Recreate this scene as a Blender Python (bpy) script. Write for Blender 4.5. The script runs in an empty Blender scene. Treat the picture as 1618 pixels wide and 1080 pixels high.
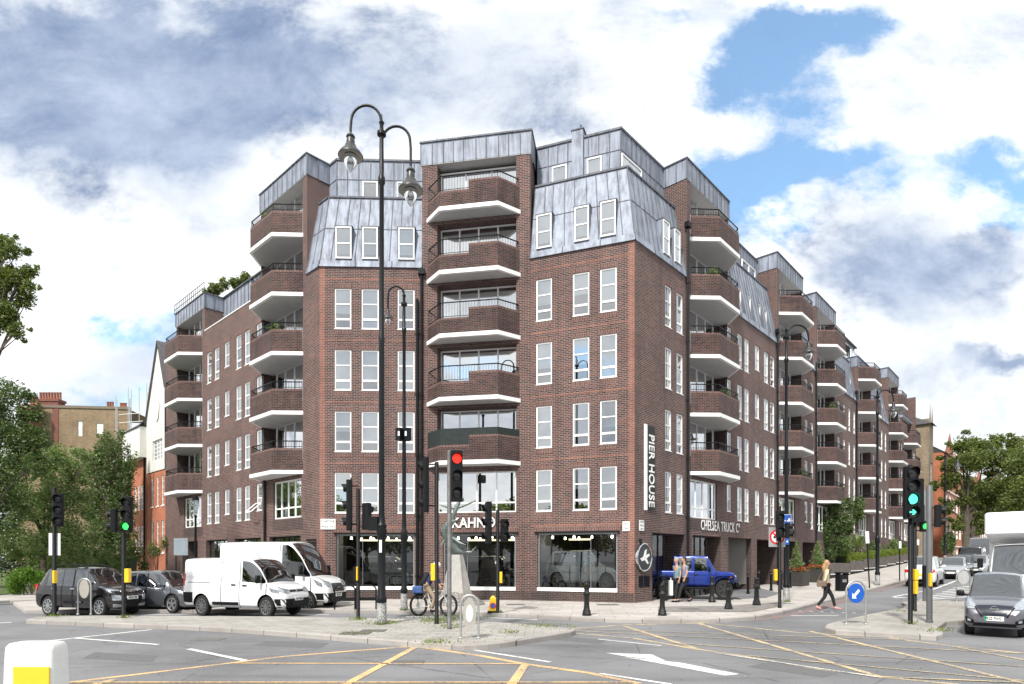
import bpy, math, random
import numpy as np
from mathutils import Vector, Matrix
R = math.radians
random.seed(7)
SC = bpy.context.scene
COL = SC.collection
# ------------------------------------------------------------------ camera
CH = 1.9; FP = 963.0; CX = 809.0; HY = 883.0
cd = bpy.data.cameras.new('camera'); cam = bpy.data.objects.new('camera', cd); COL.objects.link(cam)
cam.location = (0, 0, CH); cam.rotation_euler = (R(90), 0, 0)
cd.sensor_width = 36; cd.lens = FP/1618*36; cd.shift_y = (HY-540)/1618; cd.clip_end = 3000; cd.clip_start = .1
SC.camera = cam
SC.view_settings.view_transform = 'Standard'; SC.view_settings.look = 'None'
SC.view_settings.exposure = 0.9; SC.view_settings.gamma = 1
# ------------------------------------------------------------------ node helpers
class NT:
    def __init__(s, tree): s.t = tree
    def n(s, typ, **kw):
        n = s.t.nodes.new(typ)
        ins = kw.pop('ins', {})
        for k, v in kw.items(): setattr(n, k, v)
        for k, v in ins.items():
            if hasattr(v, 'is_output') and v.is_output: s.t.links.new(v, n.inputs[k])
            else: n.inputs[k].default_value = v
        return n
    def math(s, op, a, b=None, c=None, clamp=False):
        d = {0: a}
        if b is not None: d[1] = b
        if c is not None: d[2] = c
        n = s.n('ShaderNodeMath', operation=op, ins=d); n.use_clamp = clamp
        return n.outputs[0]
    def mix(s, f, a, b, blend='MIX'):
        n = s.n('ShaderNodeMix', data_type='RGBA', blend_type=blend)
        for k, v in ((0, f), (6, a), (7, b)):
            if hasattr(v, 'is_output'): s.t.links.new(v, n.inputs[k])
            else: n.inputs[k].default_value = v if k == 0 else (tuple(v)+(1,))[:4]
        return n.outputs[2]
    def ramp(s, f, pts):
        n = s.n('ShaderNodeValToRGB', ins={0: f}); e = n.color_ramp.elements
        while len(e) < len(pts): e.new(.5)
        for i, (p, c) in enumerate(pts):
            e[i].position = p; e[i].color = (tuple(c)+(1,))[:4] if hasattr(c, '__len__') else (c, c, c, 1)
        return n.outputs[0]
    def noise(s, vec, scale, detail=3, rough=.55, dist=0.):
        n = s.n('ShaderNodeTexNoise', ins={'Scale': scale, 'Detail': detail, 'Roughness': rough, 'Distortion': dist})
        if vec is not None: s.t.links.new(vec, n.inputs['Vector'])
        return n.outputs['Fac']
# ------------------------------------------------------------------ world
SUN_EL, SUN_AZ = 48.0, 205.0      # azimuth from +Y clockwise: behind the camera, a little to the left
wd = bpy.data.worlds.new('World'); SC.world = wd; wd.use_nodes = True
wd.node_tree.nodes.clear(); W = NT(wd.node_tree)
sky = W.n('ShaderNodeTexSky', sky_type='NISHITA', sun_disc=False, sun_elevation=R(SUN_EL), sun_rotation=R(SUN_AZ), air_density=1.0, dust_density=.4, ozone_density=2.0)
tc = W.n('ShaderNodeTexCoord'); sep = W.n('ShaderNodeSeparateXYZ', ins={0: tc.outputs['Generated']})
ay = W.math('MAXIMUM', W.math('ABSOLUTE', sep.outputs[1]), .08)
U = W.math('DIVIDE', sep.outputs[0], ay); V = W.math('DIVIDE', sep.outputs[2], ay)
cmb = W.n('ShaderNodeCombineXYZ', ins={0: U, 1: W.math('MULTIPLY', V, 1.45), 2: W.math('MULTIPLY', sep.outputs[1], .6)}).outputs[0]
n1 = W.noise(cmb, 4.2, 7, .66, .2); n2 = W.noise(cmb, 1.9, 2, .5, .0)
nn = W.math('ADD', W.math('MULTIPLY', W.math('SUBTRACT', n1, .5), 3.4), W.math('MULTIPLY', W.math('SUBTRACT', n2, .5), 1.6))
wn_ = W.n('ShaderNodeTexNoise', ins={'Vector': cmb, 'Scale': 3.6, 'Detail': 5.0, 'Roughness': .6}); ws = W.n('ShaderNodeSeparateXYZ', ins={0: wn_.outputs['Color']})
UW = W.math('ADD', U, W.math('MULTIPLY', W.math('SUBTRACT', ws.outputs[0], .5), .42)); VW = W.math('ADD', V, W.math('MULTIPLY', W.math('SUBTRACT', ws.outputs[1], .5), .34))
def blobs(lst, k):
    tot = None
    for (px, py, rx, ry, w) in lst:
        u0, v0 = (px-CX)/FP, (HY-py)/FP
        a = W.math('DIVIDE', W.math('SUBTRACT', UW, u0), rx/FP); b = W.math('DIVIDE', W.math('SUBTRACT', VW, v0), ry/FP)
        d = W.math('ADD', W.math('MULTIPLY', a, a), W.math('MULTIPLY', b, b))
        g = W.math('MULTIPLY', W.math('EXPONENT', W.math('MULTIPLY', d, -1.)), w)
        tot = g if tot is None else W.math('ADD', tot, g)
    return W.math('ADD', tot, W.math('MULTIPLY', nn, k))
blue = blobs([(1235,150,105,130,.84),(1215,290,140,70,.80),(1370,262,190,50,.66),(1180,50,120,65,.6),(1020,22,100,30,.65),(1590,275,90,60,.8),(1330,60,70,60,.5),(1500,45,160,50,.42),(1560,350,60,26,.5),(230,620,190,75,.78),(180,520,130,36,.6),(1490,640,110,70,.6),(1400,520,60,20,.4)], .74)
grey = blobs([(110,170,240,135,1.4),(60,50,240,110,.45),(350,120,250,110,.82),(640,135,270,110,.62),(900,110,130,110,.42),(1450,435,140,90,1.1),(1390,350,75,90,.5),(1560,395,90,50,.5),(230,555,140,42,.7),(140,620,120,44,.6),(1585,592,90,26,.95),(1500,610,70,40,.7),(350,345,60,34,.5)], .55)
bm = W.n('ShaderNodeMapRange', interpolation_type='SMOOTHSTEP', ins={0: blue, 1: .30, 2: .98}).outputs[0]
gm = W.n('ShaderNodeMapRange', interpolation_type='SMOOTHSTEP', ins={0: grey, 1: .12, 2: 1.2}).outputs[0]
gm = W.math('MULTIPLY', gm, W.math('GREATER_THAN', sep.outputs[1], 0.))
skc = W.mix(.10, W.mix(1.0, sky.outputs[0], (1.35, 1.75, 1.75), 'MULTIPLY'), (7., 7.4, 7.8))
white = W.mix(W.n('ShaderNodeMapRange', ins={0: nn, 1: -.85, 2: .25}).outputs[0], (3.9, 4.4, 5.2), (8.0, 8.1, 8.0))
cl = W.mix(bm, white, skc)
greyc = W.mix(W.n('ShaderNodeMapRange', ins={0: nn, 1: -.6, 2: .6}).outputs[0], (3.6, 4.2, 5.3), (1.5, 2.05, 3.2))
cl = W.mix(gm, cl, greyc)
bg = W.n('ShaderNodeBackground', ins={0: cl, 1: .09})
wo = W.n('ShaderNodeOutputWorld', ins={0: bg.outputs[0]})
# ------------------------------------------------------------------ sun
sl = bpy.data.lights.new('sun', 'SUN'); sl.energy = 2.9; sl.angle = R(5); sl.color = (1, .95, .88)
so = bpy.data.objects.new('sun', sl); COL.objects.link(so)
az = R(SUN_AZ); el = R(SUN_EL)
sd = Vector((math.sin(az)*math.cos(el), math.cos(az)*math.cos(el), math.sin(el)))
so.rotation_euler = sd.to_track_quat('Z', 'Y').to_euler(); so.location = sd*60
# ------------------------------------------------------------------ pixel helpers (photo pixels 1618 x 1080)
def XW(px, Y): return (px-CX)/FP*Y
def ZW(py, Y): return CH+(HY-py)/FP*Y
SLP, S0_, S1_ = .036, 10., 130.      # the side street climbs gently away from the corner
def lift(x, y):
    s = (x-5.0)*.6769+(y-24.85)*.7361; return SLP*max(0., min(s, S1_)-S0_)
def G(px, py, z=0.):
    a, b = (px-CX)/FP, (py-HY)/FP; Y = (CH-z)/b if b > 1e-6 else 1e9
    if (a*Y-5.0)*.6769+(Y-24.85)*.7361 > S0_: Y = (CH-z+SLP*(5.*.6769+24.85*.7361+S0_))/(b+SLP*(a*.6769+.7361))
    return (a*Y, Y)
# ------------------------------------------------------------------ materials
MT = {}
def newmat(name):
    m = bpy.data.materials.new(name); m.use_nodes = True; m.node_tree.nodes.clear(); return m, NT(m.node_tree)
def pbsdf(N, color, rough=.6, metal=0., **kw):
    b = N.n('ShaderNodeBsdfPrincipled')
    def st(k, v):
        if hasattr(v, 'is_output'): N.t.links.new(v, b.inputs[k])
        else: b.inputs[k].default_value = (tuple(v)+(1,))[:4] if (k in ('Base Color', 'Emission Color')) else v
    st('Base Color', color); st('Roughness', rough); st('Metallic', metal)
    for k, v in kw.items(): st(k, v)
    N.n('ShaderNodeOutputMaterial', ins={0: b.outputs[0]}); return b
def simple(name, col, rough=.5, metal=0., var=.12, vs=6., bump=0., **kw):
    """plain surface with a little mottling"""
    if name in MT: return MT[name]
    m, N = newmat(name)
    t = N.n('ShaderNodeTexCoord').outputs['Object']
    f = N.noise(t, vs, 5, .6)
    c = N.mix(N.math('MULTIPLY', N.math('SUBTRACT', f, .35, clamp=True), 1.6, clamp=True), tuple(x*(1+var) for x in col), tuple(x*(1-var*1.6) for x in col))
    r = N.math('ADD', rough, N.math('MULTIPLY', N.math('SUBTRACT', f, .5), .25))
    b = pbsdf(N, c, r, metal, **kw)
    if bump: 
        bp = N.n('ShaderNodeBump', ins={'Strength': bump, 'Distance': .02, 'Height': N.noise(t, vs*8, 4)})
        N.t.links.new(bp.outputs[0], b.inputs['Normal'])
    MT[name] = m; return m
def emis(name, col, st):
    if name in MT: return MT[name]
    m, N = newmat(name); pbsdf(N, tuple(c*.3 for c in col), .4, 0, **{'Emission Color': col, 'Emission Strength': st}); MT[name] = m; return m
def brick_mat(name, c1, c2, cm, bw=.225, rh=.075, ms=.0085, rot=False, streak=.5, big=.35):
    m, N = newmat(name)
    uv = N.n('ShaderNodeUVMap').outputs[0]
    v = uv
    if rot:
        v = N.n('ShaderNodeMapping', ins={0: uv, 'Rotation': (0, 0, R(90))}).outputs[0]
    br = N.n('ShaderNodeTexBrick', ins={0: v, 'Color1': c1+(1,), 'Color2': c2+(1,), 'Mortar': cm+(1,), 'Scale': 1., 'Mortar Size': ms, 'Mortar Smooth': .3, 'Bias': -.15, 'Brick Width': bw, 'Row Height': rh})
    ob = N.n('ShaderNodeTexCoord').outputs['Object']
    f = N.noise(ob, .55, 6, .65)
    sc = N.n('ShaderNodeMapping', ins={0: ob, 'Scale': (2.2, 2.2, .12)}).outputs[0]
    g = N.noise(sc, 1.3, 5, .7)
    h = N.noise(ob, 5., 4, .7)
    c = N.mix(N.math('MULTIPLY', N.math('SUBTRACT', f, .42, clamp=True), big*6, clamp=True), br.outputs[0], N.mix(1., br.outputs[0], (.55, .52, .55), 'MULTIPLY'))
    c = N.mix(N.math('MULTIPLY', N.math('SUBTRACT', g, .5, clamp=True), streak*6, clamp=True), c, N.mix(1., c, (.6, .58, .6), 'MULTIPLY'))
    c = N.mix(N.math('MULTIPLY', N.math('SUBTRACT', h, .52, clamp=True), 2.2, clamp=True), c, N.mix(1., c, (1.45, 1.3, 1.25), 'MULTIPLY'))
    b = pbsdf(N, c, .88)
    bp = N.n('ShaderNodeBump', ins={'Strength': .5, 'Distance': .006, 'Height': br.outputs['Fac']}); bp.invert = True
    N.t.links.new(bp.outputs[0], b.inputs['Normal'])
    MT[name] = m; return m
BRICK = brick_mat('brown brick', (.058, .026, .022), (.150, .060, .044), (.30, .27, .255))
BRKB = brick_mat('stained balcony brick', (.040, .020, .018), (.115, .044, .034), (.17, .15, .14), streak=.9, big=.6)
SOLD = brick_mat('soldier course brick', (.105, .045, .038), (.17, .072, .056), (.28, .24, .22), rot=True)
REDB = brick_mat('red brick quoin', (.20, .07, .045), (.30, .11, .07), (.33, .28, .25))
DKB = brick_mat('dark and recess shade brick', (.045, .028, .026), (.08, .045, .038), (.16, .14, .13))
ORB = brick_mat('orange brick', (.40, .11, .05), (.50, .17, .08), (.42, .25, .17), streak=.15)
YLB = brick_mat('stock brick', (.19, .13, .075), (.28, .2, .11), (.28, .24, .17))
def lead_mat(name, col):
    m, N = newmat(name); ob = N.n('ShaderNodeTexCoord').outputs['Object']
    mp = N.n('ShaderNodeMapping', ins={0: ob, 'Scale': (3.4, 3.4, .32)}).outputs[0]
    f = N.noise(mp, 1.6, 7, .7); g = N.noise(ob, .9, 4, .6); h = N.noise(ob, 9, 4, .7)
    c = N.mix(N.math('MULTIPLY', N.math('SUBTRACT', f, .42, clamp=True), 5., clamp=True), col, tuple(x*.52 for x in col))
    c = N.mix(N.math('MULTIPLY', N.math('SUBTRACT', g, .5, clamp=True), 4., clamp=True), c, tuple(min(1, x*1.18) for x in col))
    c = N.mix(N.math('MULTIPLY', N.math('SUBTRACT', h, .5, clamp=True), 1.6, clamp=True), c, tuple(x*.7 for x in col))
    pbsdf(N, c, N.math('ADD', .55, N.math('MULTIPLY', f, .2)), .12); MT[name] = m; return m
LEAD = lead_mat('lead cladding', (.28, .315, .385)); LEADD = lead_mat('dark lead', (.13, .14, .165))
WHITE = simple('white paint', (.83, .83, .82), .45, var=.03)
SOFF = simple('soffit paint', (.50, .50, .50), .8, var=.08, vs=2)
BLACK = simple('black paint', (.007, .008, .010), .38, var=.3, **{'Specular IOR Level': .25})
BLK2 = simple('black plastic', (.008, .0085, .010), .5, var=.2, **{'Specular IOR Level': .2})
GREY = simple('grey metal', (.30, .31, .32), .4, .6)
GALV = simple('galvanised steel', (.42, .43, .42), .42, .7, var=.15)
CONC = simple('concrete', (.34, .33, .31), .85, var=.2, vs=4, bump=.2)
YEL = simple('yellow plastic', (.80, .50, .02), .4, var=.08)
ASPH_D = simple('dark tarmac', (.07, .07, .072), .9, var=.2)
INT = simple('interior wall', (.16, .15, .14), .8, var=.1, vs=.6)
INTL = simple('showroom wall', (.5, .5, .49), .6, var=.05, vs=.6)
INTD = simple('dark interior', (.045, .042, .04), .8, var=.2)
def glass_mat(name, tint=(.55, .6, .6), refl=.10, rough=.0):
    m, N = newmat(name)
    fr = N.n('ShaderNodeFresnel', ins={0: 1.75}).outputs[0]
    tr = N.n('ShaderNodeBsdfTransparent', ins={0: tint+(1,)}); gl = N.n('ShaderNodeBsdfGlossy', ins={0: (.95, .97, 1, 1), 'Roughness': rough})
    f = N.math('ADD', fr, refl, clamp=True)
    mx = N.n('ShaderNodeMixShader', ins={0: f, 1: tr.outputs[0], 2: gl.outputs[0]})
    N.n('ShaderNodeOutputMaterial', ins={0: mx.outputs[0]}); MT[name] = m; return m
GLASS = glass_mat('window glass', (.95, .98, .99), .28); GLASSB = glass_mat('balcony glass', (.8, .84, .85), .55); SHOPG = glass_mat('shop glass', (.8, .84, .84), .02); CARG = glass_mat('car glass', (.14, .16, .165), .13)
BLIND = simple('pale blind', (.84, .86, .87), .85, var=.05, vs=2); BLIND2 = simple('grey blind', (.62, .65, .66), .85, var=.08, vs=2); CURT = simple('cream curtain', (.55, .5, .42), .9, var=.2, vs=9)
# ------------------------------------------------------------------ mesh builder
def vwloc(o):
    v = Vector((0, 0, 0))
    while o is not None: v += o.location; o = o.parent
    return v
class MB:
    def __init__(s): s.v = []; s.f = []; s.m = []
    def face(s, pts, m=0):
        b = len(s.v); s.v += [tuple(p) for p in pts]; s.f.append(tuple(range(b, b+len(pts)))); s.m.append(m)
    def hexa(s, c, m=0):
        b = len(s.v); s.v += [tuple(p) for p in c]
        for q in ((0,3,2,1),(4,5,6,7),(0,1,5,4),(1,2,6,5),(2,3,7,6),(3,0,4,7)): s.f.append(tuple(b+i for i in q)); s.m.append(m)
    def box(s, x0, x1, y0, y1, z0, z1, m=0):
        s.hexa([(x0,y0,z0),(x1,y0,z0),(x1,y1,z0),(x0,y1,z0),(x0,y0,z1),(x1,y0,z1),(x1,y1,z1),(x0,y1,z1)], m)
    def cbox(s, c, d, rz=0, m=0, M=None):
        x, y, z = d[0]/2, d[1]/2, d[2]/2
        P = [Vector(q) for q in ((-x,-y,-z),(x,-y,-z),(x,y,-z),(-x,y,-z),(-x,-y,z),(x,-y,z),(x,y,z),(-x,y,z))]
        Q = M if M is not None else Matrix.Rotation(rz, 3, 'Z')
        s.hexa([Q@p+Vector(c) for p in P], m)
    def rbox(s, c, d, r=.03, seg=3, M=None, m=0):
        """box with rounded vertical (local z) edges"""
        x, y, z = d[0]/2, d[1]/2, d[2]/2; ring = []
        for (sx, sy, a0) in ((1,1,0),(-1,1,90),(-1,-1,180),(1,-1,270)):
            for i in range(seg+1):
                a = R(a0+90*i/seg); ring.append((sx*(x-r)+r*math.cos(a), sy*(y-r)+r*math.sin(a)))
        Q = M if M is not None else Matrix.Identity(3)
        e = min(r*.5, z*.4)
        rings = [[(a*(1-e/x), b_*(1-e/y), -z) for a, b_ in ring], [(a, b_, -z+e) for a, b_ in ring], [(a, b_, z-e) for a, b_ in ring], [(a*(1-e/x), b_*(1-e/y), z) for a, b_ in ring]]
        s.loft([[Q@Vector(p)+Vector(c) for p in rg] for rg in rings], m, caps=True)
    def loft(s, rings, m=0, caps=True, closed=True):
        b = len(s.v); n = len(rings[0])
        for rg in rings: s.v += [tuple(p) for p in rg]
        for k in range(len(rings)-1):
            for i in range(n if closed else n-1):
                j = (i+1) % n; s.f.append((b+k*n+i, b+k*n+j, b+(k+1)*n+j, b+(k+1)*n+i)); s.m.append(m)
        if caps:
            s.f.append(tuple(b+i for i in reversed(range(n)))); s.m.append(m)
            s.f.append(tuple(b+(len(rings)-1)*n+i for i in range(n))); s.m.append(m)
    def cyl(s, p0, p1, r0, r1=None, n=10, m=0, caps=True):
        r1 = r0 if r1 is None else r1; p0 = Vector(p0); p1 = Vector(p1); a = (p1-p0).normalized()
        u = a.orthogonal().normalized(); w = a.cross(u)
        s.loft([[p+(u*math.cos(2*math.pi*i/n)+w*math.sin(2*math.pi*i/n))*r for i in range(n)] for p, r in ((p0, r0), (p1, r1))], m, caps)
    def tube(s, path, r, n=8, m=0, caps=True):
        path = [Vector(p) for p in path]; k = len(path)
        rr = r if hasattr(r, '__len__') else [r]*k; rings = []; u = None
        for i in range(k):
            t = (path[min(i+1, k-1)]-path[max(i-1, 0)]).normalized()
            u = t.orthogonal().normalized() if u is None else (u-t*u.dot(t)).normalized()
            w = t.cross(u); rings.append([path[i]+(u*math.cos(2*math.pi*j/n)+w*math.sin(2*math.pi*j/n))*rr[i] for j in range(n)])
        s.loft(rings, m, caps)
    def lathe(s, c, prof, n=14, m=0, M=None, caps=True):
        Q = M if M is not None else Matrix.Identity(3); c = Vector(c)
        s.loft([[Q@Vector((r*math.cos(2*math.pi*i/n), r*math.sin(2*math.pi*i/n), z))+c for i in range(n)] for r, z in prof], m, caps)
    def sphere(s, c, r, n=12, k=8, m=0, sc=(1,1,1)):
        pr = []
        c = Vector(c)
        rings = [[c+Vector((sc[0]*r*math.sin(math.pi*j/k)*math.cos(2*math.pi*i/n), sc[1]*r*math.sin(math.pi*j/k)*math.sin(2*math.pi*i/n), -sc[2]*r*math.cos(math.pi*j/k))) for i in range(n)] for j in range(k+1)]
        rings[0] = [c+Vector((0, 0, -sc[2]*r)) + Vector((1e-4*math.cos(2*math.pi*i/n), 1e-4*math.sin(2*math.pi*i/n), 0)) for i in range(n)]
        rings[-1] = [c+Vector((0, 0, sc[2]*r)) + Vector((1e-4*math.cos(2*math.pi*i/n), 1e-4*math.sin(2*math.pi*i/n), 0)) for i in range(n)]
        s.loft(rings, m, True)
    def prism(s, poly, z0, z1, m=0, mtop=None, msides=None, bottom=True):
        n = len(poly); a = sum(poly[i][0]*poly[(i+1)%n][1]-poly[(i+1)%n][0]*poly[i][1] for i in range(n))
        if a < 0: poly = poly[::-1]
        for i in range(n):
            p, q = poly[i], poly[(i+1) % n]; s.face([(p[0],p[1],z0),(q[0],q[1],z0),(q[0],q[1],z1),(p[0],p[1],z1)], m if msides is None else msides)
        s.face([(p[0],p[1],z1) for p in poly], m if mtop is None else mtop)
        if bottom: s.face([(p[0],p[1],z0) for p in reversed(poly)], m)
    def build(s, name, mats, parent=None, smooth=None, world=False, uv=True):
        me = bpy.data.meshes.new(name); me.from_pydata(s.v, [], s.f)
        mats = mats if isinstance(mats, (list, tuple)) else [mats]
        for m in mats: me.materials.append(m)
        if len(mats) > 1: me.polygons.foreach_set('material_index', s.m)
        if uv: box_uv(me)
        if smooth:
            me.shade_smooth(); me.set_sharp_from_angle(angle=R(smooth))
        o = bpy.data.objects.new(name, me); COL.objects.link(o)
        if parent is not None:
            o.parent = parent
            if world: o.location = -vwloc(parent)
        return o
def box_uv(me):
    n = len(me.polygons)
    if not n: return
    nl = len(me.loops); co = np.empty(len(me.vertices)*3, 'f'); me.vertices.foreach_get('co', co); co = co.reshape(-1, 3)
    vi = np.empty(nl, 'i'); me.loops.foreach_get('vertex_index', vi)
    nr = np.empty(n*3, 'f'); me.polygons.foreach_get('normal', nr); nr = nr.reshape(-1, 3)
    lt = np.empty(n, 'i'); me.polygons.foreach_get('loop_total', lt)
    N = np.repeat(nr, lt, axis=0); P = co[vi]
    h = np.hypot(N[:, 0], N[:, 1])+1e-9; flat = np.abs(N[:, 2]) > .75
    u = (P[:, 0]*-N[:, 1]+P[:, 1]*N[:, 0])/h; v = P[:, 2]
    uv = np.stack([np.where(flat, P[:, 0], u), np.where(flat, P[:, 1], v)], 1).astype('f')
    l = me.uv_layers.new(name='UVMap'); l.data.foreach_set('uv', uv.ravel())
def tag(o, label=None, cat=None, group=None, kind=None):
    if label: o['label'] = label
    if cat: o['category'] = cat
    if group: o['group'] = group
    if kind: o['kind'] = kind
    return o
def empty(name, loc=(0,0,0), rz=0., label=None, cat=None, group=None):
    o = bpy.data.objects.new(name, None); COL.objects.link(o); o.location = loc; o.rotation_euler = (0, 0, rz); o.empty_display_size = .3
    return tag(o, label, cat, group)
def kids(o): return [c for c in bpy.data.objects if c.parent == o]
def copy_tree(o, parent=None):
    c = o.copy(); COL.objects.link(c); c.parent = parent
    for ch in kids(o): copy_tree(ch, c)
    return c
def place(src, used, loc, rz, label, group=None, name=None):
    """the first placement moves the prototype itself, later ones copy it"""
    o = src if src not in used else copy_tree(src)
    used.add(src) if isinstance(used, set) else used.append(src)
    o.location = loc; o.rotation_euler = (0, 0, rz); o['label'] = label
    if group: o['group'] = group
    return o
FONT_CACHE = {}
def text_mesh(txt, size, depth, mat, name, parent=None, bold=0., xs=1., align='CENTER', spacing=1.):
    cu = bpy.data.curves.new('t', 'FONT'); cu.body = txt; cu.size = size; cu.extrude = depth; cu.align_x = align; cu.align_y = 'CENTER'; cu.offset = bold; cu.space_character = spacing
    cu.resolution_u = 3
    t = bpy.data.objects.new('t', cu); COL.objects.link(t)
    dg = bpy.context.evaluated_depsgraph_get(); me = bpy.data.meshes.new_from_object(t.evaluated_get(dg))
    bpy.data.objects.remove(t); bpy.data.curves.remove(cu)
    me.name = name; me.materials.clear(); me.materials.append(mat)
    for v in me.vertices: v.co.x *= xs
    o = bpy.data.objects.new(name, me); COL.objects.link(o)
    if parent is not None: o.parent = parent
    return o
class Fr:
    """wall frame: origin, direction along the wall, outward normal"""
    def __init__(s, P, d, n): s.P = Vector(P); s.d = Vector(d).normalized(); s.n = Vector(n).normalized()
    def xy(s, a, o=0.): return s.P+s.d*a+s.n*o
    def pt(s, a, z, o=0.): q = s.xy(a, o); return Vector((q.x, q.y, z))
    def s_at(s, px, o=0.):
        t = (px-CX)/FP; P = s.P+s.n*o
        return (t*P.y-P.x)/(s.d.x-t*s.d.y)
def fbox(mb, F, s0, s1, z0, z1, o0, o1, m=0):
    c = [F.pt(s0,z0,o1),F.pt(s1,z0,o1),F.pt(s1,z0,o0),F.pt(s0,z0,o0),F.pt(s0,z1,o1),F.pt(s1,z1,o1),F.pt(s1,z1,o0),F.pt(s0,z1,o0)]
    if (c[1]-c[0]).cross(c[3]-c[0]).z < 0: c = [c[1],c[0],c[3],c[2],c[5],c[4],c[7],c[6]]
    mb.hexa(c, m)
def inter(F1, o1, F2, o2):
    A = F1.xy(0, o1); B = F2.xy(0, o2); d = F1.d; e = F2.d; det = d.x*-e.y+e.x*d.y
    w = B-A; a = (w.x*-e.y+e.x*w.y)/det; return A+d*a
def wall(mb, F, s0, s1, z0, z1, ops=(), dep=.14, m=0, o=0., mr=None):
    """rectangle with rectangular openings and their reveals"""
    mr = m if mr is None else mr
    ops = [p for p in ops if p[1] > s0+1e-4 and p[0] < s1-1e-4]
    ss = sorted({s0, s1, *[max(s0, min(s1, v)) for p in ops for v in p[:2]]}); zz = sorted({z0, z1, *[max(z0, min(z1, v)) for p in ops for v in p[2:4]]})
    flip = F.pt(1,0).cross(F.pt(0,0)) is None
    def q(a, b, c, d):
        n = (b-a).cross(d-a)
        return [a, b, c, d] if (n.x*F.n.x+n.y*F.n.y) > 0 else [d, c, b, a]
    for i in range(len(ss)-1):
        for j in range(len(zz)-1):
            a, b, c, d = ss[i], ss[i+1], zz[j], zz[j+1]
            if b-a < 1e-5 or d-c < 1e-5: continue
            if any(p[0] <= a+1e-6 and p[1] >= b-1e-6 and p[2] <= c+1e-6 and p[3] >= d-1e-6 for p in ops): continue
            mb.face(q(F.pt(a,c,o),F.pt(b,c,o),F.pt(b,d,o),F.pt(a,d,o)), m)
    for p in ops:
        a, b, c, d = p[:4]; dp = p[4] if len(p) > 4 else dep
        mb.face([F.pt(a,c,o),F.pt(a,c,o-dp),F.pt(a,d,o-dp),F.pt(a,d,o)], mr); mb.face([F.pt(b,c,o),F.pt(b,d,o),F.pt(b,d,o-dp),F.pt(b,c,o-dp)], mr)
        mb.face([F.pt(a,d,o),F.pt(a,d,o-dp),F.pt(b,d,o-dp),F.pt(b,d,o)], mr)
        if c > z0+.01: mb.face([F.pt(a,c,o),F.pt(b,c,o),F.pt(b,c,o-dp),F.pt(a,c,o-dp)], mr)
# ================================================================== APARTMENT BLOCK
FH = 2.735; ZS = 5.97            # storey height and level of the lowest balcony slab
ZB = 15.05; ZM = 18.35; ZT = 20.4  # brick top, mansard top, roof top
dR = Vector((1695-CX, FP)).normalized(); dL = Vector((-230-CX, FP)).normalized()
nR = Vector((dR.y, -dR.x)); nL = Vector((-dL.y, dL.x)); 
if nL.y > 0: nL = -nL
P0 = Vector((-8.555, 27.1)); PC = Vector((5.00, 24.85))
F_L = Fr(P0, dL, nL); F_R = Fr(PC, dR, nR)
a = R(2); F_LF = Fr(P0, (math.cos(a), math.sin(a)), (math.sin(a), -math.cos(a)))
sJ1 = F_LF.s_at(667); J1 = F_LF.xy(sJ1)
a = R(-20.5); dRF = Vector((math.cos(a), math.sin(a))); F_RF = Fr(PC, -dRF, (dRF.y, -dRF.x))
sJ2 = F_RF.s_at(838); J2 = F_RF.xy(sJ2)
db = (J2-J1).normalized(); F_B = Fr(J1, db, (db.y, -db.x)); LB = (J2-J1).length
S_END_R = F_R.s_at(1447); S_END_L = F_L.s_at(262)
bld = empty('apartment_block', (P0.x, P0.y, 0), 0, 'long brown brick apartment block with stacked balconies and lead clad top floors', 'building')
def part(mb, name, mats, parent=bld, **k): return mb.build(name, mats, parent, world=(parent is bld), **k)
WIN = dict(n=0); STUFF = MB(); STUFFG = MB()
rw = random.Random(3)
def window(F, s0, s1, z0, z1, style='three', o=0., forced=None, lean=None):
    """white sash window: two equal lights and a short one at the bottom; child pane and blind"""
    stuff = WIN['n'] >= 97 and forced is None
    f = STUFF if stuff else MB(); g = STUFFG if stuff else MB()
    fm = 0; t = .055; oi = o-.10; oo = o-.035
    def bx(a, b, c, d, e0=oi, e1=oo): fbox(f, F, a, b, c, d, e0, e1, fm)
    H = z1-z0
    bx(s0, s0+t, z0, z1); bx(s1-t, s1, z0, z1); bx(s0+t, s1-t, z1-t, z1); bx(s0+t, s1-t, z0, z0+t)
    if style == 'three': zs = [z0+.24*H, z0+.62*H]
    elif style == 'two': zs = [z0+.48*H]
    else: zs = []
    for k, z in enumerate(zs):
        hh = .045 if (style == 'three' and k == 0) else .024
        bx(s0+t, s1-t, z-hh, z+hh, oi, oo-(.0 if hh > .03 else .012))
    fbox(f, F, s0-.01, s1+.01, z0-.035, z0-.002, o-.10, o+.02, fm)
    c = [F.pt(s0+t, z0+t, o-.075), F.pt(s1-t, z0+t, o-.075), F.pt(s1-t, z1-t, o-.075), F.pt(s0+t, z1-t, o-.075)]
    n = (c[1]-c[0]).cross(c[3]-c[0])
    if n.x*F.n.x+n.y*F.n.y < 0: c = c[::-1]
    g.face(c)
    WIN['n'] += 1
    cov = 1 if forced else rw.choice([1, 1, .78, .78, .62, .5, .76, 1]) if not stuff else rw.choice([1, .8, .6, 0])
    bm_ = rw.choice([BLIND, BLIND, BLIND2, CURT if rw.random() < .4 else BLIND])
    if cov:
        zb = z1-t-cov*(H-2*t); bl = STUFF if stuff else MB()
        fbox(bl, F, s0+t*.6, s1-t*.6, zb, z1-.01, o-.112, o-.104, 1 if stuff else 0)
    if stuff: return None
    w = part(f, 'window', WHITE); g.build('pane', GLASS, w)
    if cov: bl.build('blind', bm_, w)
    return w
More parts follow.
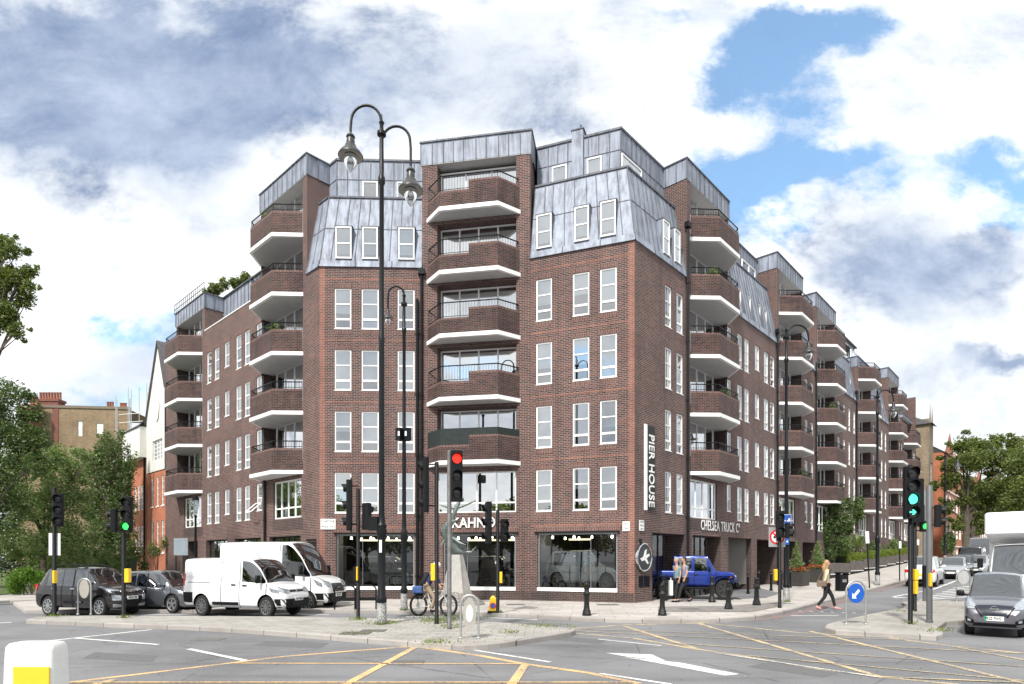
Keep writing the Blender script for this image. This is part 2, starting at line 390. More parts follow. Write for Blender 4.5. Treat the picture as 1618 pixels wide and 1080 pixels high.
def glazing(F, s0, s1, z0, z1, n=3, o=0., name='glazed_door', low=None, mat=GLASSB, fm=WHITE, t=.06, cur=.5):
    f = MB(); g = MB()
    def bx(a, b, c, d): fbox(f, F, a, b, c, d, o-.05, o+.03)
    bx(s0, s0+t, z0, z1); bx(s1-t, s1, z0, z1); bx(s0+t, s1-t, z1-t, z1); bx(s0+t, s1-t, z0, z0+t)
    for i in range(1, n):
        s = s0+(s1-s0)*i/n; bx(s-t/2, s+t/2, z0+t, z1-t)
    if low:
        for i in range(n):
            a = s0+(s1-s0)*i/n+t*.55; b = s0+(s1-s0)*(i+1)/n-t*.55; bx(a, b, low-t/2, low+t/2)
    c = [F.pt(s0+t/2, z0+t/2, o), F.pt(s1-t/2, z0+t/2, o), F.pt(s1-t/2, z1-t/2, o), F.pt(s0+t/2, z1-t/2, o)]
    nn_ = (c[1]-c[0]).cross(c[3]-c[0])
    if nn_.x*F.n.x+nn_.y*F.n.y < 0: c = c[::-1]
    g.face(c)
    w = part(f, name, fm); g.build('pane', mat, w)
    if cur and rw.random() < cur:
        k = MB(); a = s0+(s1-s0)*rw.choice([0, 0, .3, .5])+.08; b = min(s1-.08, a+(s1-s0)*rw.choice([.3, .5, .9]))
        N_ = 26
        for i in range(N_):
            u0 = a+(b-a)*i/N_; u1 = a+(b-a)*(i+1)/N_; w0 = .04*math.sin(i*1.7); w1 = .04*math.sin((i+1)*1.7)
            k.face([F.pt(u0, z0+.05, o-.22+w0), F.pt(u1, z0+.05, o-.22+w1), F.pt(u1, z1-.05, o-.22+w1), F.pt(u0, z1-.05, o-.22+w0)])
        k.build('curtain', rw.choice([CURT, BLIND, BLIND2]), w)
    return w
def balcony(F, s0, s1, z, proj=.98, screen=False, step=False):
    """brick fronted balcony, canted at both ends, white slab edge, black rail"""
    c = proj
    if not step: z -= .14
    def plan(off): # outline offset outwards
        k = off*.4142
        return [(s0-off*1.0, 0.), (s0+c-k, proj+off), (s1-c+k, proj+off), (s1+off*1.0, 0.)]
    def ring(off_o, off_i, z0, z1, mb, zi1=None):
        A = plan(off_o); B = plan(off_i)
        for i in range(3):
            p, q, r_, t_ = A[i], A[i+1], B[i+1], B[i]
            lo = [F.pt(*(x[0], z0, x[1])) for x in (p, q, r_, t_)]; hi = [F.pt(*(x[0], z1, x[1])) for x in (p, q, r_, t_)]
            if (lo[1]-lo[0]).cross(lo[3]-lo[0]).z < 0: lo = [lo[1],lo[0],lo[3],lo[2]]; hi = [hi[1],hi[0],hi[3],hi[2]]
            mb.hexa(lo+hi)
    b = MB(); t = MB()
    if step: # brickwork lower on the left half, with the rail standing over it
        A, B = plan(0), plan(-.11); mid = (s0+s1)/2; zl, zh = z+.84, z+1.24
        A2 = [A[0], A[1], (mid, proj), A[2], A[3]]; B2 = [B[0], B[1], (mid, proj-.11), B[2], B[3]]
        for i in range(4):
            zt_ = zl if i < 2 else zh; p, q, r_, t_ = A2[i], A2[i+1], B2[i+1], B2[i]
            for mb_, a0, a1 in ((b, z+.17, zt_-.09), (t, zt_-.089, zt_)):
                lo = [F.pt(x[0], a0, x[1]) for x in (p, q, r_, t_)]; hi = [F.pt(x[0], a1, x[1]) for x in (p, q, r_, t_)]; mb_.hexa(lo+hi)
    else: ring(0, -.11, z+.17, z+1.10, b); ring(.0, -.11, z+1.101, z+1.19, t)
    bo = part(b, 'balcony', BRKB); t.build('soldier_course', SOLD, bo)
    sl_ = MB(); ring(.045, -.09, z, z+.17, sl_)
    A = plan(-.088)
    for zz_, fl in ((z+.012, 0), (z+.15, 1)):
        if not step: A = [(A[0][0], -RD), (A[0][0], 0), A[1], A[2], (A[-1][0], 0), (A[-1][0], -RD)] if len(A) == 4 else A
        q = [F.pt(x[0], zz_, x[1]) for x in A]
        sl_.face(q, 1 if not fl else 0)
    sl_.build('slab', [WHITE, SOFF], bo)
    r_ = MB(); Q = plan(-.055); zr = z+1.52
    for i in range(3):
        p, q = Vector(F.pt(Q[i][0], 0, Q[i][1])), Vector(F.pt(Q[i+1][0], 0, Q[i+1][1]))
        L = (q-p).length; u = (q-p)/L; 
        for zz_, rr in ((zr, .028), (z+(1.27 if not step else .92), .014)): r_.cyl((p.x, p.y, zz_), (q.x, q.y, zz_), rr, n=5)
        m_ = max(2, int(L/.12))
        for k in range(m_+1):
            x = p+u*L*k/m_; r_.cyl((x.x, x.y, z+(.84 if step else 1.19)), (x.x, x.y, zr), .016 if k in (0, m_) else .008, n=4, caps=False)
    r_.build('railing', BLACK, bo)
    if screen:
        k_ = MB()
        Q = plan(-.02)
        for i in range(3):
            p, q = F.pt(Q[i][0], 0, Q[i][1]), F.pt(Q[i+1][0], 0, Q[i+1][1]); u = (q-p).normalized(); n_ = Vector((u.y, -u.x, 0))*.012
            k_.hexa([(p.x-n_.x,p.y-n_.y,z+.845),(q.x-n_.x,q.y-n_.y,z+.845),(q.x+n_.x,q.y+n_.y,z+.845),(p.x+n_.x,p.y+n_.y,z+.845),(p.x-n_.x,p.y-n_.y,zr+.03),(q.x-n_.x,q.y-n_.y,zr+.03),(q.x+n_.x,q.y+n_.y,zr+.03),(p.x+n_.x,p.y+n_.y,zr+.03)])
        k_.build('privacy_screen', simple('black mesh screen', (.012, .02, .018), .8), bo)
    return bo
ROWS = [(3.96+FH*k, 5.75+FH*k) for k in range(4)]
def cols(F, lst): return [tuple(sorted((F.s_at(p), F.s_at(q)))) for p, q in lst]
W_ = MB()        # main brick shell: material 0 brick, 1 darker brick that paints shade into the wing reveals
LINT = MB()
def lintels(F, c, rows, m=0):
    for (z0, z1) in rows:
        fbox(LINT, F, c[0]-.06, c[1]+.06, z1+.004, z1+.20, -.01, .004, m)
        fbox(LINT, F, c[0]-.02, c[1]+.02, z0-.26, z0-.04, -.01, .004, m)
# --- left facet, right facet
cLF = cols(F_LF, [(528.5,555),(571,598.5),(628,655)]); cRF = cols(F_RF, [(847,872),(905,931),(948,974.5)])
shLF = (F_LF.s_at(531), F_LF.s_at(655)); shRF = tuple(sorted((F_RF.s_at(849), F_RF.s_at(975.5))))
ZSH0, ZSH1 = .55, 3.03
wall(W_, F_LF, 0, sJ1, 0, ZB, [(a, b, r[0], r[1]) for a, b in cLF for r in ROWS]+[(shLF[0], shLF[1], ZSH0, ZSH1, .3)], mr=0)
wall(W_, F_RF, 0, sJ2, 0, ZB, [(a, b, r[0], r[1]) for a, b in cRF for r in ROWS]+[(shRF[0], shRF[1], ZSH0, ZSH1, .3)], mr=0)
for F, cs in ((F_LF, cLF), (F_RF, cRF)):
    for (a_, b_) in cs:
        lintels(F, (a_, b_), ROWS)
        for r in ROWS: window(F, a_, b_, r[0], r[1])
for F, sh in ((F_LF, shLF), (F_RF, shRF)):
    fbox(LINT, F, sh[0]-.12, sh[1]+.12, ZSH1+.004, ZSH1+.26, -.01, .02)
# --- middle bay : piers, first floor window, recess with glazing, shop
sb0, sb1 = F_B.s_at(691), F_B.s_at(815.5); sm0, sm1 = F_B.s_at(700), F_B.s_at(815)
ZBT = 19.5
bayops = [(sm0, sm1, ZSH0, ZSH1, .3), (sb0, sb1, 3.95, ZS-.22, .3)]
for k in range(5): bayops.append((sb0, sb1, ZS+FH*k+.17, (ZS+FH*(k+1)-.12) if k < 4 else ZBT-.02, .55))
wall(W_, F_B, 0, LB, 0, ZBT, bayops, mr=0)
fbox(LINT, F_B, sm0-.12, sm1+.12, ZSH1+.004, ZSH1+.26, -.01, .02)
glazing(F_B, sb0, sb1, 3.95, ZS-.22, 4, o=-.12, name='picture_window', low=4.38, cur=1)
for k in range(5):
    z0 = ZS+FH*k+.17; z1 = (ZS+FH*(k+1)-.12) if k < 4 else ZBT-.15
    glazing(F_B, sb0+.02, sb1-.02, z0, z1-.02, 4 if k < 4 else 3, o=-.5, cur=.3)
    balcony(F_B, sb0-.45, sb1+.15, ZS+FH*k, .80, screen=(k == 0), step=True)
# pier sides of the bay rising above the neighbouring facets
for s, F in ((0, F_B), (LB, F_B)):
    p = F.xy(s); q = F.xy(s, -2.5)
    W_.face([(p.x,p.y,ZB-.3),(q.x,q.y,ZB-.3),(q.x,q.y,ZBT),(p.x,p.y,ZBT)])
# --- right wing
T_R = [F_R.s_at(p) for p in (1090.5, 1231, 1291.5, 1356.5, 1404.5, 1428.5)]
RL = 4.15; RD = .64       # recess length and depth
T_L = [F_L.s_at(478.5), F_L.s_at(319.5)]
opsR = [];  opsL = []
rowr = ROWS
def seg_windows(F, lst, ops, short=()):
    for i, (p, q) in enumerate(lst):
        a_, b_ = sorted((F.s_at(p), F.s_at(q)))
        for r in ROWS:
            z0 = r[0]+(.42 if i in short else 0)
            ops.append((a_, b_, z0, r[1])); window(F, a_, b_, z0, r[1], 'two' if i in short else 'three')
        lintels(F, (a_, b_), [r])
seg_windows(F_R, [(1051,1061.3),(1069,1079.3)], opsR)
seg_windows(F_L, [(327,334),(339,346.5),(355,362.5),(373,381.3),(386.5,395),(405.5,414)], opsL, short=(2, 5))
seg_windows(F_R, [(1148.8,1155.4),(1165,1172.7),(1176.5,1183.6),(1193,1200),(1207.2,1214),(1217.2,1223.9)], opsR, short=(0, 3))
glazR = []
def tower(F, s0, k_top, ops, cap=True, zt=ZT):
    """stack of balconies in front of a recess; returns nothing, fills ops"""
    ops.append((s0, s0+RL, 3.75, ZS-.05, .25))
    for k in range(k_top): ops.append((s0, s0+RL, ZS+FH*k+.15, ZS+FH*(k+1)-.05, RD) )
for i, s0 in enumerate(T_R):
    n = 5
    for k in range(4): opsR.append((s0, s0+RL, ZS+FH*k+.15, min(ZS+FH*(k+1)-.02, ZB), RD))
    opsR.append((s0, s0+2.9, 3.85, ZS-.3, .2))
    glazing(F_R, s0+.02, s0+2.88, 3.85, ZS-.3, 4, o=-.1, name='picture_window', low=4.35, cur=.8, t=.07)
    lim = 5 if i < 5 else 4
    for k in range(lim):
        z0 = ZS+FH*k+.15; z1 = ZS+FH*(k+1)-.1
        glazing(F_R, s0+.02, s0+3.75, z0, z1+.02, 4, o=-RD+.05, cur=.6)
        balcony(F_R, s0+.02, s0+RL+.1, ZS+FH*k)
        if k < 4 or True:
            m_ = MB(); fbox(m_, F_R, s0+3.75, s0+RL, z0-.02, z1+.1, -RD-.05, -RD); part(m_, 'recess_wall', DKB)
for i, s0 in enumerate(T_L):
    lim = 5 if i == 0 else 4
    for k in range(min(4, lim)): opsL.append((s0, s0+RL, ZS+FH*k+.15, min(ZS+FH*(k+1)-.02, ZB), RD))
    opsL.append((s0+.15, s0+2.9, 3.85, ZS-.3, .2))
    glazing(F_L, s0+.17, s0+2.88, 3.85, ZS-.3, 4, o=-.1, name='picture_window', low=4.35, cur=.8, t=.07)
    for k in range(lim):
        z0 = ZS+FH*k+.15; z1 = ZS+FH*(k+1)-.1
        glazing(F_L, s0+.02, s0+3.75, z0, z1+.02, 4, o=-RD+.05, cur=.5)
        balcony(F_L, s0+.02, s0+RL+.1, ZS+FH*k)
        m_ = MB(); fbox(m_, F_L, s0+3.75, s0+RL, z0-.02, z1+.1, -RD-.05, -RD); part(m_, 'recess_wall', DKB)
# far segments of the right wing
for i in range(1, 6):
    a_ = T_R[i]+RL+.4; b_ = (T_R[i+1] if i < 5 else S_END_R)-.6
    if b_-a_ < 1: continue
    nwin = max(2, int((b_-a_)/1.35)); 
    for k in range(nwin):
        s = a_+(b_-a_)*(k+.5)/nwin
        for r in ROWS:
            z0 = r[0]+(.42 if k == 0 else 0); opsR.append((s-.31, s+.31, z0, r[1])); window(F_R, s-.31, s+.31, z0, r[1], 'two' if k == 0 else 'three')
# ground floor openings (right wing): entrance, glazed bay, door, two garage recesses, then more
ZG = 3.02
gR = [(1030.5, 1082, 3.0), (1094.5, 1139, 2.2), (1151, 1187.5, 1.6), (1196, 1230, 4.0), (1243, 1262, 4.), (1268, 1288, 4.)]
for p, q, d in gR:
    a_, b_ = F_R.s_at(p), F_R.s_at(q); opsR.append((a_, b_, -.01, ZG, d))
gl = MB()
sR = [F_R.s_at(p) for p in (1030.5, 1082, 1094.5, 1139, 1151, 1187.5)]
glazing(F_R, sR[0]+.02, sR[0]+(sR[1]-sR[0])*.55, .02, ZG-.02, 3, o=-.35, name='entrance_screen', mat=SHOPG, fm=BLK2, cur=0)
glazing(F_R, sR[2]+.05, sR[2]+(sR[3]-sR[2])*.62, .02, ZG-.02, 3, o=-.25, name='shopfront_screen', mat=SHOPG, fm=BLK2, cur=0)
m_ = MB(); fbox(m_, F_R, sR[4]+.15, sR[4]+1.35, .02, 2.55, -1.45, -1.38, 0)
fbox(m_, F_R, sR[4]+.15, sR[4]+1.35, .02, 2.75, -1.5, -1.46, 1)
for zz_ in (0.4, .75, 1.1, 1.45, 1.8, 2.15): fbox(m_, F_R, sR[4]+1.45, sR[4]+1.63, zz_, zz_+.2, -1.37, -1.34, 1)
part(m_, 'front_door', [BLACK, GREY])
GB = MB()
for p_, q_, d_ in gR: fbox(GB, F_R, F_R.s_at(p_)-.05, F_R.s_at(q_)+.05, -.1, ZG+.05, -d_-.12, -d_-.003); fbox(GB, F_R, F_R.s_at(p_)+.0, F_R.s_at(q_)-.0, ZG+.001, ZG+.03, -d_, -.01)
part(GB, 'recess_back_wall', INTD)  # recess backs and ceilings coloured dark to paint in their shade
m_ = MB()
for a_, b_, o_ in ((sR[0], sR[1], -2.2), (sR[2], sR[3], -1.8)):
    for k_ in range(4): q_ = F_R.pt(a_+(b_-a_)*(k_+.4)/4, 2.75, o_+.3*(k_ % 2)); m_.sphere(q_, .07, 8, 6)
    fbox(m_, F_R, a_+.5, a_+.62, .3, 2.7, o_-.1, o_-.05); fbox(m_, F_R, a_+1.0, a_+1.08, .3, 2.7, o_-.1, o_-.05)  # glowing upright strips stand in for white reflections in the glass
part(m_, 'lamps_and_reflection_strips', emis('lamp and reflection glow', (1, .93, .8), 1.6))['kind'] = 'stuff'
gL = [(288, 312.5), (325.5, 359), (371, 412), (425.5, 475)]
for p, q in gL:
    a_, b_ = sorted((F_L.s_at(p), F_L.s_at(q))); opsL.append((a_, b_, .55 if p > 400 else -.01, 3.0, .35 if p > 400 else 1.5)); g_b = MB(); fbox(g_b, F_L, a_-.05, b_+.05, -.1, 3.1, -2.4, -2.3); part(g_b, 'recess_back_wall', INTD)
    if p > 320: glazing(F_L, a_+.01, b_-.01, .56 if p > 400 else .02, 2.98, 3, o=-.25, name='ground_floor_window', fm=BLK2, cur=.3)
wall(W_, F_R, 0, S_END_R, 0, ZB, opsR, mr=1)  # reveals in darker brick, the shade of the recesses put into colour
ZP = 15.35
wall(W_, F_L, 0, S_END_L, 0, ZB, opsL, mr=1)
wall(W_, F_L, T_L[0]+RL+.1, T_L[1]-.3, ZB, ZP, [], mr=0)
# dark and recess shade brick band around the first-floor windows of the recess stacks
for F, s0 in [(F_R, s) for s in T_R]+[(F_L, s) for s in T_L]:
    fbox(LINT, F, s0-.05, s0+3.0, 3.28, 3.80, -.01, .006, 1); 
# plinth and quoins
PL = MB()
fbox(PL, F_LF, .05, sJ1-.02, .02, .50, -.01, .03); fbox(PL, F_RF, .05, sJ2-.02, .02, .50, -.01, .03); fbox(PL, F_B, .06, LB-.06, .02, .50, -.01, .03)
part(PL, 'plinth', DKB)
QN = MB()
fbox(QN, F_LF, -.004, .24, .5, ZB-.01, -.3, .004); fbox(QN, F_RF, .006, .24, .5, ZB-.01, -.3, .004)
part(QN, 'quoin', REDB)['kind'] = 'stuff'
for zz_ in (3.32, 6.15, 8.88, 11.62, 14.35): # projecting string courses
    for F, L_ in ((F_LF, sJ1), (F_RF, sJ2)): fbox(LINT, F, .0, L_-.02, zz_-.01, zz_+.055, -.01, .008, 2)
part(LINT, 'soldier_courses', [SOLD, DKB, REDB])['kind'] = 'stuff'
# white sills of shop windows, frames, shop glass
for F, sh in ((F_LF, shLF), (F_B, (sm0, sm1)), (F_RF, shRF)):
    m_ = MB(); fbox(m_, F, sh[0]-.0, sh[1]+.0, ZSH0-.02, ZSH0+.13, -.28, .05)
    t_ = .07
    fbox(m_, F, sh[0]+.001, sh[0]+t_, ZSH0+.13, ZSH1-.01, -.2, -.1, 1); fbox(m_, F, sh[1]-t_, sh[1]-.001, ZSH0+.13, ZSH1-.01, -.2, -.1, 1); fbox(m_, F, sh[0]+t_, sh[1]-t_, ZSH1-.09, ZSH1-.005, -.2, -.1, 1)
    fbox(m_, F, sh[0]+(sh[1]-sh[0])*.33-.008, sh[0]+(sh[1]-sh[0])*.33+.008, ZSH0+.13, ZSH1-.09, -.16, -.14, 1)
    w = part(m_, 'shop_window', [WHITE, GREY])
    g = MB(); c = [F.pt(sh[0]+t_, ZSH0+.12, -.15), F.pt(sh[1]-t_, ZSH0+.12, -.15), F.pt(sh[1]-t_, ZSH1-.09, -.15), F.pt(sh[0]+t_, ZSH1-.09, -.15)]; g.face(c if (c[1]-c[0]).cross(c[3]-c[0]).dot(Vector((F.n.x, F.n.y, 0))) > 0 else c[::-1]); g.build('pane', SHOPG, w)
    h = MB(); fbox(h, F, sh[0]-.1, sh[1]+.12, ZSH1-.02, ZSH1+.045, .021, .08); h.build('shutter_box', BLACK, w)
# --- roof : mansards, upper lead storeys, towers
ML = MB()   # lead sheet faces; seams as raised rolls
def lead_plane(F, s0, s1, z0, z1, o0, o1, s0t=None, s1t=None, seam=.52, ops=(), cross=None, mb=None, m=0):
    """plane from (z0,o0) up to (z1,o1) with standing seams"""
    mb = mb or ML; s0t = s0 if s0t is None else s0t; s1t = s1 if s1t is None else s1t
    def P(u, t): # u along 0..1 , t up 0..1
        s = (s0+(s1-s0)*u)*(1-t)+(s0t+(s1t-s0t)*u)*t; return F.pt(s, z0+(z1-z0)*t, o0+(o1-o0)*t)
    c = [P(0,0), P(1,0), P(1,1), P(0,1)]; n = (c[1]-c[0]).cross(c[3]-c[0]); N3 = n.normalized()
    if N3.x*F.n.x+N3.y*F.n.y < 0: N3 = -N3; c = c[::-1]
    if ops and s0t == s0 and s1t == s1: # straight run: real openings for the recessed windows
        ss = sorted({s0, s1, *[v for o_ in ops for v in o_[:2]]}); zz = sorted({z0, z1, *[v for o_ in ops for v in o_[2:4]]}); oo = lambda z: o0+(o1-o0)*(z-z0)/(z1-z0)
        for i in range(len(ss)-1):
            for j in range(len(zz)-1):
                if any(p[0] <= ss[i]+1e-6 and p[1] >= ss[i+1]-1e-6 and p[2] <= zz[j]+1e-6 and p[3] >= zz[j+1]-1e-6 for p in ops): continue
                mb.face([F.pt(ss[i], zz[j], oo(zz[j])), F.pt(ss[i+1], zz[j], oo(zz[j])), F.pt(ss[i+1], zz[j+1], oo(zz[j+1])), F.pt(ss[i], zz[j+1], oo(zz[j+1]))], m)
    else: mb.face(c, m)
    L = abs(s1-s0); k = max(1, round(L/seam)); rr = random.Random(int(L*100))
    def blocked(u, ta, tb):
        s = s0+(s1-s0)*u
        return any(o_[0]-.05 < s < o_[1]+.05 for o_ in ops)
    for i in range(k+1):
        u = min(.999, max(.001, i/k+(rr.uniform(-.12, .12)/k if 0 < i < k else 0)))
        segs = [(0, 1)]
        for o_ in ops:
            s = s0+(s1-s0)*u
            if o_[0]-.04 < s < o_[1]+.04:
                ta, tb = (o_[2]-z0)/(z1-z0), (o_[3]-z0)/(z1-z0); ns = []
                for (x, y) in segs:
                    if y <= ta or x >= tb: ns.append((x, y))
                    else:
                        if x < ta: ns.append((x, ta))
                        if y > tb: ns.append((tb, y))
                segs = ns
        for (x, y) in segs: mb.tube([P(u, x)+N3*.012, P(u, y)+N3*.012], .022, n=4, m=1)
    if cross:
        for t in cross: mb.tube([P(0, t)+N3*.01, P(1, t)+N3*.01], .014, n=4, m=1)
    return P, N3
def mwin(F, px0, px1, z0, z1, o, wz=None):
    a_, b_ = sorted((F.s_at(px0, o), F.s_at(px1, o))); 
    return a_, b_
OM = -.62; OU = -1.15     # mansard top offset, upper storey offset
cM = inter(F_L, OM, F_LF, OM); cU = inter(F_L, OU, F_LF, OU); dM = inter(F_R, OM, F_RF, OM); dU = inter(F_R, OU, F_RF, OU)
def s_of(F, p): return (p-F.P).dot(F.d)
z_m0 = ZB+.02
tL, tR = T_L[0]-.38, T_R[0]-.38
def oz(z): return OM*(z-z_m0)/(ZM-z_m0)
winM = {'LF': [], 'RF': [], 'R': []}
def dormer(F, px0, px1, z0, z1, key):
    om = oz((z0+z1)/2)
    a_, b_ = sorted((F.s_at(px0, om), F.s_at(px1, om))); winM[key].append((a_, b_, z0, z1))
for p, q in ((531.5, 556.5), (573.5, 598), (630, 655.5)): dormer(F_LF, p, q, 15.28, 16.72, 'LF')
for p, q in ((849.5, 873), (909, 932), (950, 974)): dormer(F_RF, p, q, 15.28, 16.75, 'RF')
for p, q in ((1043, 1053), (1061, 1070)): dormer(F_R, p, q, 15.3, 16.8, 'R')
lead_plane(F_LF, 0, sJ1, z_m0, ZM, 0, OM, s_of(F_LF, cM), sJ1, ops=winM['LF'], cross=(.52,))
lead_plane(F_L, 0, tL, z_m0, ZM, 0, OM, s_of(F_L, cM), tL, ops=[], cross=(.52,))
lead_plane(F_RF, 0, sJ2, z_m0, ZM, 0, OM, s_of(F_RF, dM), sJ2, ops=winM['RF'], cross=(.52,))
lead_plane(F_R, 0, tR, z_m0, ZM, 0, OM, s_of(F_R, dM), tR, ops=winM['R'], cross=(.52,), seam=.4)
def slots(F, lst):
    for (a_, b_, z0, z1) in lst:
        for s in (a_, b_): ML.face([F.pt(s, z0, oz(z0)), F.pt(s, z1, oz(z1)), F.pt(s, z1, oz(z1)-.15), F.pt(s, z0, oz(z1)-.15)], 1)
        ML.face([F.pt(a_, z0, oz(z0)), F.pt(b_, z0, oz(z0)), F.pt(b_, z0, oz(z1)-.15), F.pt(a_, z0, oz(z1)-.15)], 0)
        window(F, a_, b_, z0+.04, z1, 'two', o=oz(z1)+.02, forced=1)
def dormers(F, lst):
    for (a_, b_, z0, z1) in lst:
        # vertical window standing in the sloping lead, with lead cheeks
        oo = oz(z0)+.02; oi = oz(z1)-.12
        for s in (a_-.03, b_+.03):
            ML.face([F.pt(s, z0, oz(z0)-.0), F.pt(s, z1+.03, oz(z0)), F.pt(s, z1+.03, oz(z1)-.05), F.pt(s, z0, oz(z0)-.05)], 0)
        fbox(ML, F, a_-.05, b_+.05, z1+.005, z1+.05, oz(z1)-.1, oz(z0)+.03, 1)
        window(F, a_, b_, z0+.03, z1, 'two', o=oz(z0)+.06, forced=1)
        fbox(ML, F, a_-.02, b_+.02, z0, z1, oz(z0)-.30, oz(z0)-.28, 2)
dormers(F_LF, winM['LF']); dormers(F_RF, winM['RF']); dormers(F_R, winM['R'])
# flashing at the mansard foot (sloping sill), and its top rail
def flash(F, s0, s1, s0t=None):
    lead_plane(F, s0, s1, z_m0-.17, z_m0+.12, .075, .01, seam=1.4)
    c = [F.pt(s0, z_m0-.17, .075), F.pt(s1, z_m0-.17, .075), F.pt(s1, z_m0-.17, -.02), F.pt(s0, z_m0-.17, -.02)]; ML.face(c)
flash(F_LF, -.04, sJ1); flash(F_L, -.04, tL); flash(F_RF, -.04, sJ2); flash(F_R, -.04, tR)
def toprail(F, s0, s1, z, o): fbox(ML, F, s0, s1, z-.02, z+.06, o-.10, o+.06, 1)
toprail(F_LF, s_of(F_LF, cM), sJ1, ZM, OM); toprail(F_RF, s_of(F_RF, dM), sJ2, ZM, OM); toprail(F_L, s_of(F_L, cM), tL, ZM, OM); toprail(F_R, s_of(F_R, dM), tR, ZM, OM)
# ledge roofs between mansard top and upper storey
def ledge(F, a0, a1, b0, b1, z=ZM): ML.face([F.pt(a0, z, OM), F.pt(a1, z, OM), F.pt(b1, z, OU-.1), F.pt(b0, z, OU-.1)])
ledge(F_LF, s_of(F_LF, cM), sJ1, s_of(F_LF, cU), sJ1); ledge(F_RF, s_of(F_RF, dM), sJ2, s_of(F_RF, dU), sJ2)
ledge(F_L, s_of(F_L, cM), tL, s_of(F_L, cU), tL); ledge(F_R, s_of(F_R, dM), tR, s_of(F_R, dU), tR)
def upper(F, s0, s1, lst=(), z0=ZM-.3, z1=ZT, o=OU, seam=.5, cross=(.62,)):
    ops = [(*sorted((F.s_at(p, o), F.s_at(q, o))), za, zb) for p, q, za, zb in lst]
    lead_plane(F, s0, s1, z0, z1, o, o, seam=seam, ops=ops, cross=cross)
    fbox(ML, F, s0-.05, s1+.05, z1-.02, z1+.07, o-.2, o+.05, 1)
    for a_, b_, za, zb in ops:
        window(F, a_, b_, za, zb, 'one', o=o+.11, forced=1)
upper(F_LF, s_of(F_LF, cU), sJ1+.05, [(573,597,18.6,19.42),(627.5,651.5,18.6,19.42)])
upper(F_L, s_of(F_L, cU), tL)
upper(F_RF, s_of(F_RF, dU), sJ2+.05, [(873,896,18.62,19.4),(928,951,18.62,19.4)])
upper(F_R, s_of(F_R, dU), tR, [(981,1012,18.62,19.35)], seam=.42)
# lead clad box and chimney stub on the right upper storey
def bxF(F, px0, px1, z0, z1, o0, o1, m=0):
    a_, b_ = sorted((F.s_at(px0, o1), F.s_at(px1, o1))); fbox(ML, F, a_, b_, z0, z1, o0, o1, m)
bxF(F_RF, 903.5, 921, ZM, ZT+.28, OU-.6, OU+.2); bxF(F_RF, 902, 922.5, ZT+.282, ZT+.33, OU-.63, OU+.23, 1)
# bay cap
ML2 = ML
lead_plane(F_B, -.06, LB+.06, ZBT, ZT+.05, .04, .04, seam=.5)
for s in (-.06, LB+.06):
    p, q = F_B.xy(s, .04), F_B.xy(s, -2.6); ML.face([(p.x,p.y,ZBT),(q.x,q.y,ZBT),(q.x,q.y,ZT+.05),(p.x,p.y,ZT+.05)])
fbox(ML, F_B, -.1, LB+.1, ZT+.052, ZT+.12, -2.6, .09, 1)
fbox(ML, F_B, -.05, LB+.05, ZBT-.03, ZBT+.03, -.62, .03, 3)
# towers
TW = MB()
def tower_top(F, s0, side=-1, zb=ZB, zt=ZBT, zc=ZT, dep=3.2):
    a_, b_ = s0-.38, s0+RL+.12
    # brick front pier (narrow), flanks, recess back
    if zt > zb:
        wall(TW, F, a_, s0, zb, zt, [])
        wall(TW, F, s0+RL, b_, zb, zt, [])
        for s in (a_, b_):
            p, q = F.xy(s), F.xy(s, -dep); TW.face([(p.x,p.y,zb),(q.x,q.y,zb),(q.x,q.y,zt),(p.x,p.y,zt)])
        for s in (s0, s0+RL):
            p, q = F.xy(s), F.xy(s, -RD); TW.face([(p.x,p.y,zb),(q.x,q.y,zb),(q.x,q.y,zt),(p.x,p.y,zt)])
        p, q = F.xy(s0, -RD-.04), F.xy(s0+RL, -RD-.04); 
        TW.face([(p.x,p.y,zt-.12),(q.x,q.y,zt-.12),(q.x,q.y,zt),(p.x,p.y,zt)])
    lead_plane(F, a_-.03, b_+.03, zt, zc, .03, .03, seam=.48)
    for s in (a_-.03, b_+.03):
        p = F.xy(s, .03); FF = Fr(p, -F.n, F.d*(-1 if s < s0 else 1)); lead_plane(FF, 0, dep, zt, zc, 0, 0, seam=.5)
    fbox(ML, F, a_-.08, b_+.08, zc+.002, zc+.06, -dep, .08, 1)
    fbox(ML, F, a_, b_, zt-.02, zt+.02, -RD-.02, .02, 3)
for i, s0 in enumerate(T_R):
    if i == 3: # set-back glazed penthouse above the fourth stack
        tower_top(F_R, s0, zt=17.9, zc=18.7)
    elif i == 5: tower_top(F_R, s0, zt=16.9, zc=17.2)
    else: tower_top(F_R, s0)
    if i == 5:
        pass
tower_top(F_L, T_L[0]); tower_top(F_L, T_L[1], zb=ZB, zt=16.78, zc=17.6)
part(TW, 'tower_brickwork', BRICK)['kind'] = 'stuff'
# penthouse over stack four
m_ = MB(); s0 = T_R[3]; fbox(m_, F_R, s0-3.2, s0+5.5, 18.5, 21.2, -5.5, -1.6, 0); fbox(m_, F_R, s0-3.3, s0+5.6, 21.2, 21.3, -5.6, -1.4, 1); ph = part(m_, 'penthouse', [LEAD, LEADD])
glazing(F_R, s0-.6, s0+3.2, 18.75, 20.9, 4, o=-1.56, name='penthouse_window', cur=0)
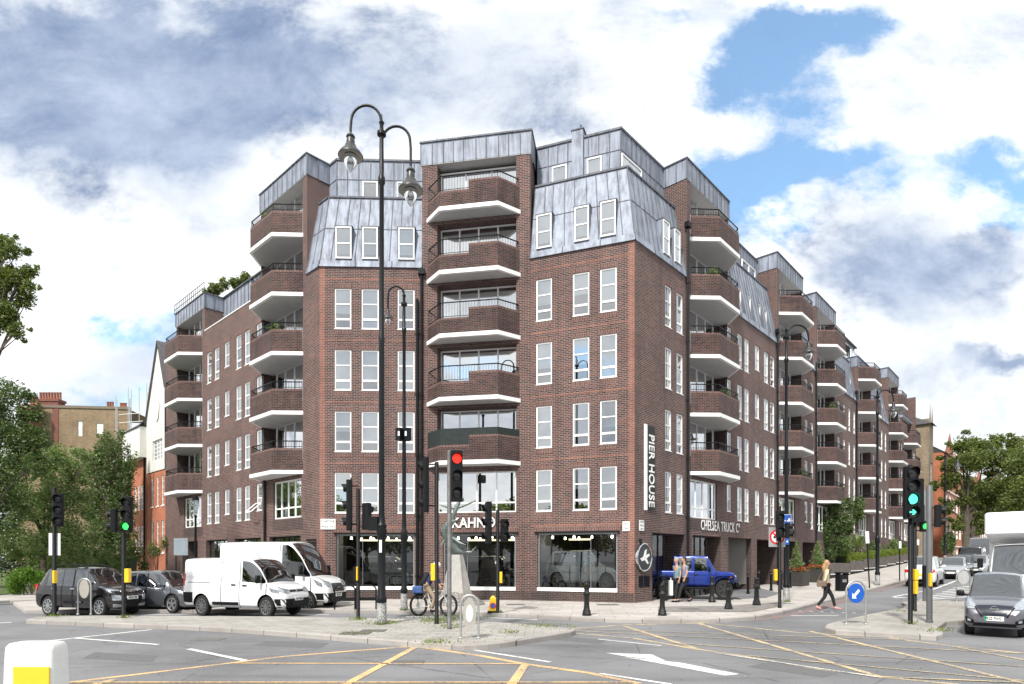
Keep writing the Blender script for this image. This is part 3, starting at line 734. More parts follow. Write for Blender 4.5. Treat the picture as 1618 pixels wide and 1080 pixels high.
# segments of mansard and upper storeys between the right-wing stacks
for i in range(5):
    a_, b_ = T_R[i]+RL+.12, T_R[i+1]-.38
    nwin = 4 if i == 0 else 3
    lst = []
    for k in range(nwin):
        if i == 0:
            p = (1169.5, 1185, 1200.5, 1210.5)[k]; sa = F_R.s_at(p, oz(16)); sb_ = sa+.55
        else:
            sa = a_+(b_-a_)*(k+.6)/nwin-.3; sb_ = sa+.6
        lst.append((sa, sb_, 15.3, 16.8))
    lead_plane(F_R, a_, b_, z_m0, ZM, 0, OM, ops=lst, seam=.4); slots(F_R, lst); flash(F_R, a_, b_); toprail(F_R, a_, b_, ZM, OM)
    ledge(F_R, a_, b_, a_, b_); lead_plane(F_R, a_, b_, ZM-.3, 20.2-(.0 if i < 3 else .8), OU, OU, seam=.45); fbox(ML, F_R, a_, b_, 20.2-(.0 if i < 3 else .8), 20.27-(.0 if i < 3 else .8), OU-.1, OU+.05, 1)
    if i == 0:
        for p in (1171.5, 1182): window(F_R, F_R.s_at(p, OU), F_R.s_at(p, OU)+1.0, 18.8, 19.5, 'one', o=OU+.1, forced=1)
# left wing: set back lead storey
a_, b_ = T_L[0]+RL+.12, T_L[1]-.38
opsT = [(F_L.s_at(388, -1.1), F_L.s_at(376, -1.1), 15.7, 16.4), (F_L.s_at(372, -1.1), F_L.s_at(361, -1.1), 15.7, 16.4)]
lead_plane(F_L, a_, b_, 15.0, 17.6, -1.1, -1.1, seam=.5, ops=opsT)
for o_ in opsT: window(F_L, o_[0], o_[1], o_[2], o_[3], 'one', o=-1.0, forced=1)
fbox(ML, F_L, a_, b_, 17.602, 17.66, -1.3, -1.0, 1)
fbox(ML, F_L, a_, b_, ZP, ZP+.05, -.3, .03, 4)
ML.face([F_L.pt(a_, ZP-.2, 0), F_L.pt(b_, ZP-.2, 0), F_L.pt(b_, ZP-.2, -1.2), F_L.pt(a_, ZP-.2, -1.2)])
# big flat roofs, back walls and floors
DEP = 12.
bi = inter(F_L, -DEP, F_R, -DEP)
def foot(oL=0, oR=0, oF=0, sl=S_END_L, sr=S_END_R):
    return [F_L.xy(sl, oL), inter(F_L, oL, F_LF, oF), F_LF.xy(sJ1, oF), F_RF.xy(sJ2, oF), inter(F_RF, oF, F_R, oR), F_R.xy(sr, oR), F_R.xy(sr, -DEP), bi, F_L.xy(sl, -DEP)]
RF_ = MB()
p = foot(OU, OU, OU, T_L[0]+RL, S_END_R); RF_.face([(q.x, q.y, ZT-.05) for q in p])
p = [F_L.xy(S_END_L, -1.1), F_L.xy(T_L[0]+RL, -1.1), F_L.xy(T_L[0]+RL, -DEP), F_L.xy(S_END_L, -DEP)]; RF_.face([(q.x, q.y, 17.58) for q in p])
p = foot(-.02, -.02, -.02); RF_.face([(q.x, q.y, ZB-.02) for q in p])
part(RF_, 'roof', LEADD)
BK = MB()
pl = [F_L.xy(S_END_L), F_L.xy(S_END_L, -DEP), bi, F_R.xy(S_END_R, -DEP), F_R.xy(S_END_R)]
for i in range(4):
    p, q = pl[i], pl[i+1]; zt = 17.5 if i == 0 else ZT-.05
    if i in (0,): zt = 15.05
    BK.face([(p.x,p.y,0),(q.x,q.y,0),(q.x,q.y,zt),(p.x,p.y,zt)])
p, q = F_L.xy(S_END_L, -1.1), F_L.xy(S_END_L, -DEP); BK.face([(p.x,p.y,15),(q.x,q.y,15),(q.x,q.y,17.58),(p.x,p.y,17.58)])
p, q = F_L.xy(T_L[0]+RL, -2.), F_L.xy(T_L[0]+RL, -DEP); BK.face([(p.x,p.y,17.5),(q.x,q.y,17.5),(q.x,q.y,ZT-.05),(p.x,p.y,ZT-.05)])
part(BK, 'rear_wall', BRICK)
FLR = MB()
for k in range(5):
    p = foot(-.15, -.15, -.15); FLR.face([(q.x, q.y, 3.25+(0 if k == 0 else (ZS-3.25+.06+FH*(k-1)))) for q in p])
def inwall(F, s0, s1, o, z0, z1, mb=FLR, m=0): mb.face([F.pt(s0, z0, o), F.pt(s1, z0, o), F.pt(s1, z1, o), F.pt(s0, z1, o)], m)
for F, L_ in ((F_LF, sJ1), (F_RF, sJ2), (F_B, LB), (F_R, S_END_R), (F_L, S_END_L)): inwall(F, -1 if F in (F_LF, F_RF) else 2., L_, -2.6, 3.25, ZB)
part(FLR, 'interior_floors', INT)
part(W_, 'wall', [BRICK, DKB])
part(ML, 'lead_roofing', [LEAD, LEADD, INTD, SOFF, WHITE])
if STUFF.f:
    w = part(STUFF, 'window', [WHITE, BLIND2]); w['kind'] = 'stuff'; g = STUFFG.build('pane', GLASS, w); g['kind'] = 'stuff'
# showroom interior: floor, side walls, ceiling beams with lamps
SR = MB()
p = [F_L.xy(0, -.35), inter(F_L, -.35, F_LF, -.35), F_LF.xy(sJ1, -.35), F_RF.xy(sJ2, -.35), inter(F_RF, -.35, F_R, -.35)]
fl = foot(-.3, -.3, -.3, 4.5, 5.2); SR.face([(q.x, q.y, .56) for q in fl], 1)
for F, s in ((F_L, 4.5), (F_R, 5.2)): inwall(Fr(F.xy(s, 0), -F.n, F.d), 0.3, 9, 0, .5, 3.2, SR, 2)
q0, q1 = F_LF.xy(0, -7), F_RF.xy(0, -7); SR.face([(q0.x-6,q0.y,.5),(q1.x+6,q0.y+0,.5),(q1.x+6,q0.y,3.2),(q0.x-6,q0.y,3.2)], 3)
fbox(SR, F_RF, shRF[1]+.02, shRF[1]+.08, .56, 3.1, -2.2, -.32, 0); fbox(SR, F_LF, shLF[0]-.08, shLF[0]-.02, .56, 3.1, -1.4, -.32, 0); fbox(SR, F_B, sm0-.08, sm0-.02, .56, 3.1, -1.4, -.32, 0)
part(SR, 'showroom_interior', [INTL, ASPH_D, INTD, INT])
LAMP = emis('showroom lamp', (1, .9, .7), 5)
for F, sh in ((F_LF, shLF), (F_B, (sm0, sm1)), (F_RF, shRF)):
    for j, o_ in enumerate((-1.1, -2.6)):
        m_ = MB(); L_ = sh[1]-sh[0]
        fbox(m_, F, sh[0]+.2, sh[1]-.2, 2.93, 2.97, o_-.03, o_+.03)
        tr_ = part(m_, 'lighting_track', BLACK)
        for k in range(4):
            s = sh[0]+L_*(k+.5+.2*math.sin(k*3+j))/4; b = MB(); q = F.pt(s, 2.86, o_); b.cyl((q.x, q.y, q.z+.06), (q.x+F.n.x*.03, q.y+F.n.y*.03, q.z-.04), .045, .055, n=8); b.build('spotlight', LAMP, tr_)
    m_ = MB()
    fbox(m_, F, sh[0]+.3, sh[1]-.5, 2.80, 2.88, -3.6, -3.3); part(m_, 'strip_light', emis('warm strip light', (1, .86, .55), 1.0))
# downpipes
def pipe(F, px, z0, z1, o=.09, hop=True):
    m_ = MB(); s = F.s_at(px, o); q = F.xy(s, o); m_.cyl((q.x, q.y, z0), (q.x, q.y, z1), .06, n=8)
    for z in np.arange(z0+1, z1, 2.7): m_.cyl((q.x, q.y, z), (q.x, q.y, z+.08), .085, n=8)
    if hop: m_.cbox((q.x, q.y, z1+.1), (.3, .22, .24), math.atan2(F.d.y, F.d.x))
    part(m_, 'downpipe', BLACK)
pipe(F_LF, 666, .1, 14.6); pipe(F_LF, 659, .1, 13.5, hop=False); pipe(F_R, 1087, .1, 17.2); pipe(F_R, 1229, .1, 15.5); pipe(F_R, 1354, .1, 15.5); pipe(F_L, 418, .1, 5.9, hop=False)
pipe(F_R, 1290, .1, 15.5, hop=False)
m_ = MB()  # open top-hung casements
for F, px, z in ((F_L, 408, 4.3),):
    s = F.s_at(px); A_ = [F.pt(s-.3, z+.45, .0), F.pt(s+.3, z+.45, .0), F.pt(s+.3, z, .5), F.pt(s-.3, z, .5)]
    for i in range(4): m_.tube([A_[i], A_[(i+1) % 4]], .03, n=4)
part(m_, 'open_casement', WHITE)
# ornaments: antenna and vents
m_ = MB(); q = F_B.pt(.7, ZT+.1, -.8); m_.cyl(q, q+Vector((-.25, 0, .7)), .012, n=5); m_.cyl(q+Vector((-.35,0,.55)), q+Vector((.1,0,.35)), .01, n=4); part(m_, 'antenna', GREY)
m_ = MB(); q = F_RF.pt(F_RF.s_at(916, OU), ZT+.3, OU-.2); m_.cyl(q, q+Vector((0, 0, .45)), .035, n=6)
q = F_R.pt(T_R[3]-3.4, 20.3, -1.4); m_.cyl(q, q+Vector((0, 0, 1.6)), .12, n=6)
q = F_L.pt(1.2, ZT, -1.9); m_.cbox((q.x, q.y, q.z+.12), (.9, .5, .34), .8); part(m_, 'roof_vent', BLACK)
# ================================================================== GROUND
def road_mat():
    m, N = newmat('asphalt'); t = N.n('ShaderNodeTexCoord').outputs['Object']
    a = N.noise(t, .22, 5, .6); b = N.noise(t, 42., 3, .75); c = N.noise(t, 3.2, 6, .7); d = N.n('ShaderNodeTexVoronoi', feature='DISTANCE_TO_EDGE', ins={'Vector': t, 'Scale': .32, 'Randomness': 1.}).outputs['Distance']
    col = N.mix(N.math('MULTIPLY', N.math('SUBTRACT', a, .4, clamp=True), 4., clamp=True), (.19, .192, .203), (.105, .107, .115))
    col = N.mix(N.math('MULTIPLY', N.math('SUBTRACT', c, .5, clamp=True), 2.5, clamp=True), col, (.185, .18, .178))
    col = N.mix(N.math('MULTIPLY', N.math('SUBTRACT', b, .54, clamp=True), 5.5, clamp=True), col, (.30, .295, .29))
    col = N.mix(N.math('MULTIPLY', N.math('SUBTRACT', .44, b, clamp=True), 5.5, clamp=True), col, (.05, .05, .052))
    wob = N.noise(t, 1.6, 4, .7)
    crack = N.math('LESS_THAN', N.math('ADD', d, N.math('MULTIPLY', N.math('SUBTRACT', wob, .5), .03)), .0035)
    col = N.mix(N.math('MULTIPLY', crack, .55), col, (.04, .04, .04))
    st = N.noise(N.n('ShaderNodeMapping', ins={0: t, 'Scale': (.12, 1.4, 1), 'Rotation': (0, 0, .08)}).outputs[0], 1., 4, .6)
    col = N.mix(N.math('MULTIPLY', N.math('SUBTRACT', st, .55, clamp=True), 3., clamp=True), col, (.07, .07, .075))
    bs = pbsdf(N, col, .82)
    bp = N.n('ShaderNodeBump', ins={'Strength': .5, 'Distance': .01, 'Height': b}); N.t.links.new(bp.outputs[0], bs.inputs['Normal']); return m
ASPH = road_mat()
def pave_mat(name, c1, c2, cm, bw, rh, rot=0., ms=.008, dirt=.6):
    m, N = newmat(name); t = N.n('ShaderNodeTexCoord').outputs['Object']
    v = N.n('ShaderNodeMapping', ins={0: t, 'Rotation': (0, 0, rot)}).outputs[0]
    br = N.n('ShaderNodeTexBrick', ins={0: v, 'Color1': c1+(1,), 'Color2': c2+(1,), 'Mortar': cm+(1,), 'Scale': 1., 'Mortar Size': ms, 'Mortar Smooth': .2, 'Brick Width': bw, 'Row Height': rh})
    a = N.noise(t, .7, 6, .65); b = N.noise(t, 14., 4, .7)
    col = N.mix(N.math('MULTIPLY', N.math('SUBTRACT', a, .45, clamp=True), dirt*4, clamp=True), br.outputs[0], N.mix(1., br.outputs[0], (.66, .64, .62), 'MULTIPLY'))
    col = N.mix(N.math('MULTIPLY', N.math('SUBTRACT', b, .5, clamp=True), 2.5, clamp=True), col, N.mix(1., col, (1.3, 1.28, 1.24), 'MULTIPLY'))
    bs = pbsdf(N, col, .85); bp = N.n('ShaderNodeBump', ins={'Strength': .6, 'Distance': .006, 'Height': br.outputs['Fac']}); bp.invert = True; N.t.links.new(bp.outputs[0], bs.inputs['Normal']); return m
PAVE = pave_mat('york stone paving', (.46, .435, .41), (.37, .35, .33), (.17, .16, .15), .9, .6, .12)
SETT = pave_mat('granite setts', (.33, .31, .29), (.20, .19, .185), (.09, .085, .08), .2, .11, .5, ms=.014)
ISL = pave_mat('island paving', (.36, .345, .32), (.29, .28, .26), (.15, .145, .135), .42, .28, .05)
KERB = pave_mat('granite kerb', (.36, .34, .32), (.29, .27, .255), (.10, .10, .10), 1.1, 40., .3, ms=.012)
PAINTW = None
def paint_mat(name, col, under=(.16, .16, .165), wear=.5):
    m, N = newmat(name); t = N.n('ShaderNodeTexCoord').outputs['Object']
    a = N.noise(t, 30, 4, .75); b = N.noise(t, 1.5, 4, .6)
    f = N.math('MULTIPLY', N.math('SUBTRACT', N.math('ADD', a, N.math('MULTIPLY', b, .5)), .80-wear*.1, clamp=True), 6., clamp=True)
    pbsdf(N, N.mix(f, col, under), .7); return m
PW = paint_mat('white road paint', (.74, .74, .72)); PY = paint_mat('yellow road paint', (.72, .46, .20), wear=.9); PY2 = paint_mat('faded yellow road paint', (.66, .50, .27), wear=1.3)
import bmesh
def struct(mb, name, mats, **k):
    o = mb.build(name, mats, **k); o['kind'] = 'structure'
    bm = bmesh.new(); bm.from_mesh(o.data)
    for s in (S0_, S1_):
        co = Vector((5.0+.6769*s, 24.85+.7361*s, 0)); bmesh.ops.bisect_plane(bm, geom=bm.verts[:]+bm.edges[:]+bm.faces[:], plane_co=co, plane_no=Vector((.6769, .7361, 0)))
    for v in bm.verts: v.co.z += lift(v.co.x, v.co.y)
    bm.to_mesh(o.data); bm.free(); return o
m = MB(); m.face([(-900,-300,0),(900,-300,0),(900,1500,0),(-900,1500,0)]); struct(m, 'road', ASPH)
KH = .12
def smooth_poly(pts, n=3):
    return pts
def kerbed(pts, name, mat, h=KH, kw=.16, closed=True, kerbs=None):
    """raised pavement: polygon with stone kerb along the listed edges"""
    n = len(pts); ar = sum(pts[i][0]*pts[(i+1)%n][1]-pts[(i+1)%n][0]*pts[i][1] for i in range(n))
    if ar < 0: pts = pts[::-1]; kerbs = None if kerbs is None else [n-2-k if k < n-1 else n-1 for k in kerbs]
    kerbs = list(range(n)) if kerbs is None else [k % n for k in kerbs]
    V_ = [Vector(p) for p in pts]
    m = MB(); m.face([(p.x, p.y, h-.006) for p in V_]); 
    for i in range(n):
        p, q = V_[i], V_[(i+1) % n]; m.face([(p.x,p.y,-.02),(q.x,q.y,-.02),(q.x,q.y,h-.006),(p.x,p.y,h-.006)])
    o = struct(m, name, mat)
    k_ = MB()
    def off(i): # inward offset at vertex
        a, b, c = V_[i-1], V_[i], V_[(i+1) % n]
        e1 = (b-a).normalized(); e2 = (c-b).normalized(); n1 = Vector((-e1.y, e1.x)); n2 = Vector((-e2.y, e2.x)); s = n1+n2
        return b + s/max(.35, s.dot(n1))*kw if s.length > 1e-6 else b+n1*kw
    for i in kerbs:
        p, q = V_[i], V_[(i+1) % n]; pi, qi = off(i), off((i+1) % n)
        e = (q-p).normalized(); nn_ = Vector((e.y, -e.x))*.012; b0 = .018
        po, qo = p+nn_, q+nn_
        k_.face([(po.x,po.y,-.01),(qo.x,qo.y,-.01),(qo.x,qo.y,h-b0),(po.x,po.y,h-b0)]); k_.face([(po.x,po.y,h-b0),(qo.x,qo.y,h-b0),(q.x,q.y,h),(p.x,p.y,h)])
        k_.face([(p.x,p.y,h),(q.x,q.y,h),(qi.x,qi.y,h),(pi.x,pi.y,h)]); k_.face([(pi.x,pi.y,h),(qi.x,qi.y,h),(qi.x,qi.y,h-.02),(pi.x,pi.y,h-.02)])
    struct(k_, 'kerb', KERB); return o
def curve(pts, n=4):
    """Catmull-Rom through 2D points"""
    out = []; k = len(pts)
    for i in range(k-1):
        p0, p1, p2, p3 = [Vector(pts[max(0, min(k-1, j))]) for j in (i-1, i, i+1, i+2)]
        for t in range(n):
            t /= n; out.append(tuple(.5*((2*p1)+(p2-p0)*t+(2*p0-5*p1+4*p2-p3)*t*t+(3*p1-p0-3*p2+p3)*t**3)))
    return out+[tuple(pts[-1])]
g_ = lambda px, py: G(px, py, KH)
# main pavement in front of the block: kerb edge from far left, along the front, round the corner and up the side street
edge = curve([g_(40, 963.5), g_(300, 963), g_(530, 963), g_(700, 966), g_(790, 968.5), g_(880, 973), g_(960, 977), g_(1080, 978), g_(1150, 976), g_(1205, 971), g_(1250, 962)], 4)
edge += [g_(1300, 949.5), g_(1335, 940.5), g_(1400, 924), g_(1437, 914.5)]
edge = [p for p in edge]
eR = edge[-1]; kN = len(edge)
pv = edge+[(F_R.xy(120).x+7.5, F_R.xy(120).y), tuple(F_R.xy(120, -14)), tuple(F_L.xy(60, -14)), tuple(F_L.xy(60, 6.0)), g_(20, 950)]
kerbed(pv, 'pavement', PAVE, kerbs=list(range(kN)))
# cobbled apron near the corner
m = MB(); q = [G(1040, 966, KH), G(1190, 966, KH), G(1236, 957, KH), G(1228, 951, KH), G(1150, 957, KH), G(1040, 958, KH)]; m.face([(x, y, KH+.004) for x, y in q]); struct(m, 'cobbled_strip', SETT)
m = MB(); q = [G(1040, 942, KH), G(1100, 949, KH), G(1210, 944, KH), G(1232, 936, KH), G(1180, 925, KH), G(1060, 928, KH)]; m.face([(x, y, KH+.004) for x, y in q]); struct(m, 'forecourt', ASPH)
# central island
isl = [g_(42, 979), g_(62, 980), g_(78, 985)]
isl = curve([g_(42, 978.5), g_(120, 981.5), g_(200, 985), g_(300, 988.5), g_(400, 994), g_(500, 1001.5), g_(600, 1009.5), g_(680, 1015.5), g_(735, 1018.5), g_(790, 1015), g_(850, 1006), g_(902, 997.5)], 3)+[g_(909, 994.5), g_(904, 992.5)]
isl += [g_(800, 983.5), g_(700, 979.), g_(600, 976.5), g_(450, 973.5), g_(300, 973), g_(150, 972), g_(60, 974)]
kerbed(isl, 'traffic_island', ISL)
# right-hand islands
is2 = [g_(1304, 991), g_(1320, 995), g_(1380, 998.5), g_(1440, 1001), g_(1480, 1004), g_(1489, 1001), g_(1489, 996), g_(1480, 991), g_(1495, 981), g_(1517, 980.), g_(1560, 973), g_(1560, 958.), g_(1500, 957.5), g_(1430, 956), g_(1428, 960), g_(1370, 971), g_(1325, 981), g_(1307, 986)]
kerbed(is2, 'traffic_island', ISL)
kerbed([g_(1425, 951), g_(1432, 955), g_(1545, 957), g_(1560, 948.5), g_(1500, 948), g_(1440, 948.5)], 'traffic_island', ISL)
# park pavement far left
pk = [G(-700, 962), G(-60, 952), G(60, 946), G(100, 941), G(110, 932), G(-900, 925)]
kerbed([(-120, 26), (-40, 27.0), g_(-60, 951), g_(45, 946.5), g_(85, 940), g_(70, 935), (-32, 45), (-60, 110), (-200, 110)], 'park_pavement', PAVE, h=KH-.012)
GRASS = simple('grass', (.06, .085, .02), .95, var=.5, vs=3, bump=.4)
m = MB(); q = [(-110, 30), g_(-40, 942), g_(55, 936), (-36, 46), (-60, 100), (-190, 100)]; m.face([(x, y, KH+.012) for x, y in q]); struct(m, 'grass', GRASS)
# opposite side of the side street
kerbed([(29.5, 25.5), (44, 44), (72.5, 75), (130, 140), (300, 300), (300, 60), (60, 15)], 'pavement', PAVE)
# ---- painted markings
mk = {'w': MB(), 'y': MB(), 'y2': MB()}
def line(k, p, q, w, z=.006, px=True):
    a_, b_ = (Vector(G(*p)), Vector(G(*q))) if px else (Vector(p), Vector(q))
    e = (b_-a_).normalized(); n = Vector((-e.y, e.x))*w/2; mk[k].face([(*(a_-n), z), (*(b_-n), z), (*(b_+n), z), (*(a_+n), z)])
Z1, Z2 = .004, .008
def pline(k, pts, w, z=Z1):
    for i in range(len(pts)-1): line(k, pts[i], pts[i+1], w, z)
pline('y', [(110, 1078), (220, 1065), (450, 1037), (560, 1028), (655, 1021)], .13)
pline('y', [(655, 1021), (760, 1036), (830, 1049), (930, 1063), (1010, 1080)], .14)
line('y', (655, 1023), (540, 1085), .14, Z2); line('y', (831, 1049), (806, 1085), .15, Z2); line('y', (180, 1074), (105, 1092), .14, Z2)
line('y', (370, 1048), (830, 1049), .075, Z2); line('y', (100, 1078.5), (1000, 1078.5), .07, .012)
pline('y2', [(905, 993), (1000, 986.5), (1115, 984.5)], .12); pline('y2', [(1115, 984.5), (1190, 992), (1270, 1000), (1400, 1007), (1500, 1020), (1618, 1032), (1700, 1041)], .13)
line('y2', (1105, 985.5), (1395, 1071), .13, Z2); line('y2', (1278, 997), (1640, 1085), .13, Z2); line('y2', (1510, 1022), (1640, 1047), .12, Z2); line('y2', (985, 989), (1098, 1024), .13, Z2)
pline('y2', [(905, 1000), (1000, 1008), (1040, 1015), (1098, 1025), (1160, 1034), (1300, 1058), (1400, 1070), (1520, 1082)], .12)
line('y2', (920, 994), (1430, 1011), .06, .012); line('y2', (910, 997), (1640, 1034), .06, .012); line('y2', (1060, 1016), (1640, 1055), .06, .012); line('y2', (1180, 1036), (1640, 1078), .06, .012)
line('y2', (1400, 1070), (1640, 1080), .08, .012)
line('w', (72, 1013), (240, 994.5), .11, Z1); line('w', (115, 1008), (250, 1018.5), .10, Z2); line('w', (298, 1025), (390, 1044), .12, Z1)
line('w', (743, 1026), (870, 1046), .09, Z1); line('w', (945, 1009.5), (1045, 1020), .07, Z1); line('w', (948, 1064), (1060, 1081), .09, Z1); line('w', (1130, 1032), (1385, 1070), .05, .012)
line('w', (-200, 1001), (-20, 985), .1, Z1); line('w', (0, 984), (18, 983), .15, Z1)
for a_, b_ in (((200, 970.5), (330, 971.5)), ((400, 969.8), (520, 971)), ((640, 974), (700, 975)), ((760, 975), (850, 979)), ((1250, 972.5), (1325, 972.5)), ((100, 986.5), (140, 988))): line('w', a_, b_, .12, Z1)
def wpoly(k, pts, z=Z1): mk[k].face([(*G(*p), z) for p in pts])
wpoly('w', [(955, 1031), (1010, 1037), (990, 1045), (1060, 1047), (1168, 1067), (1140, 1068), (1040, 1050), (1000, 1042), (985, 1035)][:0] or [(957, 1031.5), (1030, 1034), (1052, 1044), (1020, 1040.5), (988, 1037)])
wpoly('w', [(985, 1038.3), (1020, 1041.0), (1075, 1047), (1168, 1065), (1146, 1067.5), (1012, 1042.5)])
# hatching between the islands, side street lines, dashed crossing studs
for i in range(7): line('w', (1452+i*9, 948-i*3.2), (1535+i*4, 942-i*3.2), .14, Z1)
pline('w', [(1410, 943), (1475, 931), (1525, 912), (1560, 902)], .12, Z2); pline('w', [(1412, 943.5), (1445, 944.5)], .3, Z1)
for i in range(9): line('w', (1432+i*11, 926-i*2.6), (1440+i*11, 924-i*2.6), .12, Z1)
for i in range(12): line('w', (1245+i*17, 964.5+.6*i), (1250+i*17, 964.6+.6*i), .14, Z1)
struct(mk['w'], 'white_road_markings', PW); struct(mk['y'], 'yellow_box_markings', PY); struct(mk['y2'], 'yellow_box_markings', PY2)
RED = paint_mat('worn red surfacing', (.24, .13, .12), wear=1.3)
m = MB(); pts = [(1185, 977.2), (1236, 972), (1262, 966), (1300, 955), (1330, 946), (1345, 944), (1322, 956), (1270, 969), (1230, 977), (1195, 980)]; m.face([(*G(*p), .003) for p in pts]); struct(m, 'red_surfacing', RED)
m = MB(); pts = [(1370, 936), (1440, 917), (1452, 916), (1395, 933)]; m.face([(*G(*p), .003) for p in pts]); struct(m, 'red_surfacing', RED)

# repairs, covers and gullies
m = MB()
for q in (((420, 1012), (520, 1016), (505, 1024), (400, 1020)), ((1215, 1046), (1330, 1062), (1300, 1070), (1180, 1053)), ((880, 1004), (960, 1012), (945, 1017), (860, 1009)), ((150, 1030), (250, 1036), (240, 1046), (130, 1040))): m.face([(*G(*p), .0022) for p in q])
struct(m, 'tarmac_repair', simple('tarmac repair', (.105, .106, .112), .9, var=.25, vs=20))
m = MB()
for px, py, z, w in ((562, 1000, KH, .35), (590, 996, KH, .3), (815, 955, KH, .35), (960, 955, KH, .4), (1090, 962, KH, .35), (640, 1047, 0, .33), (1250, 1010, 0, .33), (330, 1010, 0, .33)):
    x, y = G(px, py, z); m.box(x-w, x+w, y-w*.7, y+w*.7, z-.002, z+.0075)
struct(m, 'access_cover', simple('iron cover', (.13, .125, .12), .6, .3, var=.4, vs=30))
# ================================================================== VEHICLES
from mathutils.bvhtree import BVHTree
def paint(name, col, metal=.0, rough=.22, coat=1.):
    m, N = newmat(name); t = N.n('ShaderNodeTexCoord').outputs['Object']
    z = N.n('ShaderNodeSeparateXYZ', ins={0: t}).outputs[2]
    f = N.noise(t, 5, 5, .65)
    dirt = N.math('MULTIPLY', N.math('SUBTRACT', f, .38, clamp=True), N.math('SUBTRACT', 1.0, N.math('MULTIPLY', z, 1.5), clamp=True), clamp=True)
    dk = .4+sum(col)*.3; c = N.mix(N.math('MULTIPLY', dirt, 1.6, clamp=True), col, (.20*dk, .18*dk, .16*dk)); pbsdf(N, c, N.math('ADD', rough, N.math('MULTIPLY', dirt, 1.)), metal, **{'Coat Weight': coat, 'Coat Roughness': .04}); return m
TYRE = simple('tyre rubber', (.012, .012, .012), .85, var=.3); RIMS = simple('alloy rim', (.45, .46, .47), .3, .8); RIMG = simple('grey steel rim', (.16, .165, .17), .45, .6); RIMB = simple('dark rim', (.03, .03, .032), .4)
PLATEW = simple('white plate', (.82, .82, .80), .4, var=.02); PLATEY = simple('yellow plate', (.80, .62, .08), .4, var=.02); PGREEN = simple('green flash', (.02, .45, .18), .4)
CHROME = simple('chrome', (.6, .61, .62), .15, 1., var=.03); REDL = simple('red lens', (.45, .01, .01), .2, var=.1); AMBL = simple('amber lens', (.8, .25, .02), .2)
HEADL = simple('headlamp lens', (.36, .39, .42), .08, .6, var=.5, vs=26); SEAT = simple('seat fabric', (.05, .05, .055), .9)
def cr(a, b, c, d, t): return .5*(2*b+(c-a)*t+(2*a-5*b+4*c-d)*t*t+(3*b-a-3*c+d)*t**3)
def split_islands(o, name, parent, mats):
    """every connected piece of a mesh becomes an object of its own"""
    me = o.data; n = len(me.vertices); par = list(range(n))
    def find(a):
        while par[a] != a: par[a] = par[par[a]]; a = par[a]
        return a
    for e in me.edges: par[find(e.vertices[0])] = find(e.vertices[1])
    groups = {}
    for p in me.polygons: groups.setdefault(find(p.vertices[0]), []).append(p)
    out = []
    for g in groups.values():
        if len(g) < 2: continue
        mp = {}; V = []; F = []
        for p in g:
            f = []
            for v in p.vertices:
                if v not in mp: mp[v] = len(V); V.append(tuple(me.vertices[v].co))
                f.append(mp[v])
            F.append(f)
        m2 = bpy.data.meshes.new(name); m2.from_pydata(V, [], F); m2.materials.append(mats); m2.shade_smooth(); m2.set_sharp_from_angle(angle=R(35))
        q = bpy.data.objects.new(name, m2); COL.objects.link(q); q.parent = parent; out.append(q)
    bpy.data.objects.remove(o); return out
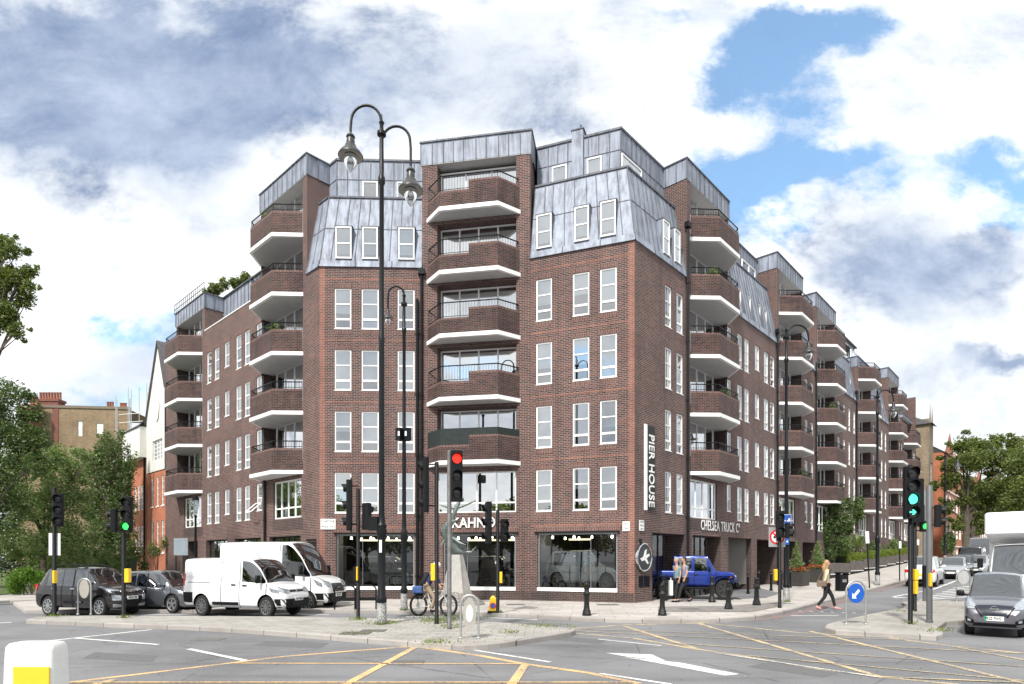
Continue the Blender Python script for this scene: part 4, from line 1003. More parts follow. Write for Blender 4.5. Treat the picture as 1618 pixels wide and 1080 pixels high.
def make_car(name, st, iv, wheels, wr, pm, kx=1., ky=.82, rim=RIMS, spokes=7, bump=None, glassm=None, under=BLK2, doors=True, archtrim=0, flat=.9, seats=True, arch_r=None):
    """st: stations from the tail to the nose: (x, z_low, z_belt, z_roof, half width, roof half width)
       iv: per interval (lower tag, side tag, top tag): b body, g glass, w windscreen, r rear glass, f front door, d rear door, k dark seam, u bumper"""
    TG = {'b': 0, 'w': 1, 'k': 2, 'f': 3, 'd': 4, 'u': 5, 'g': 6, 'r': 7}
    mats = [pm, glassm or CARG, under, pm, pm, bump or pm, glassm or CARG, glassm or CARG]
    SUB = 3; dense = []; tags = []
    K = len(st)
    for i in range(K-1):
        a, b, c, d = st[max(0, i-1)], st[i], st[i+1], st[min(K-1, i+2)]
        sh = abs(c[0]-b[0]) < .06
        for t in range(1 if sh else SUB):
            t = t/SUB if not sh else 0
            r = []
            for q in range(6):
                lo, hi = min(b[q], c[q]), max(b[q], c[q]); v = cr(a[q], b[q], c[q], d[q], t) if q else b[0]+(c[0]-b[0])*t
                r.append(min(hi+.012, max(lo-.012, v)) if q else v)
            dense.append(r); tags.append(iv[i])
    dense.append(list(st[-1])); NS = len(dense)
    def sec(s):
        x, zl, zb, zr, w, rw = s; h = zb-zl
        P = [(0, zl), (.55*w, zl), (.86*w, zl+.015), (.965*w, zl+.09*h+.02), (.99*w, zl+.25*h), (1.0*w, zl+.48*h), (.995*w, zl+.66*h), (.985*w, zl+.80*h), (.975*w, zl+.93*h), (.955*w, zb), (.93*w, zb+.012)]
        gh = max(zr-zb, .02)
        for t in (.5, .94): P.append((.93*w+(rw-.93*w)*(t**1.15), zb+.012+(gh-.05)*t if gh > .1 else zb+.012+.008*t))
        if gh > .1: P += [(rw*.95, zr-.022), (rw*.80, zr), (rw*.4, zr+.022), (0, zr+.03)]
        else: P += [(rw*.95, zr+.006), (rw*.80, zr+.012), (rw*.4, zr+.028), (0, zr+.034)]
        return P
    NP = 17; mb = MB(); SEC = [sec(s) for s in dense]
    for s, P in zip(dense, SEC):
        ring = [(s[0]*kx, -p[0]*ky, p[1]) for p in P[::-1]]+[(s[0]*kx, p[0]*ky, p[1]) for p in P[1:]]
        mb.v += ring
    M_ = 2*NP-1
    for i in range(NS-1):
        lo, si, tp = tags[i]
        for j in range(M_-1):
            seg = j if j < NP-1 else 2*(NP-1)-1-j   # 0..15 from top centre to bottom centre
            k = NP-2-seg                            # index of lower point in section
            if k <= 1: tg = 'k'
            elif k <= 8: tg = lo
            elif k == 9: tg = 'b' if lo == 'u' else ('b' if lo != 'k' else 'k')
            elif k <= 11: tg = si
            elif k == 12: tg = 'b' if si != 'x' else 'b'
            else: tg = tp
            if k == 13: tg = tp if tp != 'b' else 'b'
            a0 = i*M_+j; mb.f.append((a0, a0+1, a0+M_+1, a0+M_)); mb.m.append(TG.get(tg, 0))
        a0 = i*M_; mb.f.append((a0+M_-1, a0, a0+M_, a0+2*M_-1)); mb.m.append(2)
    mb.f.append(tuple(range(M_-1, -1, -1))); mb.m.append(TG[iv[0][0]] if iv[0][0] in 'bu' else 0)
    mb.f.append(tuple((NS-1)*M_+j for j in range(M_))); mb.m.append(TG[iv[-1][0]] if iv[-1][0] in 'bu' else 0)
    root = empty(name)
    bo = mb.build('body', mats, smooth=35, uv=False)
    W = max(s[4] for s in st)*ky
    ar = arch_r or wr+.055
    cut = MB(); 
    for wx in wheels:
        for sy in (-1, 1):
            y0, y1 = sorted((sy*(W-.26), sy*(W+.3)))
            n = 28; cut.loft([[(wx*kx+math.cos(2*math.pi*i/n)*ar*kx, y, wr+math.sin(2*math.pi*i/n)*ar) for i in range(n)] for y in (y0, y1)], 2, True)
    # make sure cutter normals face out
    co = cut.build('cut', mats, uv=False)
    import bmesh
    for ob in (bo, co):
        bm = bmesh.new(); bm.from_mesh(ob.data); bmesh.ops.recalc_face_normals(bm, faces=bm.faces); bm.to_mesh(ob.data); bm.free()
    md = bo.modifiers.new('b', 'BOOLEAN'); md.object = co; md.operation = 'DIFFERENCE'; md.solver = 'EXACT'
    dg = bpy.context.evaluated_depsgraph_get(); me = bpy.data.meshes.new_from_object(bo.evaluated_get(dg))
    bpy.data.objects.remove(bo); bpy.data.objects.remove(co)
    bvh = BVHTree.FromPolygons([v.co for v in me.vertices], [p.vertices[:] for p in me.polygons])
    nm = {0: 'body', 1: 'windscreen', 3: 'front_door', 4: 'rear_door', 5: 'bumper', 6: 'side_window', 7: 'rear_window'}
    parts = {}
    for idx in nm:
        ps = [p for p in me.polygons if p.material_index == idx or (idx == 0 and p.material_index == 2)]
        if not ps: continue
        mp = {}; V = []; F = []; MI = []
        for p in ps:
            f = []
            for v in p.vertices:
                if v not in mp: mp[v] = len(V); V.append(tuple(me.vertices[v].co))
                f.append(mp[v])
            F.append(f); MI.append(1 if (idx == 0 and p.material_index == 2) else 0)
        m2 = bpy.data.meshes.new(nm[idx]); m2.from_pydata(V, [], F)
        m2.materials.append(mats[idx]); 
        if idx == 0: m2.materials.append(under); m2.polygons.foreach_set('material_index', MI)
        m2.shade_smooth(); m2.set_sharp_from_angle(angle=R(38))
        o = bpy.data.objects.new(nm[idx], m2); COL.objects.link(o)
        if idx in (1, 3, 4, 5, 6, 7): parts[nm[idx]] = split_islands(o, nm[idx], root, mats[idx])
        else: o.parent = root; parts[nm[idx]] = [o]
    # wheels
    for wx in wheels:
        for sy in (-1, 1):
            wh = MB(); Q = Matrix(((1,0,0),(0,0,sy),(0,1,0))) ; tw = .2
            prof = [(wr*.66, -.02), (wr*.70, .0), (wr*.93, .0), (wr*.99, -.02), (wr, -.06), (wr, -tw+.05), (wr*.97, -tw+.01), (wr*.6, -tw)]
            def tr(mbx, y0=0):
                mbx.v = [((wx+v[0])*kx, sy*(W-.015)+v[1]*1.0, wr+v[2]) for v in mbx.v]
            prm = prof
            wh.loft([[(r*math.cos(2*math.pi*i/24), sy*z, r*math.sin(2*math.pi*i/24)) for i in range(24)] for r, z in prm], 0, True)
            tr(wh); to = wh.build('wheel', TYRE, root, smooth=40)
            rm = MB(); 
            rm.loft([[(r*math.cos(2*math.pi*i/24), sy*z, r*math.sin(2*math.pi*i/24)) for i in range(24)] for r, z in [(wr*.70, .0), (wr*.68, .008), (wr*.61, .0), (wr*.6, -.05)]], 0, False)
            rm.loft([[(r*math.cos(2*math.pi*i/24), sy*z, r*math.sin(2*math.pi*i/24)) for i in range(24)] for r, z in [(wr*.62, -.045), (.01, -.04)]], 1, True)
            for k in range(spokes):
                a = 2*math.pi*k/spokes+.3; c, s_ = math.cos(a), math.sin(a); hw = .022 if spokes > 6 else .035
                p = []
                for r_, h_ in ((wr*.12, hw*.8), (wr*.64, hw*1.25)):
                    p.append([(c*r_-s_*h_, s_*r_+c*h_), (c*r_+s_*h_, s_*r_-c*h_)])
                A_, B_, C_, D_ = p[0][0], p[0][1], p[1][1], p[1][0]
                lo = [(q[0], -.04*sy, q[1]) for q in (A_, B_, C_, D_)]; hi = [(q[0], -.002*sy, q[1]) for q in (A_, B_, C_, D_)]; rm.hexa(lo+hi, 0)
            rm.loft([[(r*math.cos(2*math.pi*i/12), sy*z, r*math.sin(2*math.pi*i/12)) for i in range(12)] for r, z in [(wr*.19, -.04), (wr*.17, .004), (.005, .006)]], 0, True)
            tr(rm); rm.build('rim', [rim, RIMB], to, smooth=40)
    if seats:
        sm = MB(); fx = (wheels[0]+wheels[1])/2
        for y in (-.36, .36):
            for dx in (.15, -.75):
                sm.rbox(((fx+dx)*kx, y*ky, .62), (.5*kx, .46*ky, .16), .06); sm.rbox(((fx+dx-.28)*kx, y*ky, .92), (.14*kx, .46*ky, .6), .05); sm.rbox(((fx+dx-.32)*kx, y*ky, 1.28), (.1*kx, .24*ky, .17), .04)
        sm.build('seats', SEAT, root, smooth=40)
    info = dict(root=root, bvh=bvh, kx=kx, ky=ky, W=W, L0=st[0][0]*kx, L1=st[-1][0]*kx, parts=parts)
    return info
def patch(c, axis, top, bot, mat, name, nu=10, nv=4, off=.008, parent=None, th=None):
    """surface piece that follows the body: top and bottom polylines in (lateral, z), real metres before squeeze"""
    kx, ky = c['kx'], c['ky']
    def samp(pl, t):
        L = [0]
        for i in range(1, len(pl)): L.append(L[-1]+math.dist(pl[i], pl[i-1]))
        d = t*L[-1]
        for i in range(1, len(pl)):
            if d <= L[i]+1e-9: u = (d-L[i-1])/max(1e-9, L[i]-L[i-1]); return (pl[i-1][0]+(pl[i][0]-pl[i-1][0])*u, pl[i-1][1]+(pl[i][1]-pl[i-1][1])*u)
        return pl[-1]
    mb = MB(); rows = []; last = None
    for j in range(nv+1):
        row = []
        for i in range(nu+1):
            a, b = samp(top, i/nu), samp(bot, i/nu); v = j/nv; p, z = a[0]+(b[0]-a[0])*v, a[1]+(b[1]-a[1])*v
            if axis in ('front', 'rear'):
                s = 1 if axis == 'front' else -1; o, d = Vector((s*9, p*ky, z)), Vector((-s, 0, 0))
            else:
                s = 1 if axis == 'left' else -1; o, d = Vector((p*kx, s*9, z)), Vector((0, -s, 0))
            h = c['bvh'].ray_cast(o, d)
            if h[0] is not None: q = h[0]+h[1]*(off if h[1].dot(d) < 0 else -off); last = q
            elif last is not None: q = Vector((last.x if d.x else o.x, last.y if d.y else o.y, z))
            else: q = Vector((s*2, o.y, z)) if d.x else Vector((o.x, s*.7, z))
            row.append(q)
        rows.append(row)
    b0 = len(mb.v)
    for r_ in rows: mb.v += [tuple(q) for q in r_]
    for j in range(nv):
        for i in range(nu):
            a = b0+j*(nu+1)+i; mb.f.append((a, a+1, a+nu+2, a+nu+1)); mb.m.append(0)
    # rim skirt back into the body
    ax = Vector({'front': (-1,0,0), 'rear': (1,0,0), 'left': (0,-1,0), 'right': (0,1,0)}[axis])*.03
    bd = rows[0]+[r_[-1] for r_ in rows[1:]]+rows[-1][-2::-1]+[r_[0] for r_ in rows[-2:0:-1]]
    n = len(bd); b1 = len(mb.v)
    for q in bd: mb.v.append(tuple(q)); mb.v.append(tuple(q+ax))
    for i in range(n):
        k = (i+1) % n; mb.f.append((b1+2*i, b1+2*k, b1+2*k+1, b1+2*i+1)); mb.m.append(0)
    return mb.build(name, mat, parent or c['root'], smooth=45, uv=False)
def both(c, axis, top, bot, mat, name, **k):
    patch(c, axis, top, bot, mat, name, **k); patch(c, axis, [(-a, b) for a, b in top], [(-a, b) for a, b in bot], mat, name, **k)
def sides(c, top, bot, mat, name, **k):
    patch(c, 'left', top, bot, mat, name, **k); patch(c, 'right', top, bot, mat, name, **k)
def plate(c, axis, z, txt, y=None, green=False):
    s = 1 if axis == 'front' else -1
    h = c['bvh'].ray_cast(Vector((s*9, 0, z)), Vector((-s, 0, 0))); x = h[0].x if h[0] else s*2
    m = MB(); w = .52*c['ky']; m.box(x-.01 if s > 0 else x-.02, x+.02 if s > 0 else x+.01, -w/2, w/2, z-.055, z+.055)
    p = m.build('number_plate', PLATEY if s < 0 else PLATEW, c['root'])
    if txt:
        t = text_mesh(txt, .095, .001, BLACK, 'lettering', p, bold=.002, xs=c['ky']*1.0); t.location = (x+.0235*s, (.02 if green else 0)*-s, z); t.rotation_euler = (R(90), 0, R(90) if s > 0 else R(-90))
        if green:
            g = MB(); g.box(x+.0195, x+.0225, -w/2-.001, -w/2+.055*c['ky'], z-.0555, z+.0555); g.build('green_flash', PGREEN, p)
def mirrors(c, x, z, w=.2, h=.14, col=BLK2, out=.14):
    for sy in (-1, 1):
        m = MB(); m.rbox((x*c['kx'], sy*(c['W']+out*.55), z), (.12*c['kx'], w*c['ky'], h), .04); m.cyl((x*c['kx'], sy*(c['W']-.10), z-h*.3), (x*c['kx'], sy*(c['W']+out*.3), z-h*.2), .03, n=6)
        m.build('wing_mirror', col, c['root'], smooth=50)
def handles(c, pts, col=None):
    for x, z in pts:
        for sy in ('left', 'right'): patch(c, sy, [(x-.1, z+.02), (x+.1, z+.02)], [(x-.1, z-.02), (x+.1, z-.02)], col or c['parts']['body'][0].data.materials[0], 'door_handle', nu=2, nv=1, off=.03)
# ---- profiles (x, z_low, z_belt, z_roof, half width, roof half width)
def hatch(name, pm, L=4.25, H=1.48, w=.89, wr=.32, wb=2.6, suv=0., **k):
    h = L/2; zl = .2+suv*.07; r = H-.03; b = .92+suv*.10
    fo = h-wb/2-.87*L/4.25*1.0
    xf = wb/2+.0; A = -h
    st = [(A, zl+.22, .70+suv*.1, .72+suv*.1, w*.80, w*.70), (A+.06, zl+.12, .84+suv*.1, .90+suv*.1, w*.90, w*.72), (A+.16, zl+.02, b, b+.03, w*.97, w*.74), (A+.28, zl, b+.01, b+.22, w*.985, w*.76), (A+.52, zl, b, r-.09, w, w*.76), (A+.70, zl, b, r-.02, w, w*.77),
          (-.62*L/4.25, zl, b-.01, r+.005, w, w*.785), (-.56*L/4.25, zl, b-.01, r+.006, w, w*.785), (-.06, zl, b-.02, r+.01, w, w*.79), (.02, zl, b-.02, r+.01, w, w*.79), (.55, zl, b-.03, r-.04, w, w*.77), (.92, zl, b-.035, b+.27, w, w*.79), (1.10, zl, b-.035, b+.10, w*.995, w*.82), (1.22*L/4.25, zl, b-.04, b-.015, w*.99, w*.86),
          (1.24*L/4.25+.02, zl, b-.05, b-.03, w*.99, w*.86), (h-.45, zl, b-.13, b-.11, w*.965, w*.84), (h-.20, zl+.0, b-.21, b-.19, w*.90, w*.76), (h-.07, zl+.04, b-.30, b-.285, w*.80, w*.66), (h, zl+.12, b-.40, b-.39, w*.66, w*.52)]
    iv = [('u','b','b'), ('u','b','b'), ('b','b','b'), ('b','b','r'), ('b','b','r'), ('d','g','b'), ('k','b','b'), ('d','g','b'), ('k','k','b'), ('f','g','b'), ('f','g','w'), ('f','b','w'), ('b','b','w'), ('k','b','b'), ('b','b','b'), ('b','b','b'), ('u','b','b'), ('u','b','b')]
    c = make_car(name, st, iv, (-wb/2, wb/2), wr, pm, **k); c['h'] = h; c['b'] = b; c['w'] = w; c['r'] = r; return c
def hatch_details(c, txt='', rear=True, green=False, black_trim=False):
    h, b, w = c['h'], c['b'], c['w']
    both(c, 'front', [(.52*w, b-.24), (.80*w, b-.20), (.93*w, b-.12)], [(.50*w, b-.33), (.78*w, b-.33), (.955*w, b-.24)], HEADL, 'headlight', off=.012)
    patch(c, 'front', [(-.46*w, b-.27), (.46*w, b-.27)], [(-.42*w, b-.37), (.42*w, b-.37)], BLK2, 'grille', off=.008)
    patch(c, 'front', [(-.62*w, .42), (.62*w, .42)], [(-.55*w, .27), (.55*w, .27)], BLK2, 'lower_grille', off=.01)
    both(c, 'rear', [(.60*w, b-.02), (.93*w, b+.0)], [(.62*w, b-.18), (.95*w, b-.16)], REDL, 'tail_light', off=.012)
    handles(c, [(-.12, b-.12), (-1.0, b-.12)]); mirrors(c, .82, b+.08, col=c['parts']['body'][0].data.materials[0])
    plate(c, 'front', .48, txt, green=green)
    if rear: plate(c, 'rear', .75, '')
used = []
def put(c, px, py, ang, wheelx, side, z=0., label=None, cat='car', group=None, ref=None):
    """stand the vehicle so that the wheel (wheelx, side) touches the ground at a photo pixel; ang = heading from +X, degrees"""
    r = c['root']; x, y = G(px, py, z); a = R(ang); lx, ly = wheelx*c['kx'], side*(c['W']-.1)
    if ref is not None: lx, ly = ref
    lf_ = lift(x, y); r.location = (x-(lx*math.cos(a)-ly*math.sin(a)), y-(lx*math.sin(a)+ly*math.cos(a)), z+lf_); r.rotation_euler = (0, (0 if lf_ == 0 else -math.atan(SLP)*math.cos(a-math.atan2(dR.y, dR.x))), a)
    tag(r, label, cat, group); return r
def again(c, px, py, ang, wheelx, side, z=0., label=None, cat='car', group=None, ref=None):
    n = dict(c); n['root'] = copy_tree(c['root']); return put(n, px, py, ang, wheelx, side, z, label, cat, group, ref)
PBLK = paint('black car paint', (.002, .002, .0025), coat=1., rough=.2); PGRY = paint('grey car paint', (.12, .13, .15), .6, .3); PWHT = paint('white van paint', (.74, .75, .76), 0, .3); PBLU = paint('blue car paint', (.008, .032, .26), .3, .25, coat=.6); PSIL = paint('silver car paint', (.42, .44, .46), .7, .3); PGUN = paint('gunmetal car paint', (.20, .20, .235), .75, .28)
# black crossover
cc = hatch('crossover_car', PBLK, L=4.15, H=1.64, w=.88, wr=.335, wb=2.6, suv=1., kx=.80, rim=RIMS, spokes=9)
h, b, w = cc['h'], cc['b'], cc['w']
both(cc, 'front', [(.48*w, b-.13), (.9*w, b-.10)], [(.48*w, b-.19), (.93*w, b-.17)], HEADL, 'running_light', off=.012)
both(cc, 'front', [(.55*w, .70), (.88*w, .72)], [(.55*w, .54), (.88*w, .55)], HEADL, 'headlight', off=.014)
patch(cc, 'front', [(-.45*w, b-.14), (.45*w, b-.14)], [(-.45*w, b-.22), (.45*w, b-.22)], CHROME, 'chrome_grille', off=.01)
patch(cc, 'front', [(-.50*w, .60), (.50*w, .60)], [(-.5*w, .36), (.5*w, .36)], BLK2, 'grille', off=.012)
both(cc, 'front', [(.36*w, .40), (.86*w, .43)], [(.36*w, .33), (.84*w, .33)], GALV, 'bumper_insert', off=.016)
both(cc, 'rear', [(.6*w, b+.04), (.93*w, b+.03)], [(.62*w, b-.16), (.95*w, b-.16)], REDL, 'tail_light', off=.02)
patch(cc, 'right', [(-2.03, b+.02), (-1.80, b+.04)], [(-2.06, b-.18), (-1.86, b-.16)], REDL, 'tail_light', off=.014, nu=3)
patch(cc, 'right', [(-.45, .52), (.5, .52)], [(-.45, .44), (.5, .44)], BLK2, 'door_strip', off=.02); patch(cc, 'right', [(.2, .505), (.45, .505)], [(.2, .47), (.45, .47)], CHROME, 'strip_insert', off=.026)
handles(cc, [(.0, b-.1), (-.95, b-.1)], CHROME); mirrors(cc, .78, b+.1); plate(cc, 'front', .62, 'NO21 JRE')
for y in (-.55, .55):
    m = MB(); m.tube([(-1.4*.8, y*.82, 1.58), (-1.3*.8, y*.82, 1.68), (-.2*.8, y*.82, 1.71), (.35*.8, y*.82, 1.63), (.42*.8, y*.82, 1.57)], .022, n=6); m.build('roof_rail', BLK2, cc['root'], smooth=50)
put(cc, 79, 972.5, -13, -1.3, -1, label='black crossover car with roof rails waiting behind the round sign on the left')
# grey hatchback
ch = hatch('hatchback_car', PGRY, L=4.2, H=1.49, w=.89, wr=.325, wb=2.58, kx=.82, rim=RIMS, spokes=5); hatch_details(ch, 'LV12 KXD')
put(ch, 274, 968.5, -13, 1.29, -1, label='metallic grey hatchback waiting behind the smaller white van', cat='car')
# medium van
def van(name, L, H, w, wr, x0, wbr, wbf, pm, nose=.9, hb=1.18, slope=.75, **k):
    h = L/2; zl = .3; r = H-.03
    xc = h-nose       # base of the windscreen
    xr = xc-slope     # top of the windscreen
    st = [(-h, zl+.1, hb, r-.10, w*.93, w*.82), (-h+.05, zl+.04, hb, r-.03, w*.975, w*.86), (-h+.25, zl, hb, r, w, w*.88), (-h+1.2, zl, hb, r+.005, w, w*.89), (xr-1.46, zl, hb, r+.01, w, w*.89), (xr-1.43, zl, hb, r+.01, w, w*.89), (xr-.56, zl, hb, r, w, w*.885), (xr-.53, zl, hb-.01, r, w, w*.885), (xr-.45, zl, hb-.03, r, w, w*.88), (xr-.02, zl, hb-.05, r-.05, w, w*.87), (xr+slope*.5, zl, hb-.07, (r+hb)/2+.06, w, w*.88), (xc-.08, zl, hb-.08, hb+.06, w*.99, w*.90), (xc-.04, zl, hb-.09, hb-.06, w*.99, w*.9), (xc, zl, hb-.10, hb-.08, w*.985, w*.9), (h-.42, zl, hb-.18, hb-.16, w*.96, w*.86), (h-.17, zl+.0, hb-.30, hb-.28, w*.89, w*.77), (h-.05, zl+.04, hb-.44, hb-.43, w*.80, w*.66), (h, zl+.1, hb-.55, hb-.54, w*.68, w*.52)]
    iv = [('b','b','b'), ('b','b','b'), ('b','b','b'), ('b','b','b'), ('k','k','b'), ('d','b','b'), ('k','k','b'), ('f','b','b'), ('f','g','b'), ('f','g','w'), ('f','g','w'), ('b','b','w'), ('k','b','b'), ('b','b','b'), ('b','b','b'), ('b','b','b'), ('b','b','b')]
    c = make_car(name, st, iv, (wbr, wbf), wr, pm, **k); c.update(h=h, b=hb, w=w, r=r, xc=xc, xr=xr); return c
c1 = van('panel_van', 4.96, 1.95, .96, .345, 0, -1.52, 1.63, PWHT, nose=.82, kx=.80, rim=RIMG, spokes=10, arch_r=.42)
def vanfront(c, txt, badge, low=.62, gr=None):
    h, b, w = c['h'], c['b'], c['w']
    patch(c, 'front', [(-.9*w, low), (.9*w, low)], [(-.72*w, .34), (.72*w, .34)], BLK2, 'front_bumper', nu=16, nv=6, off=.012)
    for s in ('left', 'right'): patch(c, s, [(h-.62, low+.0), (h-.22, low)], [(h-.60, .34), (h-.2, .34)], BLK2, 'bumper_corner', nu=5, nv=3, off=.012)
c = c1; vanfront(c, '', '')
both(c, 'front', [(.50*w, .90), (.80*w, .95), (.96*w, 1.02)], [(.52*w, .80), (.86*w, .80), (.99*w, .86)], HEADL, 'headlight', off=.014)
for s in ('left', 'right'): patch(c, s, [(c['h']-.72, .98), (c['h']-.3, .90)], [(c['h']-.6, .84), (c['h']-.28, .80)], HEADL, 'headlight', nu=4, nv=2, off=.012)
patch(c, 'front', [(-.46, .90), (.46, .90)], [(-.46, .83), (.46, .83)], BLK2, 'grille', off=.012)
patch(c, 'front', [(-.46, .885), (.46, .885)], [(-.46, .872), (.46, .872)], CHROME, 'grille_bar', off=.02)
hx = c['bvh'].ray_cast(Vector((9, 0, .88)), Vector((-1, 0, 0)))[0].x
m = MB()
for z in (.845, .895):
    for s in (-1, 1): m.tube([(hx+.03, 0, z+.035), (hx+.03, s*.075, z-.02)], .010, n=5)
m.build('chevron_badge', CHROME, c['root'])
patch(c, 'front', [(-.5, .55), (.5, .55)], [(-.45, .42), (.45, .42)], BLACK, 'lower_grille', off=.03)
plate(c, 'front', .60, 'VE17 EUM')
for s in ('left', 'right'):
    patch(c, s, [(-2.30, 1.72), (-1.05, 1.72)], [(-2.33, 1.32), (-1.05, 1.32)], PWHT, 'pressed_panel', nu=8, nv=3, off=.012)
    patch(c, s, [(-.95, 1.72), (.28, 1.72)], [(-.95, 1.30), (.28, 1.30)], PWHT, 'pressed_panel', nu=8, nv=3, off=.012)
    patch(c, s, [(-2.2, 1.14), (-1.1, 1.14)], [(-2.2, 1.12), (-1.1, 1.12)], BLACK, 'door_rail', nu=6, nv=1, off=.006)
    patch(c, s, [(-.95, .50), (.32, .50)], [(-.95, .40), (.32, .40)], BLK2, 'side_strip', nu=8, nv=2, off=.022)
    patch(c, s, [(-2.44, .80), (-1.95, .80)], [(-2.40, .34), (-1.95, .34)], BLK2, 'rear_bumper', nu=4, nv=3, off=.012)
    patch(c, s, [(-2.46, 1.42), (-2.38, 1.42)], [(-2.46, 1.02), (-2.38, 1.02)], REDL, 'tail_light', nu=2, nv=3, off=.015)
handles(c, [(.08, 1.06), (.62, 1.04)], BLACK); mirrors(c, 1.38, 1.25, w=.24, h=.26, out=.2)
m = MB(); m.cyl((.9*.8, -.3, 1.93), (.72*.8, -.3, 2.12), .008, n=5); m.build('aerial', BLACK, c['root'])
put(c, 321, 973, -16, -1.52, -1, label='smaller white panel van nearest the island, low roof and grey steel wheels', cat='van', group='white vans waiting in the road')
# high roof van
c2 = van('high_roof_van', 5.6, 2.56, 1.0, .345, 0, -1.75, 1.85, PWHT, nose=.78, hb=1.32, slope=1.05, kx=.82, rim=RIMG, spokes=8, arch_r=.42)
c = c2; vanfront(c, '', '', low=.66)
both(c, 'front', [(.56*w, 1.05), (.80*w, 1.12), (.93*w, 1.24)], [(.60*w, .90), (.88*w, .88), (.99*w, .98)], HEADL, 'headlight', off=.014)
for s in ('left', 'right'): patch(c, s, [(c['h']-.72, 1.2), (c['h']-.28, 1.02)], [(c['h']-.5, .96), (c['h']-.26, .88)], HEADL, 'headlight', nu=4, nv=2, off=.012)
patch(c, 'front', [(-.44, 1.0), (.44, 1.0)], [(-.48, .72), (.48, .72)], BLK2, 'grille', off=.02, nv=5)
for z in (.78, .84, .90, .95): patch(c, 'front', [(-.42, z+.008), (.42, z+.008)], [(-.42, z-.008), (.42, z-.008)], GREY, 'grille_bar', off=.028, nv=1)
hx = c['bvh'].ray_cast(Vector((9, 0, .88)), Vector((-1, 0, 0)))[0].x
m = MB(); m.lathe((0, 0, 0), [(.085, -.01), (.085, .012), (.001, .014)], n=16); m.v = [(hx+.03+v[2], v[0], .88+v[1]*.55) for v in m.v]; m.build('oval_badge', CHROME, c['root'])
plate(c, 'front', .58, 'EJ18 UFR')
for s in ('left', 'right'):
    patch(c, s, [(-2.6, 2.25), (-.9, 2.25)], [(-2.6, 1.5), (-.9, 1.5)], PWHT, 'pressed_panel', nu=8, nv=3, off=.014); patch(c, s, [(-.75, 2.2), (.45, 2.2)], [(-.75, 1.5), (.45, 1.5)], PWHT, 'pressed_panel', nu=8, nv=3, off=.014)
handles(c, [(.6, 1.15)], BLACK); mirrors(c, 1.62, 1.5, w=.24, h=.34, out=.2)
put(c, 488, 965.5, -14, 1.85, -1, label='white van with a high roof standing behind the smaller white van', cat='van', group='white vans waiting in the road', )
